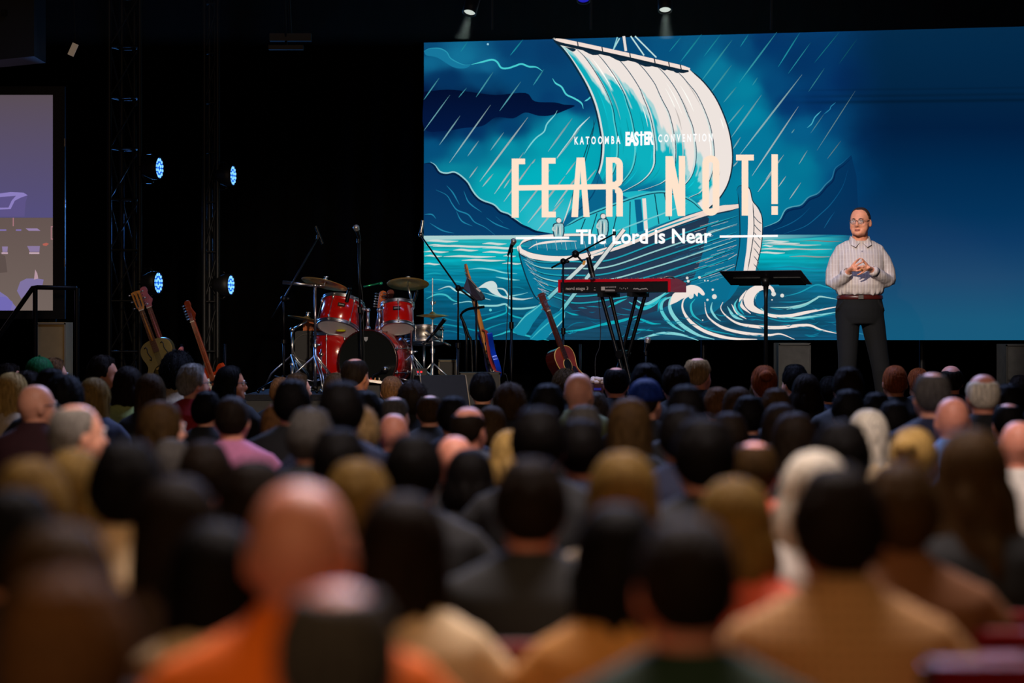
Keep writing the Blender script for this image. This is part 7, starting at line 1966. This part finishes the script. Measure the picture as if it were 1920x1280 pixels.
AUD = [
 # --- front rows, left
 (17, 683, 36, 'short', 'dbr', 'blk', -72, 'man in profile at the far left edge beneath the handrail', 't'),
 (74, 669, 42, 'cap', 'grn', 'blk', -22, 'person in a dark green cap before the beige board box', 'p'),
 (100, 673, 46, 'short', 'lbr', 'dgry', -48, 'grey-brown haired man turned right just beside the green cap', 'p', 0, True),
 (22, 700, 44, 'shoulder', 'bl', 'bei', -22, 'blonde bobbed woman at far left behind the profile man', 'p'),
 (52, 697, 48, 'short', 'dbr', 'dgrn', -48, 'dark-haired man between the blonde bob and the bald man in glasses', 'p'),
 (96, 693, 44, 'short', 'blk', 'blk', 0, 'black-haired person behind the curly-haired woman at left', 'p'),
 (67, 721, 57, 'bald', 'gr', 'mar', -48, 'bald man in glasses and dark maroon jacket at far left', 'p', 1, True),
 (121, 704, 54, 'curly', 'blk', 'blk', 0, 'woman with black curly hair right of the bald man in glasses', 'p'),
 (193, 668, 46, 'short', 'dbr', 'blk', -72, 'dimly lit man in profile left of the gold guitar', 't'),
 (205, 694, 40, 'short', 'dbr', 'blk', -22, 'brown-haired person just under the dim profile man', 't'),
 (177, 710, 62, 'long', 'dbl', 'nvy', -22, 'blonde long-haired woman in navy at left in front of the truss', 'p'),
 (240, 688, 60, 'bob', 'dbr', 'lgrn', 0, 'dark bobbed woman in pale green top below the gold guitar', 'p'),
 (282, 702, 58, 'long', 'br', 'blk', 0, 'long brown-haired woman right of the pale green top', 'p'),
 (333, 658, 58, 'afro', 'blk', 'bei', 0, 'person with tall black hair covering the orange guitar body', 'd'),
 (362, 684, 50, 'short', 'gr', 'red', -48, 'grey-haired man in glasses and red top near the orange guitar', 'p', 0, True),
 (432, 687, 56, 'bob', 'blk', 'blk', -72, 'dark-haired woman in glasses in profile left of the drum kit', 't', 0, True),
 (143, 752, 92, 'crown', 'gr', 'wht', -48, 'large grey-haired elderly man in white shirt at left', 'p', 1),
 (303, 754, 88, 'shoulder', 'br', 'blk', -48, 'brown-haired woman with lit cheek behind the elderly man', 'p'),
 (388, 735, 54, 'short', 'blk', 'blk', -22, 'black-haired person left of the man in the pink shirt', 'p'),
 (435, 740, 68, 'crew', 'dbr', 'pnk', 0, 'short dark-haired man in pink shirt left of centre', 'p'),
 # --- front rows, centre
 (527, 709, 30, 'short', 'lbr', 'blk', 0, 'light brown head at the left foot of the drum kit', 'p'),
 (558, 701, 44, 'short', 'br', 'blk', -48, 'brown-haired head turned right under the left cymbal stand', 'p'),
 (548, 714, 70, 'short', 'blk', 'blk', 0, 'broad black-haired head beneath the left side of the drum kit', 'p'),
 (666, 668, 48, 'crown', 'dbr', 'blk', -22, 'balding dark-haired man right in front of the bass drum', 't'),
 (630, 700, 36, 'long', 'br', 'blk', 0, 'long brown hair seen between cymbal stand and the man at the bass drum', 'p'),
 (734, 703, 45, 'crew', 'lbr', 'blk', 0, 'ginger-brown cropped head at the right of the bass drum', 'p'),
 (774, 714, 60, 'curly', 'dbr', 'blk', 0, 'dark curly head next to the ginger-brown cropped head', 'p'),
 (640, 718, 80, 'short', 'blk', 'nvy', 0, 'wide black-haired head below the man at the bass drum', 'p'),
 (685, 735, 62, 'short', 'blk', 'nvy', 0, 'black head between two balding heads under the pedal board', 'p'),
 (740, 740, 50, 'crown', 'dgr', 'blk', -22, 'blue-tinged thinning head below the ginger-brown cropped head', 'p'),
 (806, 737, 54, 'crown', 'br', 'blk', 0, 'thinning brown head beneath the wedge monitor', 'p'),
 (850, 745, 50, 'short', 'blk', 'nvy', 0, 'small black-haired head right of the thinning brown head', 'p'),
 (905, 700, 48, 'short', 'blk', 'blk', 0, 'black-haired head at the foot of the blue bass', 'p'),
 (956, 719, 70, 'curly', 'br', 'blk', 0, 'brown curly-haired head under the lone microphone stand', 'p'),
 (1027, 722, 62, 'short', 'blk', 'blk', 0, 'round black-haired head left of the shaven head by the acoustic guitar', 'p'),
 (1060, 692, 46, 'curly', 'br', 'blk', 0, 'brown curly head at the foot of the acoustic guitar', 'p'),
 (1085, 699, 52, 'bald', 'gr', 'olv', -22, 'shaven-headed man in olive collar beside the acoustic guitar', 'p', 0),
 (1155, 685, 50, 'crown', 'blk', 'blk', 0, 'bald-topped dark-haired man under the piano stand', 'r'),
 (1212, 684, 52, 'short', 'blk', 'blk', 0, 'black-haired head below the low microphone by the piano', 'p'),
 (1210, 710, 62, 'cap', 'nvy', 'blk', -22, 'person in a navy blue cap near the centre of the crowd', 'p'),
 (1267, 687, 50, 'short', 'dbr', 'blk', 0, 'dark brown head just left of the sandy-haired man', 'p'),
 (1308, 667, 48, 'crown', 'sand', 'blk', -22, 'sandy-haired man with small bald patch between piano and music stand', 'r'),
 (1286, 725, 68, 'short', 'blk', 'blk', 0, 'black-haired head with pale highlight below the sandy-haired man', 'p'),
 (1345, 728, 42, 'short', 'lbr', 'blk', 0, 'small light brown head right of the sandy-haired man', 'p'),
 (1384, 727, 50, 'long', 'br', 'blk', 0, 'long light brown hair beneath the music stand', 'p'),
 (1433, 684, 46, 'bun', 'gin', 'blk', 0, 'auburn head at the base of the music stand pole', 'p'),
 (1427, 710, 40, 'short', 'br', 'blk', 0, 'brown head directly below the auburn head', 'p'),
 (1455, 730, 50, 'short', 'br', 'blk', 0, 'dark brown head right of the long light brown hair', 'p'),
 (1490, 685, 46, 'short', 'blk', 'blk', 25, 'black-haired head with lit ear in front of the grey road case', 'p'),
 (1512, 702, 52, 'bob', 'dbr', 'blk', 0, 'dark bobbed hair right of the lit ear beneath the road case', 'p'),
 (1555, 707, 44, 'short', 'blk', 'nvy', 0, 'blue-rimmed black head at the speaker\'s left foot', 'p'),
 (1590, 690, 54, 'short', 'dbr', 'blk', 0, 'dark head right beneath the speaker\'s legs', 'p'),
 # --- front rows, right
 (1678, 683, 40, 'crew', 'gin', 'blk', 0, 'reddish cropped head right of the speaker\'s legs', 't'),
 (1681, 700, 46, 'short', 'blk', 'blk', 0, 'black head covering the reddish cropped head', 'p'),
 (1722, 688, 34, 'crew', 'gin', 'blk', 0, 'small auburn head left of the two tall balding men', 't'),
 (1783, 682, 44, 'fringe', 'dbr', 'blk', 0, 'balding man with dark fringe behind the man in navy', 'r'),
 (1748, 693, 64, 'crown', 'dgr', 'nvy', 0, 'upright man with thinning grey hair and navy top at right', 'p'),
 (1786, 745, 64, 'bald', 'gr', 'blu', 0, 'bald pink-headed man in light blue shirt at right', 'r', 1),
 (1843, 697, 62, 'fringe', 'wh', 'blk', 0, 'white fringed balding head at the far right', 'r'),
 (1892, 722, 58, 'short', 'blk', 'blk', 0, 'black-haired head at the right edge below the grey case', 'p'),
 (1912, 705, 40, 'short', 'dbr', 'blk', 0, 'dark brown head touching the right edge of the picture', 'p'),
 (1835, 750, 50, 'long', 'blk', 'blk', 0, 'long black hair right of the bald pink-headed man', 'p'),
 (1890, 752, 60, 'crown', 'blk', 'blk', 0, 'black head with small glowing bald patch near the right edge', 'r'),
 # --- middle rows
 (521, 757, 62, 'long', 'lbr', 'blk', 0, 'woman with long straight fair hair falling below the drum kit', 'p'),
 (583, 768, 86, 'short', 'dgr', 'blk', -22, 'dark grey head with pale temple left of the ash-blonde curls', 'p'),
 (672, 762, 84, 'curly', 'sand', 'gry', 0, 'ash-blonde curly head near the centre left', 'p', 0),
 (738, 775, 66, 'bald', 'gr', 'blk', 0, 'bald pinkish head right of the ash-blonde curls', 'r'),
 (878, 758, 72, 'fringe', 'dbr', 'gry', -22, 'balding man with dark sides and grey shirt in the centre', 'r'),
 (922, 762, 50, 'bob', 'br', 'blk', 0, 'brown head tucked right of the balding man in grey', 'p'),
 (1095, 762, 52, 'short', 'dgr', 'blk', 0, 'blue-lit grey head behind the round black-haired head', 'p'),
 (1117, 737, 46, 'short', 'dgr', 'blk', 0, 'small blue-lit head right of the shaven-headed man', 'p'),
 (1180, 748, 88, 'long', 'br', 'blk', 0, 'long brown hair with bluish crown near the navy cap', 'p'),
 (1278, 766, 104, 'short', 'blk', 'nvy', 0, 'large black blue-rimmed head in the middle of the crowd', 'p'),
 (1404, 744, 56, 'short', 'blk', 'nvy', 0, 'blue-rimmed black head under the music stand', 'p'),
 (1368, 776, 66, 'short', 'dbr', 'blk', 0, 'dark head left of the woman with the gold earring', 'p'),
 (1464, 758, 80, 'long', 'dbr', 'blk', 0, 'dark-haired woman with gold earring right of centre', 'p'),
 (1490, 775, 90, 'long', 'dbr', 'blk', 0, 'long dark brown hair with grey sheen left of the white-haired head', 'p'),
 (1590, 733, 66, 'short', 'blk', 'nvy', 0, 'broad black head below the speaker\'s legs', 'p'),
 (1643, 738, 50, 'short', 'blk', 'nvy', 0, 'small blue-topped black head above the white-haired head', 'p'),
 (1676, 755, 62, 'short', 'blk', 'nvy', 0, 'blue-topped black head right of the white-haired head', 'p'),
 (1578, 793, 96, 'short', 'blk', 'dgrn', 0, 'dark rounded head left of the white-haired head', 'p'),
 (1628, 770, 78, 'shoulder', 'wh', 'crm', 0, 'brilliant white-haired head right of centre', 'p'),
 (1713, 800, 92, 'bun', 'bl', 'blu', -22, 'blonde woman with hair bun and light blue top at right', 'p'),
 (1910, 790, 62, 'bald', 'gr', 'wht', 0, 'bald head cut by the right edge of the picture', 'r'),
 (1010, 768, 90, 'short', 'blk', 'blk', 0, 'black-haired head below the round head at centre', 'p'),
 (1090, 790, 92, 'short', 'blk', 'nvy', 0, 'dark blue-topped head above the fair long hair', 'p'),
 (636, 808, 116, 'short', 'blk', 'blk', 0, 'large dark head behind the pale bald man\'s shoulder row', 'p'),
 (775, 818, 112, 'short', 'blk', 'blk', 0, 'large dark head left of the small bald pink head', 'p'),
 (852, 817, 76, 'bald', 'gr', 'blk', 0, 'small blurred bald pink head in the centre', 'r'),
 (958, 808, 92, 'bob', 'bl', 'gry', 0, 'blurred golden-blonde head in the centre', 'p'),
 (1320, 788, 112, 'short', 'blk', 'blk', 0, 'large dark blurred head right of the fair long hair', 'p'),
 (1415, 822, 98, 'crown', 'br', 'cor', 0, 'brown-haired man with reddish ears and coral shirt', 'r'),
 (322, 826, 66, 'short', 'dgr', 'nvy', 0, 'blue-topped blurred head left of the brown blurred head', 'p'),
 (385, 830, 94, 'short', 'dbr', 'pnk', 0, 'brown blurred head in front of the pink shirt', 'p'),
 (475, 868, 130, 'short', 'dbr', 'blk', 0, 'blurred dark head beside the pale bald man', 'p'),
 (880, 880, 104, 'bob', 'blk', 'blk', 0, 'blurred black hair with blue crown in the centre', 'p'),
 (672, 868, 108, 'short', 'dbl', 'dbrn', 0, 'blurred dark blond head right of the pale bald man', 'p'),
 # --- near rows
 (60, 868, 150, 'short', 'dbl', 'blk', 0, 'blurred golden-haired head at the left edge', 'p'),
 (140, 846, 110, 'long', 'dbl', 'bei', 0, 'blurred long fair hair left of the big black head', 'p'),
 (236, 832, 150, 'short', 'blk', 'crm', 0, 'big blurred black-haired head with cream collar at left', 't', 1),
 (28, 925, 150, 'short', 'blk', 'blk', 0, 'blurred black head in the left corner', 'p'),
 (330, 898, 140, 'long', 'dbr', 'dbrn', 0, 'blurred long dark brown hair left of the pale bald man', 'p'),
 (562, 905, 186, 'bald', 'gr', 'org', 0, 'big pale bald man in orange shirt at lower left of centre', 'r', 1),
 (405, 985, 170, 'long', 'blk', 'crm', 0, 'black-haired woman in a cream shawl at lower left', 'p', 2),
 (112, 988, 215, 'long', 'br', 'blk', 0, 'blurred long brown-haired woman at the lower left', 'p'),
 (128, 1085, 215, 'short', 'lbr', 'blk', 0, 'blurred brown-haired head lowest at the left', 'p'),
 (633, 1080, 210, 'crown', 'dgr', 'dgry', 0, 'closest man with thinning grey hair overlapping the orange shirt', 'r'),
 (755, 930, 150, 'long', 'dbr', 'crm', 0, 'long dark-haired woman in pale cream top at lower centre', 'p'),
 (995, 866, 138, 'short', 'dbr', 'dgry', 0, 'dark-haired man in charcoal tee shirt at centre front', 'r'),
 (1168, 850, 150, 'long', 'dbl', 'bei', 0, 'blurred long fair-haired woman at centre', 'p'),
 (1095, 925, 0, '', '', '', 0, '', ''),
 (1160, 950, 138, 'shoulder', 'blk', 'tan', 0, 'black-haired woman in mustard tan top at centre front', 'p'),
 (1290, 962, 176, 'crew', 'dbr', 'dgrn', 0, 'close cropped-haired man with pink neck and dark green shirt', 'r'),
 (1378, 900, 130, 'bob', 'dbl', 'cor', 0, 'blurred yellow-brown bob left of the plaid-shirted man', 'p'),
 (1530, 850, 110, 'bob', 'wh', 'wht', 0, 'blurred white-haired person in white shirt behind the plaid shirt', 'p'),
 (1572, 882, 170, 'short', 'dbr', 'plaid', 0, 'big dark-haired man in brown plaid shirt at right front', 't', 1),
 (1688, 875, 92, 'short', 'br', 'brn', 0, 'brown-haired person in brown jacket right of the plaid shirt', 'p', 1),
 (1822, 808, 190, 'wavy', 'br', 'blk', 0, 'woman with very long brown hair at the right', 'p'),
]
AUD = [r for r in AUD if r[2]]
DEP = seat_everyone(AUD)
for rec, dd in zip(AUD, DEP):
    px, yt, w, sty, hc, sc, tn, lb, sk = rec[:9]
    person(px, yt, w, sty, hc, sc, tn, lb, sk, rec[9] if len(rec) > 9 else 0, rec[10] if len(rec) > 10 else False, dd)

# ---- chairs under the audience
def chair_parts():
    b = MB(); b.box((0, -0.04, 0.435), (0.43, 0.42, 0.05)); seat = b.mesh('seat')
    b = MB(); b.box((0, -0.315, 0.70), (0.42, 0.03, 0.30), Euler((R(8), 0, 0))); back = b.mesh('backrest')
    b = MB()
    for s in (-1, 1):
        b.tube([(s * 0.22, 0.17, 0.01), (s * 0.22, 0.15, 0.40), (s * 0.22, -0.22, 0.40)], 0.012, 8)
        b.tube([(s * 0.22, -0.26, 0.01), (s * 0.22, -0.20, 0.40), (s * 0.22, -0.32, 0.84)], 0.012, 8)
    b.cyl((-0.22, -0.32, 0.84), (0.22, -0.32, 0.84), 0.012); b.cyl((-0.22, 0.15, 0.40), (0.22, 0.15, 0.40), 0.012)
    return seat, back, b.mesh('frame')
CH = chair_parts()
M_cred = mat('red_vinyl', (112, 8, 12), 0.35, noise=0.15, nscale=10)
for me_, m_ in zip(CH, (M_cred, M_cred, M_blackmetal)): me_.materials.append(m_)
def chair(x, y, label, group, z=0.0, s=1.0):
    e = empty('stacking_chair', (x, y, 0), label, 'chair', group)
    for nm, me_ in zip(('seat', 'backrest', 'frame'), CH):
        o = bpy.data.objects.new(nm, me_); COL.objects.link(o); o.parent = e
    return e
for o in PEOPLE:
    x, y, _ = o.location
    if y < 7.5:
        chair(x, y - 0.02 * o.scale[0], 'red chair under the ' + o['label'].replace('big ', '').replace('blurred ', ''), 'chairs under the audience')
for k, (x, y, lb) in enumerate([(0.98, 4.75, 'red vinyl chair back at the bottom right corner beside the plaid shirt'), (1.18, 5.9, 'red vinyl chair one row ahead of the corner chair at right')]):
    e = chair(x, y, lb, None)
    e.scale = (1.0, 1.0, 1.13 if k == 0 else 1.03)

# tell-tale small things
q = P(1790, 812, 9.9)
for o in PEOPLE: pass
